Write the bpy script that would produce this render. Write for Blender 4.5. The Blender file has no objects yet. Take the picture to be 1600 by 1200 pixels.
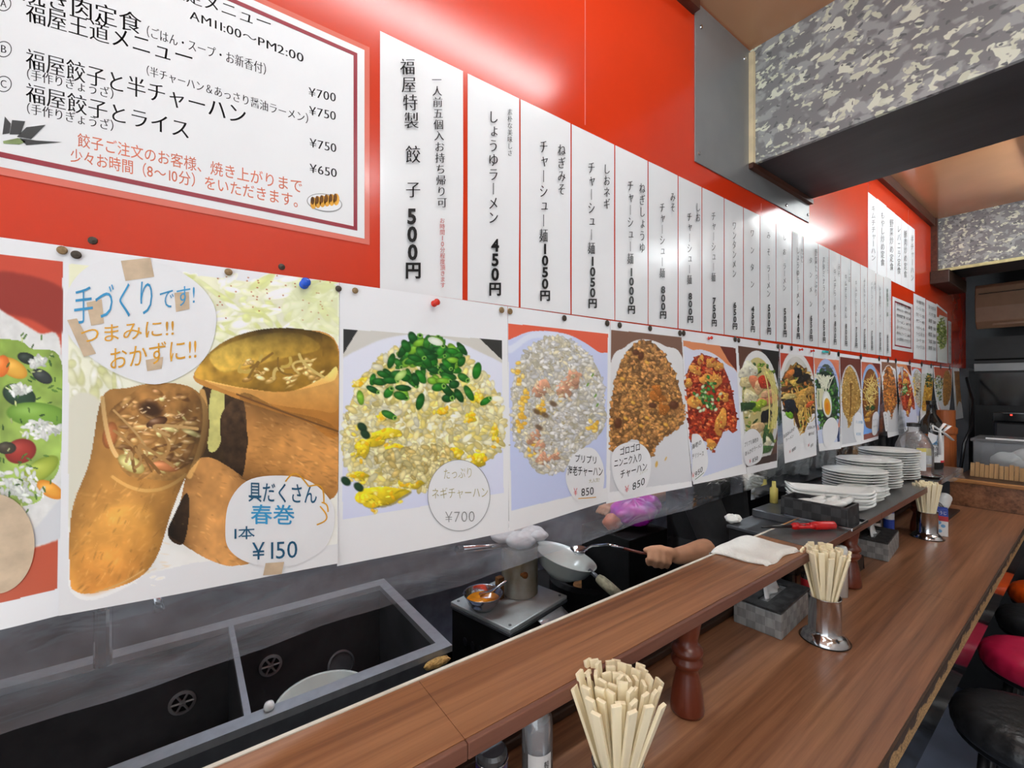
import bpy, bmesh, math, random
import numpy as np
from mathutils import Vector, Matrix
PI = math.pi
scene = bpy.context.scene
COL = scene.collection
random.seed(7)

# ------------------------------------------------------------------ camera
F = 690.0; VX = 1735.0; HY = 603.0; ZC = 1.60; AX = .6814
TH = math.atan((VX - 800) / F); SN = math.sin(TH); CS = math.cos(TH)
cam = bpy.data.cameras.new('camera'); cam_o = bpy.data.objects.new('camera', cam); COL.objects.link(cam_o)
cam.sensor_width = 36; cam.lens = F / 1600 * 36; cam.shift_y = 3 / 1600; cam.clip_start = .02
cam_o.location = (AX, 0, ZC); cam_o.rotation_euler = (PI / 2, 0, TH)
scene.camera = cam_o

# ------------------------------------------------------------------ world, lights, exposure
w = bpy.data.worlds.new('world'); scene.world = w; w.use_nodes = True
bgn = w.node_tree.nodes['Background']; bgn.inputs[0].default_value = (.90, .96, 1, 1); bgn.inputs[1].default_value = 1.25
scene.view_settings.view_transform = 'Standard'; scene.view_settings.look = 'None'
scene.view_settings.gamma = 1; scene.view_settings.use_curve_mapping = False
scene.view_settings.exposure = 0.66
TUBE = 16.5        # strength of the fluorescent tubes
KTUBE = 75.0       # kitchen tubes, the added far one too
ROOMFILL = 24.0     # added fill tube over the near aisle, unseen
FARFILL = 42.0      # added fill tube over the far aisle, unseen
TUBE2 = 20.0

# ------------------------------------------------------------------ geometry helpers
def at_z(px, py, z):
    d = -F * (z - ZC) / (py - HY); r = (px - 800) / F * d
    return Vector((AX + r * CS - d * SN, r * SN + d * CS, z))
def at_x(px, py, X=0.):
    t = (px - 800) / F; f = (X - AX) / (t * CS - SN); r = t * f
    return Vector((X, r * SN + f * CS, ZC - (py - HY) * f / F))
def at_y(px, py, Y):
    t = (px - 800) / F; f = Y / (t * SN + CS); r = t * f
    return Vector((AX + r * CS - f * SN, Y, ZC - (py - HY) * f / F))
def at_d(px, py, d):
    r = (px - 800) / F * d
    return Vector((AX + r * CS - d * SN, r * SN + d * CS, ZC - (py - HY) * d / F))
def proj(P):
    x = P[..., 0] - AX; r = P[..., 1] * SN + x * CS; f = P[..., 1] * CS - x * SN
    return np.stack([800 + F * r / f, HY - F * (P[..., 2] - ZC) / f], -1)

def lin(c):
    c = np.asarray(c, float)
    return np.where(c <= .04045, c / 12.92, ((c + .055) / 1.055) ** 2.4)
def rgb(r, g, b):
    l = lin([r / 255, g / 255, b / 255]); return (float(l[0]), float(l[1]), float(l[2]), 1)

class MB:
    """collects shapes into one mesh"""
    def __init__(s): s.v = []; s.f = []; s.mi = []; s.sm = []; s.cur = 0; s.smooth = False
    def add(s, vs, fs):
        o = len(s.v); s.v += [tuple(x) for x in vs]
        for f in fs: s.f.append(tuple(i + o for i in f)); s.mi.append(s.cur); s.sm.append(s.smooth)
        return s
    def box(s, x0, x1, y0, y1, z0, z1, rot=0, about=None):
        vs = [(x, y, z) for x in (x0, x1) for y in (y0, y1) for z in (z0, z1)]
        if rot:
            cx, cy = about or ((x0 + x1) / 2, (y0 + y1) / 2); c, q = math.cos(rot), math.sin(rot)
            vs = [(cx + (x - cx) * c - (y - cy) * q, cy + (x - cx) * q + (y - cy) * c, z) for x, y, z in vs]
        return s.add(vs, [(0, 1, 3, 2), (4, 6, 7, 5), (0, 4, 5, 1), (2, 3, 7, 6), (0, 2, 6, 4), (1, 5, 7, 3)])
    def prism(s, poly, z0, z1):
        n = len(poly); vs = [(x, y, z0) for x, y in poly] + [(x, y, z1) for x, y in poly]
        return s.add(vs, [tuple(range(n))[::-1], tuple(range(n, 2 * n))] + [(i, (i + 1) % n, n + (i + 1) % n, n + i) for i in range(n)])
    def lathe(s, prof, c=(0, 0, 0), n=32, sx=1, sy=1, M=None, cap=True, rotz=0):
        vs = []
        for r, z in prof:
            for k in range(n):
                a = 2 * PI * k / n; p = Vector((r * sx * math.cos(a), r * sy * math.sin(a), z))
                if rotz: p = Matrix.Rotation(rotz, 3, 'Z') @ p
                if M: p = M @ p
                vs.append((p.x + c[0], p.y + c[1], p.z + c[2]))
        fs = []
        for j in range(len(prof) - 1):
            for k in range(n):
                k2 = (k + 1) % n; fs.append((j * n + k, j * n + k2, (j + 1) * n + k2, (j + 1) * n + k))
        if cap:
            if prof[0][0] > 1e-5: fs.append(tuple(range(n))[::-1])
            if prof[-1][0] > 1e-5: m = (len(prof) - 1) * n; fs.append(tuple(range(m, m + n)))
        return s.add(vs, fs)
    def tube(s, pts, rad, n=10, cap=True, flat=1.0):
        pts = [Vector(p) for p in pts]
        if not hasattr(rad, '__len__'): rad = [rad] * len(pts)
        up = None; vs = []
        for i, p in enumerate(pts):
            t = (pts[min(i + 1, len(pts) - 1)] - pts[max(i - 1, 0)]).normalized()
            if up is None:
                up = Vector((0, 0, 1)) if abs(t.z) < .9 else Vector((1, 0, 0))
            a = t.cross(up).normalized(); up = a.cross(t).normalized()
            for k in range(n):
                q = 2 * PI * k / n; vs.append(p + (a * math.cos(q) + up * math.sin(q) * flat) * rad[i])
        fs = []
        for j in range(len(pts) - 1):
            for k in range(n):
                k2 = (k + 1) % n; fs.append((j * n + k, j * n + k2, (j + 1) * n + k2, (j + 1) * n + k))
        if cap: fs.append(tuple(range(n))[::-1]); m = (len(pts) - 1) * n; fs.append(tuple(range(m, m + n)))
        return s.add(vs, fs)
    def ball(s, c, r, n=12, sc=(1, 1, 1), jit=0, seed=0):
        rn = random.Random(seed); vs = []; fs = []
        for j in range(n + 1):
            for k in range(2 * n):
                a = PI * j / n; b = PI * k / n; q = r * (1 + jit * (rn.random() - .5) * (0 < j < n))
                vs.append((c[0] + q * sc[0] * math.sin(a) * math.cos(b), c[1] + q * sc[1] * math.sin(a) * math.sin(b), c[2] + q * sc[2] * math.cos(a)))
        for j in range(n):
            for k in range(2 * n):
                k2 = (k + 1) % (2 * n); fs.append((j * 2 * n + k, (j + 1) * 2 * n + k, (j + 1) * 2 * n + k2, j * 2 * n + k2))
        return s.add(vs, fs)
    def grid(s, P):
        nv, nu = len(P), len(P[0])
        return s.add([p for row in P for p in row], [(j * nu + i, j * nu + i + 1, (j + 1) * nu + i + 1, (j + 1) * nu + i) for j in range(nv - 1) for i in range(nu - 1)])
    def build(s, name, mats, parent=None, bevel=0, smooth=None, solid=0, sub=0, loc=None):
        me = bpy.data.meshes.new(name); me.from_pydata(s.v, [], s.f)
        if not isinstance(mats, (list, tuple)): mats = [mats]
        for m in mats: me.materials.append(m)
        me.polygons.foreach_set('material_index', s.mi)
        sm = s.sm if smooth is None else [smooth] * len(s.f)
        me.polygons.foreach_set('use_smooth', sm); me.validate(); me.update()
        bm = bmesh.new(); bm.from_mesh(me); bmesh.ops.remove_doubles(bm, verts=bm.verts, dist=1e-6); bmesh.ops.recalc_face_normals(bm, faces=bm.faces); bm.to_mesh(me); bm.free()
        o = bpy.data.objects.new(name, me); COL.objects.link(o)
        if parent: o.parent = parent
        if loc: o.location = loc
        if solid: d = o.modifiers.new('solid', 'SOLIDIFY'); d.thickness = solid; d.offset = 0
        if bevel: b = o.modifiers.new('bevel', 'BEVEL'); b.width = bevel; b.segments = 2; b.limit_method = 'ANGLE'
        if sub: b = o.modifiers.new('sub', 'SUBSURF'); b.levels = sub; b.render_levels = sub
        return o

def tag(o, label, cat, group=None, kind=None):
    o['label'] = label; o['category'] = cat
    if group: o['group'] = group
    if kind: o['kind'] = kind
    return o
def structure(o): o['kind'] = 'structure'; return o
def thing(name, label, cat, loc=(0, 0, 0), group=None, rz=0):
    o = bpy.data.objects.new(name, None); COL.objects.link(o); o.location = loc; o.rotation_euler = (0, 0, rz); o.empty_display_size = .05
    return tag(o, label, cat, group)
def copy_tree(o, parent=None):
    c = o.copy(); COL.objects.link(c); c.parent = parent
    for ch in [x for x in CH.get(o.name, [])]: copy_tree(ch, c)
    return c
CH = {}
def register(o):
    CH[o.name] = list(o.children)
    for c in o.children: register(c)

# ------------------------------------------------------------------ materials
def mat(name, col, rough=.5, metal=0, var=.12, scale=20, col2=None, bump=0, bscale=None, stretch=(1, 1, 1), spec=None, coat=0, alpha=1, trans=0, emit=None, estr=0, ior=None, detail=4):
    m = bpy.data.materials.new(name); m.use_nodes = True; nt = m.node_tree; b = nt.nodes['Principled BSDF']
    tc = nt.nodes.new('ShaderNodeTexCoord'); mp = nt.nodes.new('ShaderNodeMapping'); mp.inputs['Scale'].default_value = stretch
    nt.links.new(tc.outputs['Object'], mp.inputs[0])
    nz = nt.nodes.new('ShaderNodeTexNoise'); nz.inputs['Scale'].default_value = scale; nz.inputs['Detail'].default_value = detail
    nt.links.new(mp.outputs[0], nz.inputs['Vector'])
    rp = nt.nodes.new('ShaderNodeValToRGB'); c2 = col2 or tuple(x * (1 - var * 2) for x in col[:3]) + (1,)
    rp.color_ramp.elements[0].position = .3; rp.color_ramp.elements[0].color = c2
    rp.color_ramp.elements[1].position = .68; rp.color_ramp.elements[1].color = col
    nt.links.new(nz.outputs[0], rp.inputs[0]); nt.links.new(rp.outputs[0], b.inputs['Base Color'])
    b.inputs['Roughness'].default_value = rough; b.inputs['Metallic'].default_value = metal
    if spec is not None: b.inputs['Specular IOR Level'].default_value = spec
    if coat: b.inputs['Coat Weight'].default_value = coat; b.inputs['Coat Roughness'].default_value = .05
    if trans: b.inputs['Transmission Weight'].default_value = trans
    if ior: b.inputs['IOR'].default_value = ior
    if alpha < 1: b.inputs['Alpha'].default_value = alpha
    if emit: b.inputs['Emission Color'].default_value = emit; b.inputs['Emission Strength'].default_value = estr
    if bump:
        bn = nt.nodes.new('ShaderNodeBump'); bn.inputs['Strength'].default_value = bump; bn.inputs['Distance'].default_value = .01
        n2 = nz
        if bscale:
            n2 = nt.nodes.new('ShaderNodeTexNoise'); n2.inputs['Scale'].default_value = bscale; nt.links.new(mp.outputs[0], n2.inputs['Vector'])
        nt.links.new(n2.outputs[0], bn.inputs['Height']); nt.links.new(bn.outputs[0], b.inputs['Normal'])
    return m

def wood(name, a, b_, c_, rough=.35, spec=.5, scale=1.0):
    m = bpy.data.materials.new(name); m.use_nodes = True; nt = m.node_tree; b = nt.nodes['Principled BSDF']; N = nt.nodes.new; L = nt.links.new
    tc = N('ShaderNodeTexCoord'); mp = N('ShaderNodeMapping'); mp.inputs['Scale'].default_value = (85 * scale, 2.2 * scale, 85 * scale); mp.inputs['Rotation'].default_value = (0, 0, math.radians(4))
    L(tc.outputs['Object'], mp.inputs[0])
    n1 = N('ShaderNodeTexNoise'); n1.inputs['Scale'].default_value = 1; n1.inputs['Detail'].default_value = 6; n1.inputs['Roughness'].default_value = .62; n1.inputs['Distortion'].default_value = .3
    L(mp.outputs[0], n1.inputs['Vector'])
    n2 = N('ShaderNodeTexNoise'); n2.inputs['Scale'].default_value = .22; n2.inputs['Detail'].default_value = 3; L(mp.outputs[0], n2.inputs['Vector'])
    mx = N('ShaderNodeMath'); mx.operation = 'MULTIPLY_ADD'; mx.inputs[1].default_value = .55; L(n1.outputs[0], mx.inputs[0])
    m2 = N('ShaderNodeMath'); m2.operation = 'MULTIPLY'; m2.inputs[1].default_value = .45; L(n2.outputs[0], m2.inputs[0]); L(m2.outputs[0], mx.inputs[2])
    rp = N('ShaderNodeValToRGB'); e = rp.color_ramp.elements; e[0].position = .36; e[0].color = a; e[1].position = .64; e[1].color = c_
    k = e.new(.5); k.color = b_
    L(mx.outputs[0], rp.inputs[0]); L(rp.outputs[0], b.inputs['Base Color']); b.inputs['Roughness'].default_value = rough; b.inputs['Specular IOR Level'].default_value = spec
    return m

def flecked(name):
    """grey wallpaper with pale camouflage-like flecks"""
    m = bpy.data.materials.new(name); m.use_nodes = True; nt = m.node_tree; b = nt.nodes['Principled BSDF']; N = nt.nodes.new; L = nt.links.new
    tc = N('ShaderNodeTexCoord'); mp = N('ShaderNodeMapping'); mp.inputs['Scale'].default_value = (1, 1, 1.25); L(tc.outputs['Object'], mp.inputs[0])
    def layer(sc, lo, hi, dist, off):
        mo = N('ShaderNodeMapping'); mo.inputs['Location'].default_value = (off, off * 2, off * 3); L(mp.outputs[0], mo.inputs[0])
        n = N('ShaderNodeTexNoise'); n.inputs['Scale'].default_value = sc; n.inputs['Detail'].default_value = 2.2; n.inputs['Distortion'].default_value = dist; L(mo.outputs[0], n.inputs['Vector'])
        r = N('ShaderNodeMapRange'); r.inputs[1].default_value = lo; r.inputs[2].default_value = hi; L(n.outputs[0], r.inputs[0]); return r.outputs[0]
    cur = None
    base = N('ShaderNodeRGB'); base.outputs[0].default_value = rgb(128, 129, 130); cur = base.outputs[0]
    for (sc, lo, hi, di, of, co) in ((22, .50, .57, .25, 0, rgb(160, 163, 163)), (34, .585, .615, .35, 3.1, rgb(205, 209, 188)), (27, .605, .635, .3, 7.7, rgb(218, 222, 204)), (44, .62, .66, .4, 5.2, rgb(104, 107, 108))):
        mx = N('ShaderNodeMix'); mx.data_type = 'RGBA'; L(layer(sc, lo, hi, di, of), mx.inputs[0]); L(cur, mx.inputs[6]); mx.inputs[7].default_value = co; cur = mx.outputs[2]
    L(cur, b.inputs['Base Color']); b.inputs['Roughness'].default_value = .6
    return m

def weave(name, a, b_, sc):
    """flat woven strips: checker of over and under strips with dark gaps"""
    m = bpy.data.materials.new(name); m.use_nodes = True; nt = m.node_tree; b = nt.nodes['Principled BSDF']; N = nt.nodes.new; L = nt.links.new
    tc = N('ShaderNodeTexCoord'); mp = N('ShaderNodeMapping'); mp.inputs['Location'].default_value = (.003, .004, .002); L(tc.outputs['Object'], mp.inputs[0])
    ck = N('ShaderNodeTexChecker'); ck.inputs['Scale'].default_value = sc; ck.inputs[1].default_value = a; ck.inputs[2].default_value = b_; L(mp.outputs[0], ck.inputs[0])
    nz = N('ShaderNodeTexNoise'); nz.inputs['Scale'].default_value = 120; mp2 = N('ShaderNodeMapping'); mp2.inputs['Scale'].default_value = (1, 1, .15); L(tc.outputs['Object'], mp2.inputs[0]); L(mp2.outputs[0], nz.inputs['Vector'])
    mx = N('ShaderNodeMix'); mx.data_type = 'RGBA'; mx.blend_type = 'MULTIPLY'; mx.inputs[0].default_value = .6; L(ck.outputs[0], mx.inputs[6]); L(nz.outputs[0], mx.inputs[7])
    L(mx.outputs[2], b.inputs['Base Color']); b.inputs['Roughness'].default_value = .5
    bp = N('ShaderNodeBump'); bp.inputs['Strength'].default_value = .6; bp.inputs['Distance'].default_value = .002; L(ck.outputs[1], bp.inputs['Height']); L(bp.outputs[0], b.inputs['Normal'])
    return m

def film(name, haze=.12, gloss=.14, rough=.12, hcol=(.75, .8, .9, 1), bs=14, bstr=.5):
    """clear plastic sheet, a little cloudy and creased"""
    m = bpy.data.materials.new(name); m.use_nodes = True; nt = m.node_tree; nt.nodes.clear(); N = nt.nodes.new; L = nt.links.new
    out = N('ShaderNodeOutputMaterial'); tr = N('ShaderNodeBsdfTransparent'); tr.inputs[0].default_value = (.93, .95, .97, 1)
    gl = N('ShaderNodeBsdfGlossy'); gl.inputs['Roughness'].default_value = rough; df = N('ShaderNodeBsdfDiffuse'); df.inputs[0].default_value = hcol
    tc = N('ShaderNodeTexCoord'); mp = N('ShaderNodeMapping'); mp.inputs['Scale'].default_value = (1, .5, 1.6); L(tc.outputs['Object'], mp.inputs[0])
    nz = N('ShaderNodeTexNoise'); nz.inputs['Scale'].default_value = bs; nz.inputs['Detail'].default_value = 3; nz.inputs['Distortion'].default_value = .8; L(mp.outputs[0], nz.inputs['Vector'])
    bp = N('ShaderNodeBump'); bp.inputs['Strength'].default_value = bstr; bp.inputs['Distance'].default_value = .006; L(nz.outputs[0], bp.inputs['Height']); L(bp.outputs[0], gl.inputs['Normal'])
    mr = N('ShaderNodeMapRange'); mr.inputs[1].default_value = .35; mr.inputs[2].default_value = .75; mr.inputs[3].default_value = haze * .5; mr.inputs[4].default_value = haze * 1.6; L(nz.outputs[0], mr.inputs[0])
    tl = N('ShaderNodeBsdfTranslucent'); tl.inputs[0].default_value = hcol; mh = N('ShaderNodeMixShader'); mh.inputs[0].default_value = .5; L(df.outputs[0], mh.inputs[1]); L(tl.outputs[0], mh.inputs[2])
    m1 = N('ShaderNodeMixShader'); L(mr.outputs[0], m1.inputs[0]); L(tr.outputs[0], m1.inputs[1]); L(mh.outputs[0], m1.inputs[2])
    fr = N('ShaderNodeFresnel'); fr.inputs[0].default_value = 1.14
    ad = N('ShaderNodeMath'); ad.operation = 'ADD'; ad.inputs[1].default_value = gloss * .5; ad.use_clamp = True; L(fr.outputs[0], ad.inputs[0])
    m2 = N('ShaderNodeMixShader'); L(ad.outputs[0], m2.inputs[0]); L(m1.outputs[0], m2.inputs[1]); L(gl.outputs[0], m2.inputs[2]); L(m2.outputs[0], out.inputs[0])
    return m

def printed(name, rough=.42, spec=.4):
    m = bpy.data.materials.new(name); m.use_nodes = True; nt = m.node_tree; b = nt.nodes['Principled BSDF']
    a = nt.nodes.new('ShaderNodeVertexColor'); a.layer_name = 'print'; nt.links.new(a.outputs[0], b.inputs['Base Color'])
    b.inputs['Roughness'].default_value = rough; b.inputs['Specular IOR Level'].default_value = spec
    return m

M = dict(
    red=mat('red_enamel', rgb(212, 54, 18), .2, 0, .06, 3, spec=.6),
    steel=mat('brushed_steel', rgb(168, 170, 172), .34, .55, .08, 40, stretch=(1, 1, .1)),
    panel=mat('grey_steel_panel', rgb(150, 152, 153), .34, .4, .1, 4),
    chrome=mat('polished_steel', rgb(205, 206, 210), .14, 1, .05, 30),
    dark_steel=mat('dark_steel', rgb(104, 106, 110), .38, .6, .2, 14),
    basin=mat('sink_steel', rgb(96, 97, 100), .36, .5, .2, 9),
    paper=mat('white_paper', rgb(236, 237, 240), .45, 0, .02, 8, spec=.4),
    sign_card=mat('satin_sign_card', rgb(233, 234, 236), .4, 0, .015, 6, spec=.3), laminate=mat('laminated_white_card', rgb(233, 234, 236), .2, 0, .015, 6, spec=.45),
    clear_edge=mat('clear_laminate_edge', rgb(225, 120, 105), .15, 0, .05, 10),
    ink=mat('black_ink', rgb(28, 27, 30), .3, 0, .1), price_ink=mat('heavy_black_ink', rgb(16, 15, 17), .3, 0, .1),
    red_ink=mat('red_ink', rgb(196, 60, 52), .35, 0, .1), orange_ink=mat('orange_red_ink', rgb(210, 92, 46), .3, 0, .1),
    maroon=mat('maroon_ink', rgb(150, 26, 48), .3, 0, .06), blue_ink=mat('sky_blue_marker', rgb(58, 160, 214), .4, 0, .12),
    teal_ink=mat('teal_marker', rgb(28, 92, 128), .4, 0, .12), yellow_ink=mat('amber_marker', rgb(236, 170, 44), .4, 0, .12),
    pale_ink=mat('pale_grey_pencil', rgb(150, 150, 150), .4, 0, .1), olive_ink=mat('pale_olive_marker', rgb(176, 166, 104), .4, 0, .1),
    green_ink=mat('dark_green_ink', rgb(40, 100, 60), .4), pink_ink=mat('pink_red_marker', rgb(226, 84, 92), .4, 0, .1),
    printed=printed('photo_print'),
    tape=mat('yellowed_tape', rgb(214, 190, 160), .4, 0, .12, 60),
    brown_tack=mat('bronze_tack', rgb(150, 122, 84), .4, .3, .2, 300), dark_tack=mat('dark_tack', rgb(74, 64, 54), .4, .3, .2, 300),
    red_pin=mat('red_pin_plastic', rgb(226, 48, 28), .25), blue_pin=mat('blue_pin_plastic', rgb(28, 92, 220), .2), teal_pin=mat('teal_clip_plastic', rgb(70, 200, 196), .25),
    counter=wood('counter_laminate', rgb(92, 58, 38), rgb(132, 88, 60), rgb(158, 110, 78), .3, .5),
    shelf=wood('shelf_laminate', rgb(102, 62, 36), rgb(144, 93, 56), rgb(168, 114, 72), .33, .45),
    shelf_edge=wood('shelf_edge_laminate', rgb(84, 50, 38), rgb(106, 66, 52), rgb(122, 80, 64), .4, .4),
    white_edge=mat('white_edge_strip', rgb(222, 212, 196), .5), dark_wood=mat('dark_wood', rgb(64, 42, 30), .45, 0, .25, 8, stretch=(8, .5, 8)),
    brown_trim=mat('brown_trim', rgb(92, 52, 36), .45, 0, .25, 8, stretch=(8, 1, 8)),
    red_wood=mat('red_brown_turned_wood', rgb(112, 48, 28), .32, 0, .2, 12, stretch=(1, 1, .4), coat=.3),
    orange_wood=mat('orange_brown_wood', rgb(164, 86, 38), .4, 0, .2, 10, stretch=(4, 4, .4)),
    tan_wood=mat('tan_wood', rgb(190, 130, 70), .5, 0, .2, 10, stretch=(1, 6, 6)),
    black=mat('black_paint', rgb(24, 24, 26), .4, 0, .2), gloss_black=mat('glossy_black_board', rgb(26, 26, 28), .1, 0, .2, spec=.6),
    matte_black=mat('sooty_black', rgb(17, 17, 18), .8, 0, .3, 14, bump=.3, spec=.25), charcoal=mat('charcoal_panel', rgb(52, 52, 55), .45, 0, .2, 6),
    grey_stone=mat('grey_board', rgb(96, 98, 98), .5, 0, .22, 24),
    flecked=flecked('flecked_wallpaper'), black_ply=mat('black_stained_plywood', rgb(62, 62, 64), .5, 0, .25, 9, stretch=(.3, 1, 1), bump=.15),
    ceiling=mat('amber_ceiling_panel', rgb(205, 152, 112), .16, 0, .08, 2.5, spec=.6), cream=mat('cream_caulk', rgb(232, 214, 176), .5),
    pale_yellow=mat('pale_yellow_edge', rgb(216, 208, 150), .5, 0, .15, 40),
    floor=mat('blue_grey_floor', rgb(156, 170, 200), .35, 0, .15, 3), plaster=mat('pale_plaster', rgb(206, 202, 194), .7, 0, .06, 3),
    kitchen_wall=mat('kitchen_steel_wall', rgb(120, 132, 156), .35, .3, .25, 2.5),
    porcelain=mat('white_porcelain', rgb(236, 237, 234), .12, 0, .02, 8, spec=.6),
    towel=mat('white_towel', rgb(240, 239, 232), .9, 0, .03, 40, bump=.35, bscale=260), tissue=mat('white_tissue', rgb(238, 238, 240), .8, 0, .02),
    chopstick=mat('pale_birch', rgb(254, 240, 204), .55, 0, .07, 20, stretch=(6, 6, .6)),
    woven=weave('woven_grey_strips', rgb(170, 170, 169), rgb(146, 146, 146), 44), woven_black=weave('woven_black_strips', rgb(66, 66, 67), rgb(46, 46, 47), 40),
    red_plastic=mat('red_plastic', rgb(206, 20, 24), .22), rubber=mat('black_plastic', rgb(20, 20, 22), .3),
    skin=mat('skin', rgb(214, 158, 122), .5, 0, .08, 30, spec=.35), hair=mat('black_hair', rgb(22, 20, 20), .6, 0, .2, 60), cloth_black=mat('black_cotton', rgb(20, 20, 22), .85, 0, .2, 30, bump=.2),
    magenta=mat('magenta_plastic_bag', rgb(220, 40, 190), .35, 0, .2, 22, col2=rgb(150, 30, 170)), orange_food=mat('orange_package', rgb(214, 120, 80), .5),
    yolk=mat('beaten_egg', rgb(240, 150, 24), .15, 0, .15, 40), froth=mat('white_cloth', rgb(232, 232, 230), .9, 0, .05, 50, bump=.5),
    enamel=mat('grey_white_enamel', rgb(206, 214, 208), .2, 0, .06, 10), pot=mat('stained_aluminium', rgb(196, 194, 184), .36, .4, .2, 12, col2=rgb(150, 132, 90)),
    worktop=mat('worn_steel_top', rgb(186, 192, 190), .4, .3, .16, 10), rust=mat('rusty_iron', rgb(140, 92, 40), .7, .3, .35, 60),
    sponge=mat('ochre_sponge', rgb(206, 164, 96), .9, 0, .25, 90, bump=.8), rope=mat('wrapped_cloth', rgb(164, 158, 132), .9, 0, .25, 60, bump=.5),
    film=film('clear_sheet', .19, .16, .1), film2=film('cloudy_sheet', .62, .2, .16, (.82, .84, .86, 1)), mat_film=film('clear_mat', .26, .12, .2, (.5, .5, .5, 1), 9, .3), bag=film('clear_bag', .17, .2, .15, (.9, .9, .92, 1), 40, 1.0),
    glass_film=film('thin_clear_glass', .26, .26, .03, (.9, .92, .95, 1), 6, 0.02), glass=mat('clear_glass', (1, 1, 1, 1), .03, 0, 0, trans=1, ior=1.35), tint_plastic=film('clear_tub', .2, .16, .2, (.85, .87, .9, 1), 6, .1),
    label_white=mat('white_label', rgb(232, 232, 232), .4, 0, .03), label_blue=mat('blue_label', rgb(40, 70, 170), .35, 0, .08), label_sky=mat('sky_label', rgb(120, 176, 222), .4, 0, .06), label_yellow=mat('yellow_label', rgb(224, 206, 110), .4, 0, .08), label_red=mat('red_label', rgb(206, 44, 56), .4),
    amber=mat('amber_liquid', rgb(150, 74, 26), .1, 0, .2, col2=rgb(110, 44, 16), spec=.6), dark_glass=mat('dark_bottle_glass', rgb(24, 20, 18), .06, 0, .1, spec=.7), purple=mat('dark_purple_band', rgb(52, 40, 96), .3),
    magenta_seat=mat('crimson_vinyl', rgb(196, 30, 72), .35, 0, .08, 20, bump=.2), orange_seat=mat('orange_vinyl', rgb(240, 88, 22), .35, 0, .08, 20, bump=.2), black_seat=mat('black_vinyl', rgb(40, 40, 42), .34, 0, .15, 30, bump=.35),
    ac=mat('beige_air_conditioner_plastic', rgb(176, 140, 112), .4, 0, .05), cardboard=mat('cardboard', rgb(178, 138, 92), .8, 0, .15, 14, stretch=(6, 6, .6)),
    tube=mat('lit_tube', (1, 1, 1, 1), emit=(.93, .985, 1, 1), estr=TUBE), ktube=mat('lit_kitchen_tube', (1, 1, 1, 1), emit=(.82, .92, 1, 1), estr=KTUBE), tube2=mat('lit_tube_far', (1, 1, 1, 1), emit=(.93, .985, 1, 1), estr=TUBE2), ffill=mat('far_fill_tube', (1, 1, 1, 1), emit=(.90, .975, 1, 1), estr=FARFILL), rfill=mat('room_fill_tube', (1, 1, 1, 1), emit=(.90, .975, 1, 1), estr=ROOMFILL), led=mat('red_led', rgb(255, 40, 30), emit=(1, .05, .03, 1), estr=1.2),
    lamp_white=mat('white_lamp_housing', rgb(236, 236, 234), .4), green_leaf=mat('pale_green_leaf', rgb(150, 170, 110), .6, 0, .3, 30),
    green_dish=mat('food_on_tray', rgb(190, 170, 70), .5, 0, .3, 50),
)

# chipped counter edge: chipboard with scraps of dark laminate left on it
def chipped():
    m = bpy.data.materials.new('chipped_edge'); m.use_nodes = True; nt = m.node_tree; b = nt.nodes['Principled BSDF']; N = nt.nodes.new; L = nt.links.new
    tc = N('ShaderNodeTexCoord'); mp = N('ShaderNodeMapping'); mp.inputs['Scale'].default_value = (1, .45, 1); L(tc.outputs['Object'], mp.inputs[0])
    sp = N('ShaderNodeSeparateXYZ'); L(tc.outputs['Object'], sp.inputs[0])
    n = N('ShaderNodeTexNoise'); n.inputs['Scale'].default_value = 55; n.inputs['Detail'].default_value = 7; L(mp.outputs[0], n.inputs['Vector'])
    z = N('ShaderNodeMapRange'); z.inputs[1].default_value = .945; z.inputs[2].default_value = .98; z.inputs[3].default_value = -.28; z.inputs[4].default_value = .30; L(sp.outputs[2], z.inputs[0])
    ad = N('ShaderNodeMath'); ad.operation = 'ADD'; L(n.outputs[0], ad.inputs[0]); L(z.outputs[0], ad.inputs[1])
    r = N('ShaderNodeMapRange'); r.inputs[1].default_value = .5; r.inputs[2].default_value = .56; L(ad.outputs[0], r.inputs[0])
    n2 = N('ShaderNodeTexNoise'); n2.inputs['Scale'].default_value = 260; L(tc.outputs['Object'], n2.inputs['Vector'])
    rp = N('ShaderNodeValToRGB'); rp.color_ramp.elements[0].color = rgb(112, 78, 44); rp.color_ramp.elements[0].position = .3; rp.color_ramp.elements[1].color = rgb(206, 164, 108); rp.color_ramp.elements[1].position = .7; L(n2.outputs[0], rp.inputs[0])
    mx = N('ShaderNodeMix'); mx.data_type = 'RGBA'; L(r.outputs[0], mx.inputs[0]); L(rp.outputs[0], mx.inputs[6]); mx.inputs[7].default_value = rgb(62, 42, 26)
    L(mx.outputs[2], b.inputs['Base Color']); b.inputs['Roughness'].default_value = .75
    bp = N('ShaderNodeBump'); bp.inputs['Strength'].default_value = .7; bp.inputs['Distance'].default_value = .003; L(n.outputs[0], bp.inputs['Height']); L(bp.outputs[0], b.inputs['Normal'])
    return m
M['chipped'] = chipped()

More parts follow.
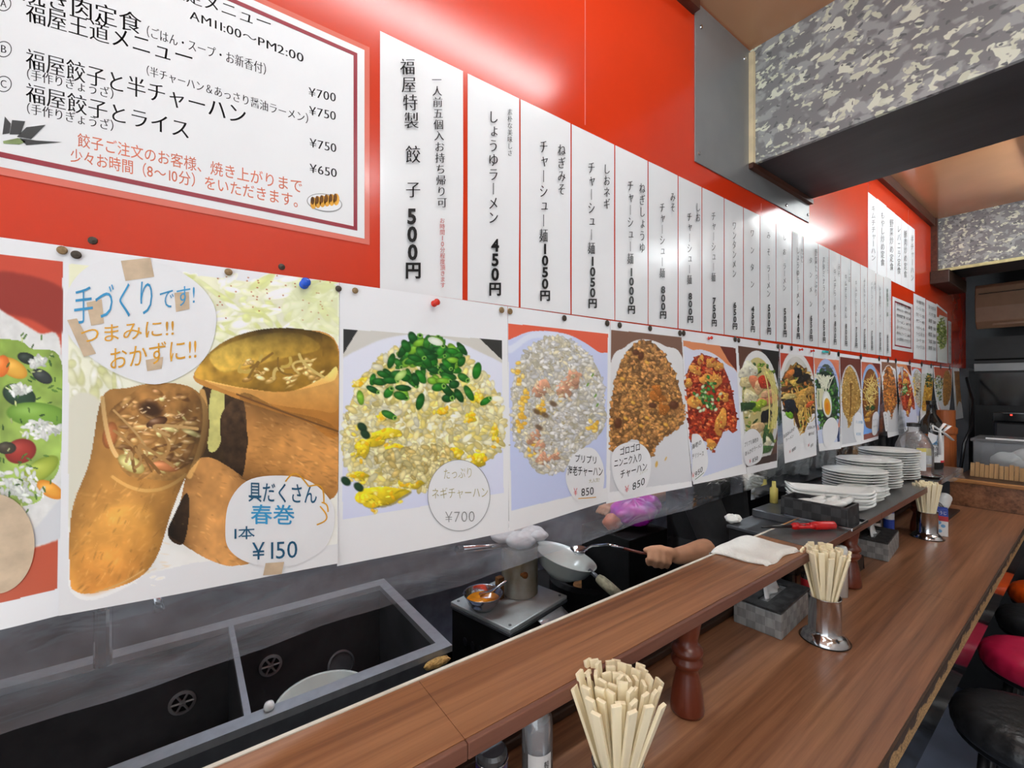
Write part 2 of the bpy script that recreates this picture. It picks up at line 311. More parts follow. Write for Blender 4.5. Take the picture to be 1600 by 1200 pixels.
# ================================================================== lamps of the place, and added fill tubes
def ceiling_light(x, y0, y1, z, m, label):
    t = thing('ceiling_light', label, 'ceiling light', (x, (y0 + y1) / 2, z))
    b = MB().prism([(-.055, -(y1 - y0) / 2), (.055, -(y1 - y0) / 2), (.055, (y1 - y0) / 2), (-.055, (y1 - y0) / 2)], -.03, 0); b.build('housing', M['lamp_white'], t, .004)
    MB().tube([(0, -(y1 - y0) / 2 + .02, -.05), (0, (y1 - y0) / 2 - .02, -.05)], .016, 16).build('lamp_tube', m, t, smooth=True)
    for s in (-1, 1): MB().box(-.018, .018, s * (y1 - y0) / 2 - .012, s * (y1 - y0) / 2 + .012, -.07, -.03).build('tube_holder', M['lamp_white'], t)
    return t
ceiling_light(.48, -.2, 1.03, 2.665, M['tube'], 'fluorescent batten on the ceiling over the near half of the counter')
ceiling_light(.535, 2.32, 3.58, 2.665, M['tube2'], 'fluorescent batten on the ceiling between the two flecked beams')
ceiling_light(-1.0, -.1, 1.1, 2.6, M['ktube'], 'fluorescent batten over the kitchen sinks')
ceiling_light(-.8, 1.9, 3.1, 2.6, M['ktube'], 'added unseen fill tube over the kitchen behind the plates')  # added to light the cloudy sheet and the plates from the kitchen side
ceiling_light(1.5, -.6, .8, 2.665, M['rfill'], 'added unseen fill tube on the ceiling over the near customer aisle')  # out of view, added as fill for the photographs and counter
ceiling_light(1.35, 2.1, 3.3, 2.665, M['ffill'], 'added unseen fill tube on the ceiling over the far customer aisle')  # out of view, added to brighten the far counter, plates and stools

# ================================================================== the setting
ZCEIL = 2.665
def sbox(name, m, *a, bevel=0):
    return structure(MB().box(*a).build(name, m, bevel=bevel))
sbox('floor', M['floor'], -2.0, 2.2, -1.2, 5.6, -.05, 0)
sbox('ceiling', M['ceiling'], -2.0, 2.2, -1.2, 5.6, ZCEIL, ZCEIL + .05)
o = sbox('wall_left', M['red'], -.04, 0, -1.2, 4.98, 1.735, ZCEIL)
sbox('wall_right', M['plaster'], 2.2, 2.25, -1.2, 5.6, 0, ZCEIL)
sbox('wall_back', M['black'], -2.0, 2.2, 5.5, 5.6, 0, ZCEIL)
sbox('wall_kitchen', M['kitchen_wall'], -2.05, -2.0, -1.2, 5.6, 0, ZCEIL)
sbox('wall_front', M['charcoal'], -2.0, -.04, -1.25, -1.2, 0, ZCEIL)
b = MB().box(0, 2.2, 1.442, 1.455, 2.302, ZCEIL)
b.cur = 1; b.box(0, 2.2, 1.455, 1.888, 2.302, ZCEIL); structure(b.build('beam', [M['flecked'], M['black_ply']]))
b = MB().box(0.03, 2.2, 3.86, 3.875, 2.34, ZCEIL); b.cur = 1; b.box(.03, 2.2, 3.875, 4.3, 2.345, ZCEIL); b.cur = 2; b.box(.03, 2.2, 3.855, 3.873, 2.325, 2.342)
structure(b.build('beam', [M['flecked'], M['black_ply'], M['pale_yellow']]))
sbox('trim_1', M['brown_trim'], 0, .022, -1.2, 1.12, 2.62, ZCEIL)
sbox('trim_2', M['brown_trim'], 0, .022, 1.89, 3.86, 2.615, ZCEIL)
sbox('trim_3', M['cream'], .004, .018, 1.428, 1.442, 2.30, 2.65)
sbox('trim_4', M['brown_trim'], .004, .018, 1.428, 1.9, 2.285, 2.3015)
sbox('trim_5', M['brown_trim'], 0, .03, 3.825, 3.875, 2.33, ZCEIL)
sbox('trim_6', M['dark_wood'], 0, .09, 3.80, 4.35, 2.245, 2.325, bevel=.004)
sbox('trim_7', M['dark_wood'], .62, .626, 1.89, 3.86, ZCEIL - .004, ZCEIL)
# thin seams of the enamel panels
for i, y in enumerate((.70, 1.52, 2.60, 3.3)):
    sbox('trim_%d' % (8 + i), M['clear_edge'], 0, .0008, y, y + .002, 2.17, 2.6 if y != 1.52 else 2.2)

# grey steel panel round the beam end, with screws
t = thing('wall_panel', 'grey steel panel screwed to the red wall where the near beam meets it', 'wall panel', (0, 1.5, 2.2))
MB().box(0.0005, .004, -.374, .40, .018, .46).build('plate', M['panel'], t, .001)
for y, z in ((-.355, .045), (.2, .035), (.385, .045), (-.1, .42), (-.345, .40)):
    MB().lathe([(.006, 0), (.005, .003), (0, .004)], n=10, M=Matrix.Rotation(PI / 2, 3, 'Y'), c=(.004, y, z)).build('screw', M['chrome'], t)
for i, (px, py) in enumerate(((145, 376), (440, 417))):
    p = at_x(px, py); o = MB().lathe([(.0045, 0), (.004, .002), (0, .003)], n=10, M=Matrix.Rotation(PI / 2, 3, 'Y')).build('wall_screw', M['dark_tack'], loc=p)
    tag(o, ('dark screw head in the red wall above the left edge of the spring roll poster', 'dark screw head in the red wall just left of the blue push pin')[i], 'screw')

# ================================================================== customer counter
t = thing('counter', 'long brown wood laminate counter with a chipped front edge and glossy black fascia', 'counter', (.25, 1.5, 0))
ct = M['counter']
def cpart(name, m, *a, bevel=0):
    a = list(a); a[0] -= .25; a[1] -= .25; a[2] -= 1.5; a[3] -= 1.5
    return MB().box(*a).build(name, m, t, bevel)
cpart('countertop', ct, .05, .457, -.9, 1.778, .945, .98)
cpart('countertop', ct, .05, .457, 1.7786, 3.23, .945, .98)
cpart('edge_band', M['chipped'], .4572, .461, -.9, 3.23, .94, .9795)
cpart('fascia', M['gloss_black'], .448, .456, -.9, 3.225, .855, .944)
cpart('knee_wall', M['black'], .06, .09, -.9, 3.22, .02, .944)
cpart('back_ledge', M['dark_wood'], .05, .078, -.9, 3.22, .9802, .998, bevel=.003)
cpart('backboard', M['grey_stone'], .036, .048, .6, 3.2, .95, 1.14)
cpart('backboard', M['black'], .036, .048, -.9, .6, .95, 1.10)  # near stretch: shade under the shelf put into the board's colour
# raised ledge closing the far end of the counter
t = thing('ledge', 'raised brown ledge with tan edge closing the far end of the counter', 'ledge', (.6, 3.3, 0))
MB().box(-.42, .9, -.065, -.045, .9805, 1.10).build('riser', ct, t)
MB().box(-.42, .9, -.0445, .55, 1.085, 1.10).build('ledge_top', M['dark_wood'], t)
MB().box(-.43, .9, -.075, -.04, 1.1005, 1.117).build('edge_strip', M['tan_wood'], t, .003)
MB().box(-.42, .9, -.04, .5, .02, 1.08).build('base', M['black'], t)

# upper shelf
t = thing('shelf', 'narrow raised shelf of brown laminate with a white back edge, running above the counter', 'shelf', (.17, 1.4, 1.17))
for y0, y1 in ((-.9, .26), (.2606, 1.80), (1.8006, 3.12)):
    b = MB().box(-.06, .066, y0 - 1.4, y1 - 1.4, .002, .02); b.build('shelf_board', M['shelf'], t)
    MB().box(.0662, .074, y0 - 1.4, y1 - 1.4, 0, .02).build('front_edge', M['shelf_edge'], t, .0015)
MB().box(-.066, -.0603, -2.3, .02, 0, .0212).build('back_edge', M['white_edge'], t)
MB().box(-.066, -.0603, .02, 1.72, 0, .0205).build('back_edge', M['tan_wood'], t)

# turned posts
prof = [(.030, 0), (.031, .006), (.030, .02), (.0275, .04), (.0235, .06), (.020, .076), (.0195, .082), (.025, .087), (.029, .093), (.029, .099), (.024, .104), (.024, .108), (.029, .112), (.029, .119), (.0235, .126), (.019, .131), (.021, .145), (.025, .168), (.026, .1705 + .018)]
for i, (y, nm) in enumerate(((.772, 'turned red brown wooden post under the shelf behind the nearest chopstick cup'), (1.66, 'turned wooden post under the shelf, hidden behind the middle chopstick cup'), (2.50, 'dark turned wooden post under the shelf beside the far chopstick cup'))):
    o = MB().lathe([(r, z) for r, z in prof], n=32).build('shelf_post', M['red_wood'], smooth=True, loc=(.2, y, .9805)); tag(o, nm, 'post', 'turned posts carrying the shelf')

# black pass-through worktop behind the far half of the shelf
t = thing('pass_worktop', 'dark steel worktop behind the far half of the shelf, under the plates', 'worktop', (0, 2.3, 0))
MB().prism([(-.03, -.78), (.1035, -.78), (.1035, .85), (-.34, .85), (-.34, -.33), (-.03, -.33)], 1.165, 1.19).build('top', M['dark_steel'], t, .003)
MB().box(-.33, .02, -.32, .84, .05, 1.164).build('base', M['black'], t)
MB().box(.0, .03, 1.0, 1.4, 0.05, 1.3).build('end_board', M['black'], t)
# far pillar, post and back fittings
o = MB().box(-.35, .04, 4.80, 5.1, 0, 1.734).build('pillar', M['charcoal']); structure(o)
o = MB().lathe([(.05, 0), (.05, .2), (.056, .21), (.056, .24), (.046, .25), (.046, .35)], n=24).build('wooden_post', M['orange_wood'], smooth=False, loc=(.075, 3.78, 1.1005)); tag(o, 'orange brown wooden post in front of the black pillar at the far end', 'post')
t = thing('air_conditioner', 'beige wall air conditioner above the black cabinets at the far end', 'air conditioner', (.45, 5.1, 2.04))
b = MB(); prof2 = [(-.0, .02), (-.14, .0), (-.19, .05), (-.21, .16), (-.20, .31), (-.17, .335), (.0, .335)]
vs = [(x, y, z) for x in (-.39, .6) for y, z in prof2]; n = len(prof2)
b.add(vs, [tuple(range(n)), tuple(range(n, 2 * n))[::-1]] + [(i, (i + 1) % n, n + (i + 1) % n, n + i) for i in range(n)]); b.build('case', M['ac'], t, .006)
MB().box(-.3, .5, -.175, -.165, .0215, .05).build('louvre', M['ac'], t); MB().box(-.37, .58, -.218, -.205, .26, .264).build('panel_line', M['dark_wood'], t)
t = thing('cabinet', 'tall black cabinet with a grey steel rail under the air conditioner', 'cabinet', (.9, 5.1, 0))
MB().box(-.86, 1.1, -.05, .3, .0, 1.98).build('body', M['black'], t)
MB().box(-.86, 1.1, -.09, -.051, 1.715, 1.775).build('rail', M['panel'], t, .002); MB().box(-.86, 1.1, -.06, -.051, 1.80, 1.812).build('door_gap', M['matte_black'], t)
MB().box(-.86, 1.1, -.06, -.051, 1.45, 1.70).build('lower_panel', M['gloss_black'], t)
t = thing('media_player', 'flat glossy black electronic box with a red light', 'electronic box', (.55, 4.6, 1.36))
MB().box(-.35, .6, -.15, .2, 0, .06).build('case', M['gloss_black'], t, .004); MB().box(-.268, -.258, -.153, -.1505, .04, .05).build('indicator_light', M['led'], t); MB().box(-.30, -.1, -.152, -.1502, .064 - .008, .066 - .008).build('bright_edge', M['chrome'], t)
o = MB().box(-.35, .6, -.12, .25, 0, .36).build('equipment_box', M['charcoal'], bevel=.02, loc=(.55, 4.6, .999)); tag(o, 'bulky dark box under the flat electronic box with the red light', 'box')
o = MB().box(-.4, .9, -.35, .42, 0, .999).build('back_table', M['black'], bevel=.005, loc=(.55, 4.6, 0)); tag(o, 'black table at the far end carrying the dark equipment', 'table')
o = MB().tube([(.03 , 4.79, 1.66), (.10, 4.5, 1.5), (.12, 4.3, 1.32), (.10, 4.2, 1.22), (.09, 4.15, 1.05)], .009, 8).build('cable', M['rubber'], smooth=True); tag(o, 'black cable hanging beside the black pillar', 'cable')
# clear storage tub, cardboard, cloth
t = thing('storage_tub', 'clear plastic tub with a lid standing on the far ledge', 'tub', (.42, 3.72, 1.1175))
def open_box(x0, x1, y0, y1, z0, z1, th, ta=0):
    b = MB(); b.box(x0, x1, y0, y1, z0, z0 + th)
    b.box(x0, x0 + th, y0, y1, z0, z1).box(x1 - th, x1, y0, y1, z0, z1).box(x0 + th, x1 - th, y0, y0 + th, z0, z1).box(x0 + th, x1 - th, y1 - th, y1, z0, z1); return b
open_box(-.2, .3, -.14, .14, 0, .17, .003).build('tub', M['tint_plastic'], t, .002)
MB().box(-.21, .31, -.15, .15, .171, .187).build('lid', M['tint_plastic'], t, .004); MB().box(-.15, .3, -.15, -.14, .188, .196).build('lid_rim', M['label_white'], t)
o = MB(); o.smooth = True
for i, (x, y, z, r) in enumerate(((-.08, -.02, .06, .07), (.0, .0, .085, .075), (.09, -.03, .06, .075), (.18, .02, .05, .07), (.05, .05, .05, .08), (-.02, -.07, .04, .05))): o.ball((x, y, z), r, 10, (1, .8, .7), .22, i)
o = o.build('cloth', M['towel'], loc=(.42, 3.72, 1.1195), sub=1); tag(o, 'crumpled white cloths inside the clear plastic tub', 'cloth')
o = MB().lathe([(0, 0), (.03, 0), (.034, .01), (.034, .03), (.03, .034), (0, .034)], n=20).build('round_lid', M['label_red'], smooth=True, loc=(.47, 3.605, 1.1205)); tag(o, 'small round red lid at the bottom of the clear tub', 'lid')
b = MB()
for i in range(30):
    x = -.2 + i * .018; b.box(x, x + .016, -.008 + .004 * (i % 2), .004 + .004 * (i % 2), 0, .075 + .006 * math.sin(i * 1.7))
o = b.build('cardboard_strip', M['cardboard'], loc=(.42, 3.5, 1.1005)); o.rotation_euler = (math.radians(-14), 0, 0); tag(o, 'ridged brown cardboard leaning in front of the clear tub', 'cardboard')

# ================================================================== lettering
GL = {}
def glyph(ch, wgt):
    k = (ch, wgt)
    if k in GL: return GL[k]
    cu = bpy.data.curves.new('glyph', 'FONT'); cu.body = ch; cu.size = 1; cu.offset = wgt; cu.resolution_u = 3
    o = bpy.data.objects.new('glyph', cu); COL.objects.link(o); bpy.context.view_layer.update()
    ev = o.evaluated_get(bpy.context.evaluated_depsgraph_get()); me = ev.to_mesh()
    v = np.array([x.co[:2] for x in me.vertices]) if len(me.vertices) else np.zeros((0, 2)); f = [tuple(p.vertices) for p in me.polygons]
    ev.to_mesh_clear(); bpy.data.objects.remove(o); bpy.data.curves.remove(cu)
    full = ord(ch) > 0x2e7f
    adv = 1.0 if full else (float(v[:, 0].max()) + .07 if len(v) else .3)
    GL[k] = (v, f, adv); return GL[k]
def glyphw(ch, wgt):
    if wgt != 'm': return glyph(ch, wgt)
    v, f, a = glyph(ch, -.011); n = len(v)       # book type: upright strokes heavier than level ones
    return np.concatenate([v + [-.02, 0], v, v + [.02, 0]]) if n else v, f + [tuple(i + n for i in t) for t in f] + [tuple(i + 2 * n for i in t) for t in f], a
SMALL = 'ゃゅょっャュョッ'
def row_text(s, p0, p1, h, wgt=0):
    """horizontal line in the plane of the paper: runs from p0 to p1 along its baseline, h tall"""
    V = []; Fc = []; x = 0; o = 0
    gs = []
    for ch in s:
        if ch in ' 　': x += .5 if ch == ' ' else 1; continue
        v, f, a = glyphw(ch, wgt); gs.append((v + [x, 0], f)); x += a
    tot = max(x, .01); p0 = np.array(p0, float); p1 = np.array(p1, float)
    for v, f in gs:
        q = p0 + (v[:, :1] / tot) * (p1 - p0) + np.stack([np.zeros(len(v)), -v[:, 1] * h], 1)
        V.append(q); Fc += [tuple(i + o for i in t) for t in f]; o += len(v)
    return (np.concatenate(V) if V else np.zeros((0, 2))), Fc
def col_text(s, p0, p1, wd, wgt=0, digit=.62):
    """vertical line from the top p0 to the bottom p1, wd wide"""
    V = []; Fc = []; o = 0; n = sum(1 for c in s); p0 = np.array(p0, float); p1 = np.array(p1, float); st = (p1 - p0) / n
    for i, ch in enumerate(s):
        if ch in ' 　': continue
        v, f, a = glyphw(ch, wgt); v = v.copy()
        if ord(ch) > 0x2e7f:
            v = v - [.5, .38]
            if ch in 'ー～（）': v = np.stack([v[:, 1], -v[:, 0]], 1)
            if ch in SMALL: v = v + [.1, .1]
        else:
            v = v - [(v[:, 0].min() + v[:, 0].max()) / 2, .345]; v = v * [1.15, 1.2]
        q = p0 + st * (i + .5) + np.stack([v[:, 0] * wd, -v[:, 1] * abs(st[1]) * .98], 1)
        V.append(q); Fc += [tuple(k + o for k in t) for t in f]; o += len(v)
    return (np.concatenate(V) if V else np.zeros((0, 2))), Fc
def merge(parts):
    V = []; Fc = []; o = 0
    for v, f in parts:
        V.append(v); Fc += [tuple(i + o for i in t) for t in f]; o += len(v)
    return np.concatenate(V), Fc
def raw(name, P, Fc, m, parent):
    me = bpy.data.meshes.new(name); me.from_pydata([tuple(p) for p in P], [], Fc); me.materials.append(m); me.update()
    o = bpy.data.objects.new(name, me); COL.objects.link(o); o.parent = parent; return o
def on_wall(pts, X=0.):
    t = (pts[:, 0] - 800) / F; f = (X - AX) / (t * CS - SN); r = t * f
    return np.stack([np.full(len(pts), X), r * SN + f * CS, ZC - (pts[:, 1] - HY) * f / F], 1)
def wall_text(name, parts, m, parent, X=.0016):
    if not isinstance(parts, list): parts = [parts]
    v, f = merge(parts); return raw(name, on_wall(v, X), f, m, parent)

# ================================================================== menu sign and slips on the red wall
def sheet(name, y0, y1, z0, z1, m, x=.0006, th=.0007, parent=None, rnd=0, bow=0):
    b = MB(); b.smooth = True
    n = 14
    P = []
    for j in range(n + 1):
        t = j / n; row = []
        for i in range(7):
            u = i / 6; row.append((x + th + bow * math.sin(u * PI) * math.sin(t * PI * 1.3 + rnd) ** 2 * .5, y0 + (y1 - y0) * u + bow * .8 * math.sin(t * 5 + rnd) * t * (u > .5), z1 + (z0 - z1) * t))
        P.append(row)
    b.grid(P); return b.build(name, m, parent)
s = sheet('menu_sign', .2283 - .4245, .2283, 1.818, 2.1235, M['clear_edge'], .0004)
tag(s, 'large laminated lunch menu sign with maroon border on the red wall', 'sign')
sheet('card', .2203 - .4085, .2203, 1.826, 2.1155, M['sign_card'], .0008, parent=s)
y0, y1, z0, z1 = .2203 - .4085 + .011, .2203 - .011, 1.836, 2.1055
b = MB(); t_ = .0055
for a in ((y0, y1, z0, z0 + t_), (y0, y1, z1 - t_, z1), (y0, y0 + t_, z0 + t_, z1 - t_), (y1 - t_, y1, z0 + t_, z1 - t_)): b.box(.0014, .0019, *a)
b.build('border', M['maroon'], s)
k = .375
def R(txt, a, b_, h, wg='m'): return row_text(txt, (a[0] * k, a[1] * k), (b_[0] * k, b_[1] * k), h * k, wg)
wall_text('lettering', [
    R('限定メニュー', (700, -25), (1135, 130), 70), R('AM11:00〜PM2:00', (790, 78), (1268, 262), 52),
    R('焼き肉定食', (90, -5), (592, 140), 92, 'm'), R('（ごはん・スープ・お新香付）', (585, 140), (1135, 318), 52),
    R('福屋王道メニュー', (106, 80), (810, 282), 96, 'm'), R('（半チャーハン＆あっさり醤油ラーメン）', (585, 302), (1310, 520), 46),
    R('福屋餃子と半チャーハン', (106, 275), (1030, 520), 92, 'm'), R('（手作りぎょうざ）', (80, 318), (505, 418), 50),
    R('福屋餃子とライス', (106, 415), (795, 578), 88, 'm'), R('（手作りぎょうざ）', (80, 462), (505, 550), 50),
    R('¥700', (1286, 400), (1402, 425), 52), R('¥750', (1288, 478), (1402, 502), 52), R('¥750', (1290, 612), (1404, 636), 52), R('¥650', (1290, 718), (1406, 740), 52)],
    M['ink'], s)
wall_text('notice_lettering', [R('餃子ご注文のお客様、焼き上がりまで', (322, 605), (1262, 802), 62, .004), R('少々お時間（8〜10分）をいただきます。', (292, 668), (1275, 868), 62, .004)], M['orange_ink'], s)
# circled letters at the left edge of the sign
ring = []
for cx, cy, r, ch in ((15, 15, 30, 'A'), (15, 205, 32, 'B'), (15, 350, 32, 'C')):
    n = 28; v = []
    for q in range(n):
        a = 2 * PI * q / n; v += [(cx + (r - 2) * math.cos(a), cy + (r - 2) * math.sin(a)), (cx + (r + 2) * math.cos(a), cy + (r + 2) * math.sin(a))]
    ring.append((np.array(v) * k, [(2 * q, 2 * q + 1, (2 * q + 3) % (2 * n), (2 * q + 2) % (2 * n)) for q in range(n)])); ring.append(R(ch, (cx - 14, cy + 12), (cx + 14, cy + 18), 46))
wall_text('circled_letters', ring, M['ink'], s)
def polyw(pts, X, sc=k): return on_wall(np.array(pts, float) * sc, X), [tuple(range(len(pts)))]
for nm, m_, polys in (('leek_picture', 'ink', [[(10, 560), (20, 485), (45, 515), (40, 555)], [(40, 560), (50, 500), (105, 505), (85, 560)], [(70, 570), (110, 530), (190, 520), (130, 580)], [(80, 575), (150, 585), (258, 592), (110, 605)]]),
                      ('leek_stem', 'green_leaf', [[(12, 588), (75, 575), (110, 590), (80, 602), (15, 598)]])):
    V = []; Fc = []
    for p in polys: a, f = polyw(p, .0019); f = [tuple(i + len(V) for i in f[0])]; V += list(a); Fc += f
    raw(nm, V, Fc, M[m_], s)
def ellipts(cx, cy, rx, ry, n=30, sl=0): return [(cx + rx * math.cos(2 * PI * i / n), cy + ry * math.sin(2 * PI * i / n) + sl * rx * math.cos(2 * PI * i / n)) for i in range(n)]
a, f = polyw(ellipts(1352, 845, 74, 38, sl=.12), .0018); raw('plate_picture', a, f, M['pale_ink'], s); a, f = polyw(ellipts(1352, 844, 70, 34, sl=.12), .0020); raw('plate_face', a, f, M['paper'], s)
V = []; Fc = []
for i in range(6):
    a, f = polyw(ellipts(1306 + i * 19, 846 - i * 4 + i * i * .2, 13, 25, 14), .0022); Fc.append(tuple(range(len(V), len(V) + 14))); V += list(a)
raw('dumpling_picture', V, Fc, M['yellow_ink'], s)
V = []; Fc = []
for i in range(6):
    a, f = polyw(ellipts(1302 + i * 19, 836 - i * 3.6 + i * i * .2, 8, 17, 12), .0024); Fc.append(tuple(range(len(V), len(V) + 12))); V += list(a)
raw('dumpling_shade', V, Fc, M['rust'], s)

SY = [.402, .521, .658, .797, .921, 1.049, 1.164, 1.284, 1.400, 1.510, 1.626, 1.754, 1.855, 1.995, 2.107, 2.237, 2.361, 2.487, 2.586, 2.710, 2.833, 2.966]
ZT, ZB = 2.157, 1.7525
def slip(y0, y1, label, zt=ZT, zb=ZB, m='laminate', rnd=0, bow=.0015):
    e = .0018
    s = sheet('menu_slip', y0 + e, y1 - e, zb, zt, M[m], .0004, parent=None, rnd=rnd, bow=bow)
    return tag(s, label, 'menu slip', 'hanging menu slips on the red wall')
s = slip(.243, .396, 'wide laminated menu slip for special gyoza at 500 yen, first in the row of slips')
wall_text('lettering', [col_text('福屋特製', (636, 90), (644, 202), 24, 'm'), col_text('餃', (645, 226), (646, 256), 24, 'm'), col_text('子', (645, 282), (646, 310), 24, 'm')], M['ink'], s, .0045)
wall_text('price', [col_text('500円', (643, 324), (646, 436), 26, .034)], M['price_ink'], s, .0045)
wall_text('side_note', [col_text('一人前五個入お持ち帰り可', (682, 116), (691, 325), 16, 'm')], M['ink'], s, .0045)
wall_text('small_print', [col_text('お時間10分程度頂きます', (691, 340), (692, 450), 8.5)], M['red_ink'], s, .0045)
def pzr(y, z, X=.0045):
    p = proj(np.array([X, y, z])); return (float(p[0]), float(p[1]))
def vcol(txt, y, za, zb, wy, wg=0):
    a = pzr(y, za); b_ = pzr(y, zb); c = pzr(y + wy, (za + zb) / 2); d = pzr(y, (za + zb) / 2)
    return col_text(txt, a, b_, abs(c[0] - d[0]), wg)
# texts: name column (start, end as fractions of the slip height), price (start, end), side column
SL = [('しょうゆラーメン', .115, .64, '450円', .70, .965, '素朴な美味しさ', .075, .30, 'soy sauce ramen at 450 yen, beside the gyoza slip'),
      ('チャーシュー麺', .15, .665, '1050円', .665, .955, 'ねぎみそ', .13, .40, 'leek miso pork noodles at 1050 yen'),
      ('チャーシュー麺', .155, .665, '1050円', .67, .955, 'しおネギ', .13, .39, 'leek salt pork noodles at 1050 yen'),
      ('チャーシュー麺', .165, .665, '1000円', .68, .955, 'ねぎしょうゆ', .15, .58, 'leek soy pork noodles at 1000 yen'),
      ('チャーシュー麺', .22, .70, '800円', .745, .955, 'みそ', .125, .26, 'miso pork noodles at 800 yen'),
      ('チャーシュー麺', .21, .70, '800円', .75, .955, 'しお', .12, .26, 'salt pork noodles at 800 yen'),
      ('チャーシュー麺', .135, .64, '750円', .745, .955, '', 0, 0, 'plain pork noodles at 750 yen'),
      ('ワンタンメン', .14, .57, '650円', .745, .955, '', 0, 0, 'wonton noodles at 650 yen'),
      ('ワ ン タ ン', .14, .61, '450円', .745, .955, '', 0, 0, 'wonton soup at 450 yen'),
      ('み そ ラーメン', .10, .65, '500円', .70, .955, '', 0, 0, 'miso ramen at 500 yen, under the lamp glare'),
      ('し お ラーメン', .06, .56, '500円', .70, .955, '', 0, 0, 'salt ramen at 500 yen, under the lamp glare'),
      ('しょうゆラーメン', .12, .66, '450円', .72, .955, 'なつかし', .12, .25, 'soy ramen at 450 yen with a curling red edge'),
      ('タ ン メ ン', .16, .64, '650円', .71, .955, '野菜たっぷり', .06, .52, 'vegetable tanmen at 650 yen'),
      ('スタミナラーメン', .10, .66, '650円', .71, .955, 'ピリ辛でうまい', .09, .26, 'stamina ramen at 650 yen'),
      ('キムチらーめん', .17, .68, '800円', .71, .955, 'みそ', .10, .25, 'miso kimchi ramen at 800 yen'),
      ('キムチらーめん', .18, .66, '800円', .71, .955, 'しお', .11, .26, 'salt kimchi ramen at 800 yen'),
      ('キムチらーめん', .20, .68, '750円', .72, .955, '', 0, 0, 'plain kimchi ramen at 750 yen'),
      ('みそもやしラーメン', .14, .66, '750円', .72, .955, '', 0, 0, 'miso bean sprout ramen at 750 yen'),
      ('バターコーンラーメン', .14, .66, '700円', .72, .955, 'みそ', .12, .24, 'butter corn ramen at 700 yen'),
      ('みそ野菜ラーメン', .16, .60, '700円', .72, .955, '', 0, 0, 'miso vegetable ramen at 700 yen'),
      ('特製味噌　麺', .14, .50, '650円', .72, .955, 'コク旨スープが自慢です', .14, .70, 'special miso noodles with green heading, last of the long row')]
for i, (nm, a, b_, pr, c, d, sd, e, g, lb) in enumerate(SL):
    y0, y1 = SY[i], SY[i + 1]; W = y1 - y0; H = ZT - ZB; yc = y0 + W * (.46 if not sd or i == 0 else .42)
    s = slip(y0, y1, 'white hanging menu slip for ' + lb, rnd=i * 1.3, bow=.0015 if i != 11 else .006)
    wall_text('lettering', [vcol(nm, yc, ZT - H * a, ZT - H * b_, .024 if i < 8 else .026, 'm' if i != 20 else .006)], M['green_ink' if i == 20 else 'ink'], s, .0048)
    wall_text('price', [vcol(pr, yc + .004, ZT - H * c, ZT - H * d, .030, .034)], M['price_ink'], s, .0048)
    if sd: wall_text('side_note', [vcol(sd, y0 + W * .78, ZT - H * e, ZT - H * g, .024 if len(sd) < 7 and i else .0125, 'm')], M['ink'], s, .0048)
# upper handwritten slips
HX = [(1355.7, 298.5), (1370, 309), (1384.7, 322), (1398, 333), (1408, 341.5), (1418.5, 349.5), (1429, 357)]
HN = ['キムチチャーハン', 'もやし炒め定食', '野菜炒め定食', 'レバニラ定食', '豚肉炒め定食', '半チャーハン']
HL = ['first of six handwritten slips high on the red wall, furthest left', 'second of six handwritten slips high on the red wall', 'third of six handwritten slips high on the red wall', 'fourth of six handwritten slips high on the red wall', 'fifth of six handwritten slips high on the red wall', 'last of six handwritten slips high on the red wall, furthest right']
for i in range(6):
    a = at_x(*HX[i]); b_ = at_x(*HX[i + 1]); zb = at_x(1397, 441).z
    s = sheet('handwritten_slip', a.y + .001, b_.y - .001, zb, a.z - .004, M['paper'], .0004, rnd=i, bow=.001); tag(s, 'white ' + HL[i], 'menu slip', 'handwritten slips high on the wall')
    wall_text('lettering', [vcol(HN[i], (a.y + b_.y) / 2, a.z - .05, zb + .05, .07, -.008)], M['ink'], s, .003)
# small menus near the far end
def small_sheet(name, tl, br, m, label, cat, n, border=None):
    a = at_x(*tl); c = at_x(*br); s = sheet(name, a.y, c.y, c.z, a.z, M[m], .0004); tag(s, label, cat)
    if border:
        W = c.y - a.y; H = a.z - c.z; b = MB(); t2 = .007
        yy0, yy1, zz0, zz1 = a.y + W * .1, c.y - W * .1, c.z + H * .07, a.z - H * .07
        for q in ((yy0, yy1, zz0, zz0 + t2), (yy0, yy1, zz1 - t2, zz1), (yy0, yy0 + t2, zz0 + t2, zz1 - t2), (yy1 - t2, yy1, zz0 + t2, zz1 - t2)): b.box(.0014, .002, *q)
        b.build('border', M[border], s)
    parts = []
    for j, tx in enumerate(n):
        z = a.z + (c.z - a.z) * (.13 + .8 * j / len(n)); hh = (a.z - c.z) * .5 / len(n)
        q0 = pzr(a.y + (c.y - a.y) * .16, z); q1 = pzr(a.y + (c.y - a.y) * .86, z); q2 = pzr(a.y, z - hh); q3 = pzr(a.y, z)
        parts.append(row_text(tx, q0, q1, abs(q2[1] - q3[1])))
    wall_text('lettering', parts, M['ink'], s, .003); return s
small_sheet('menu_card', (1394, 463), (1426, 551), 'laminate', 'small white menu card with dark red border, far along the red wall', 'menu', ['日替定食', 'AM11:00〜PM2:00', '焼肉定食 ¥700', 'ラーメン ¥750', '餃子と半チャーハン ¥750', '餃子とライス ¥650', '少々お時間いただきます'], 'maroon')
small_sheet('drink_menu', (1427, 458), (1445.5, 563), 'paper', 'white sheet of typed menu prices, right of the small red bordered card', 'menu', ['お飲物', 'ビール 550', '生ビール 500', 'サワー 400', 'ハイボール 400', 'ウーロン茶 250', 'コーラ 250', 'ジュース 250'])
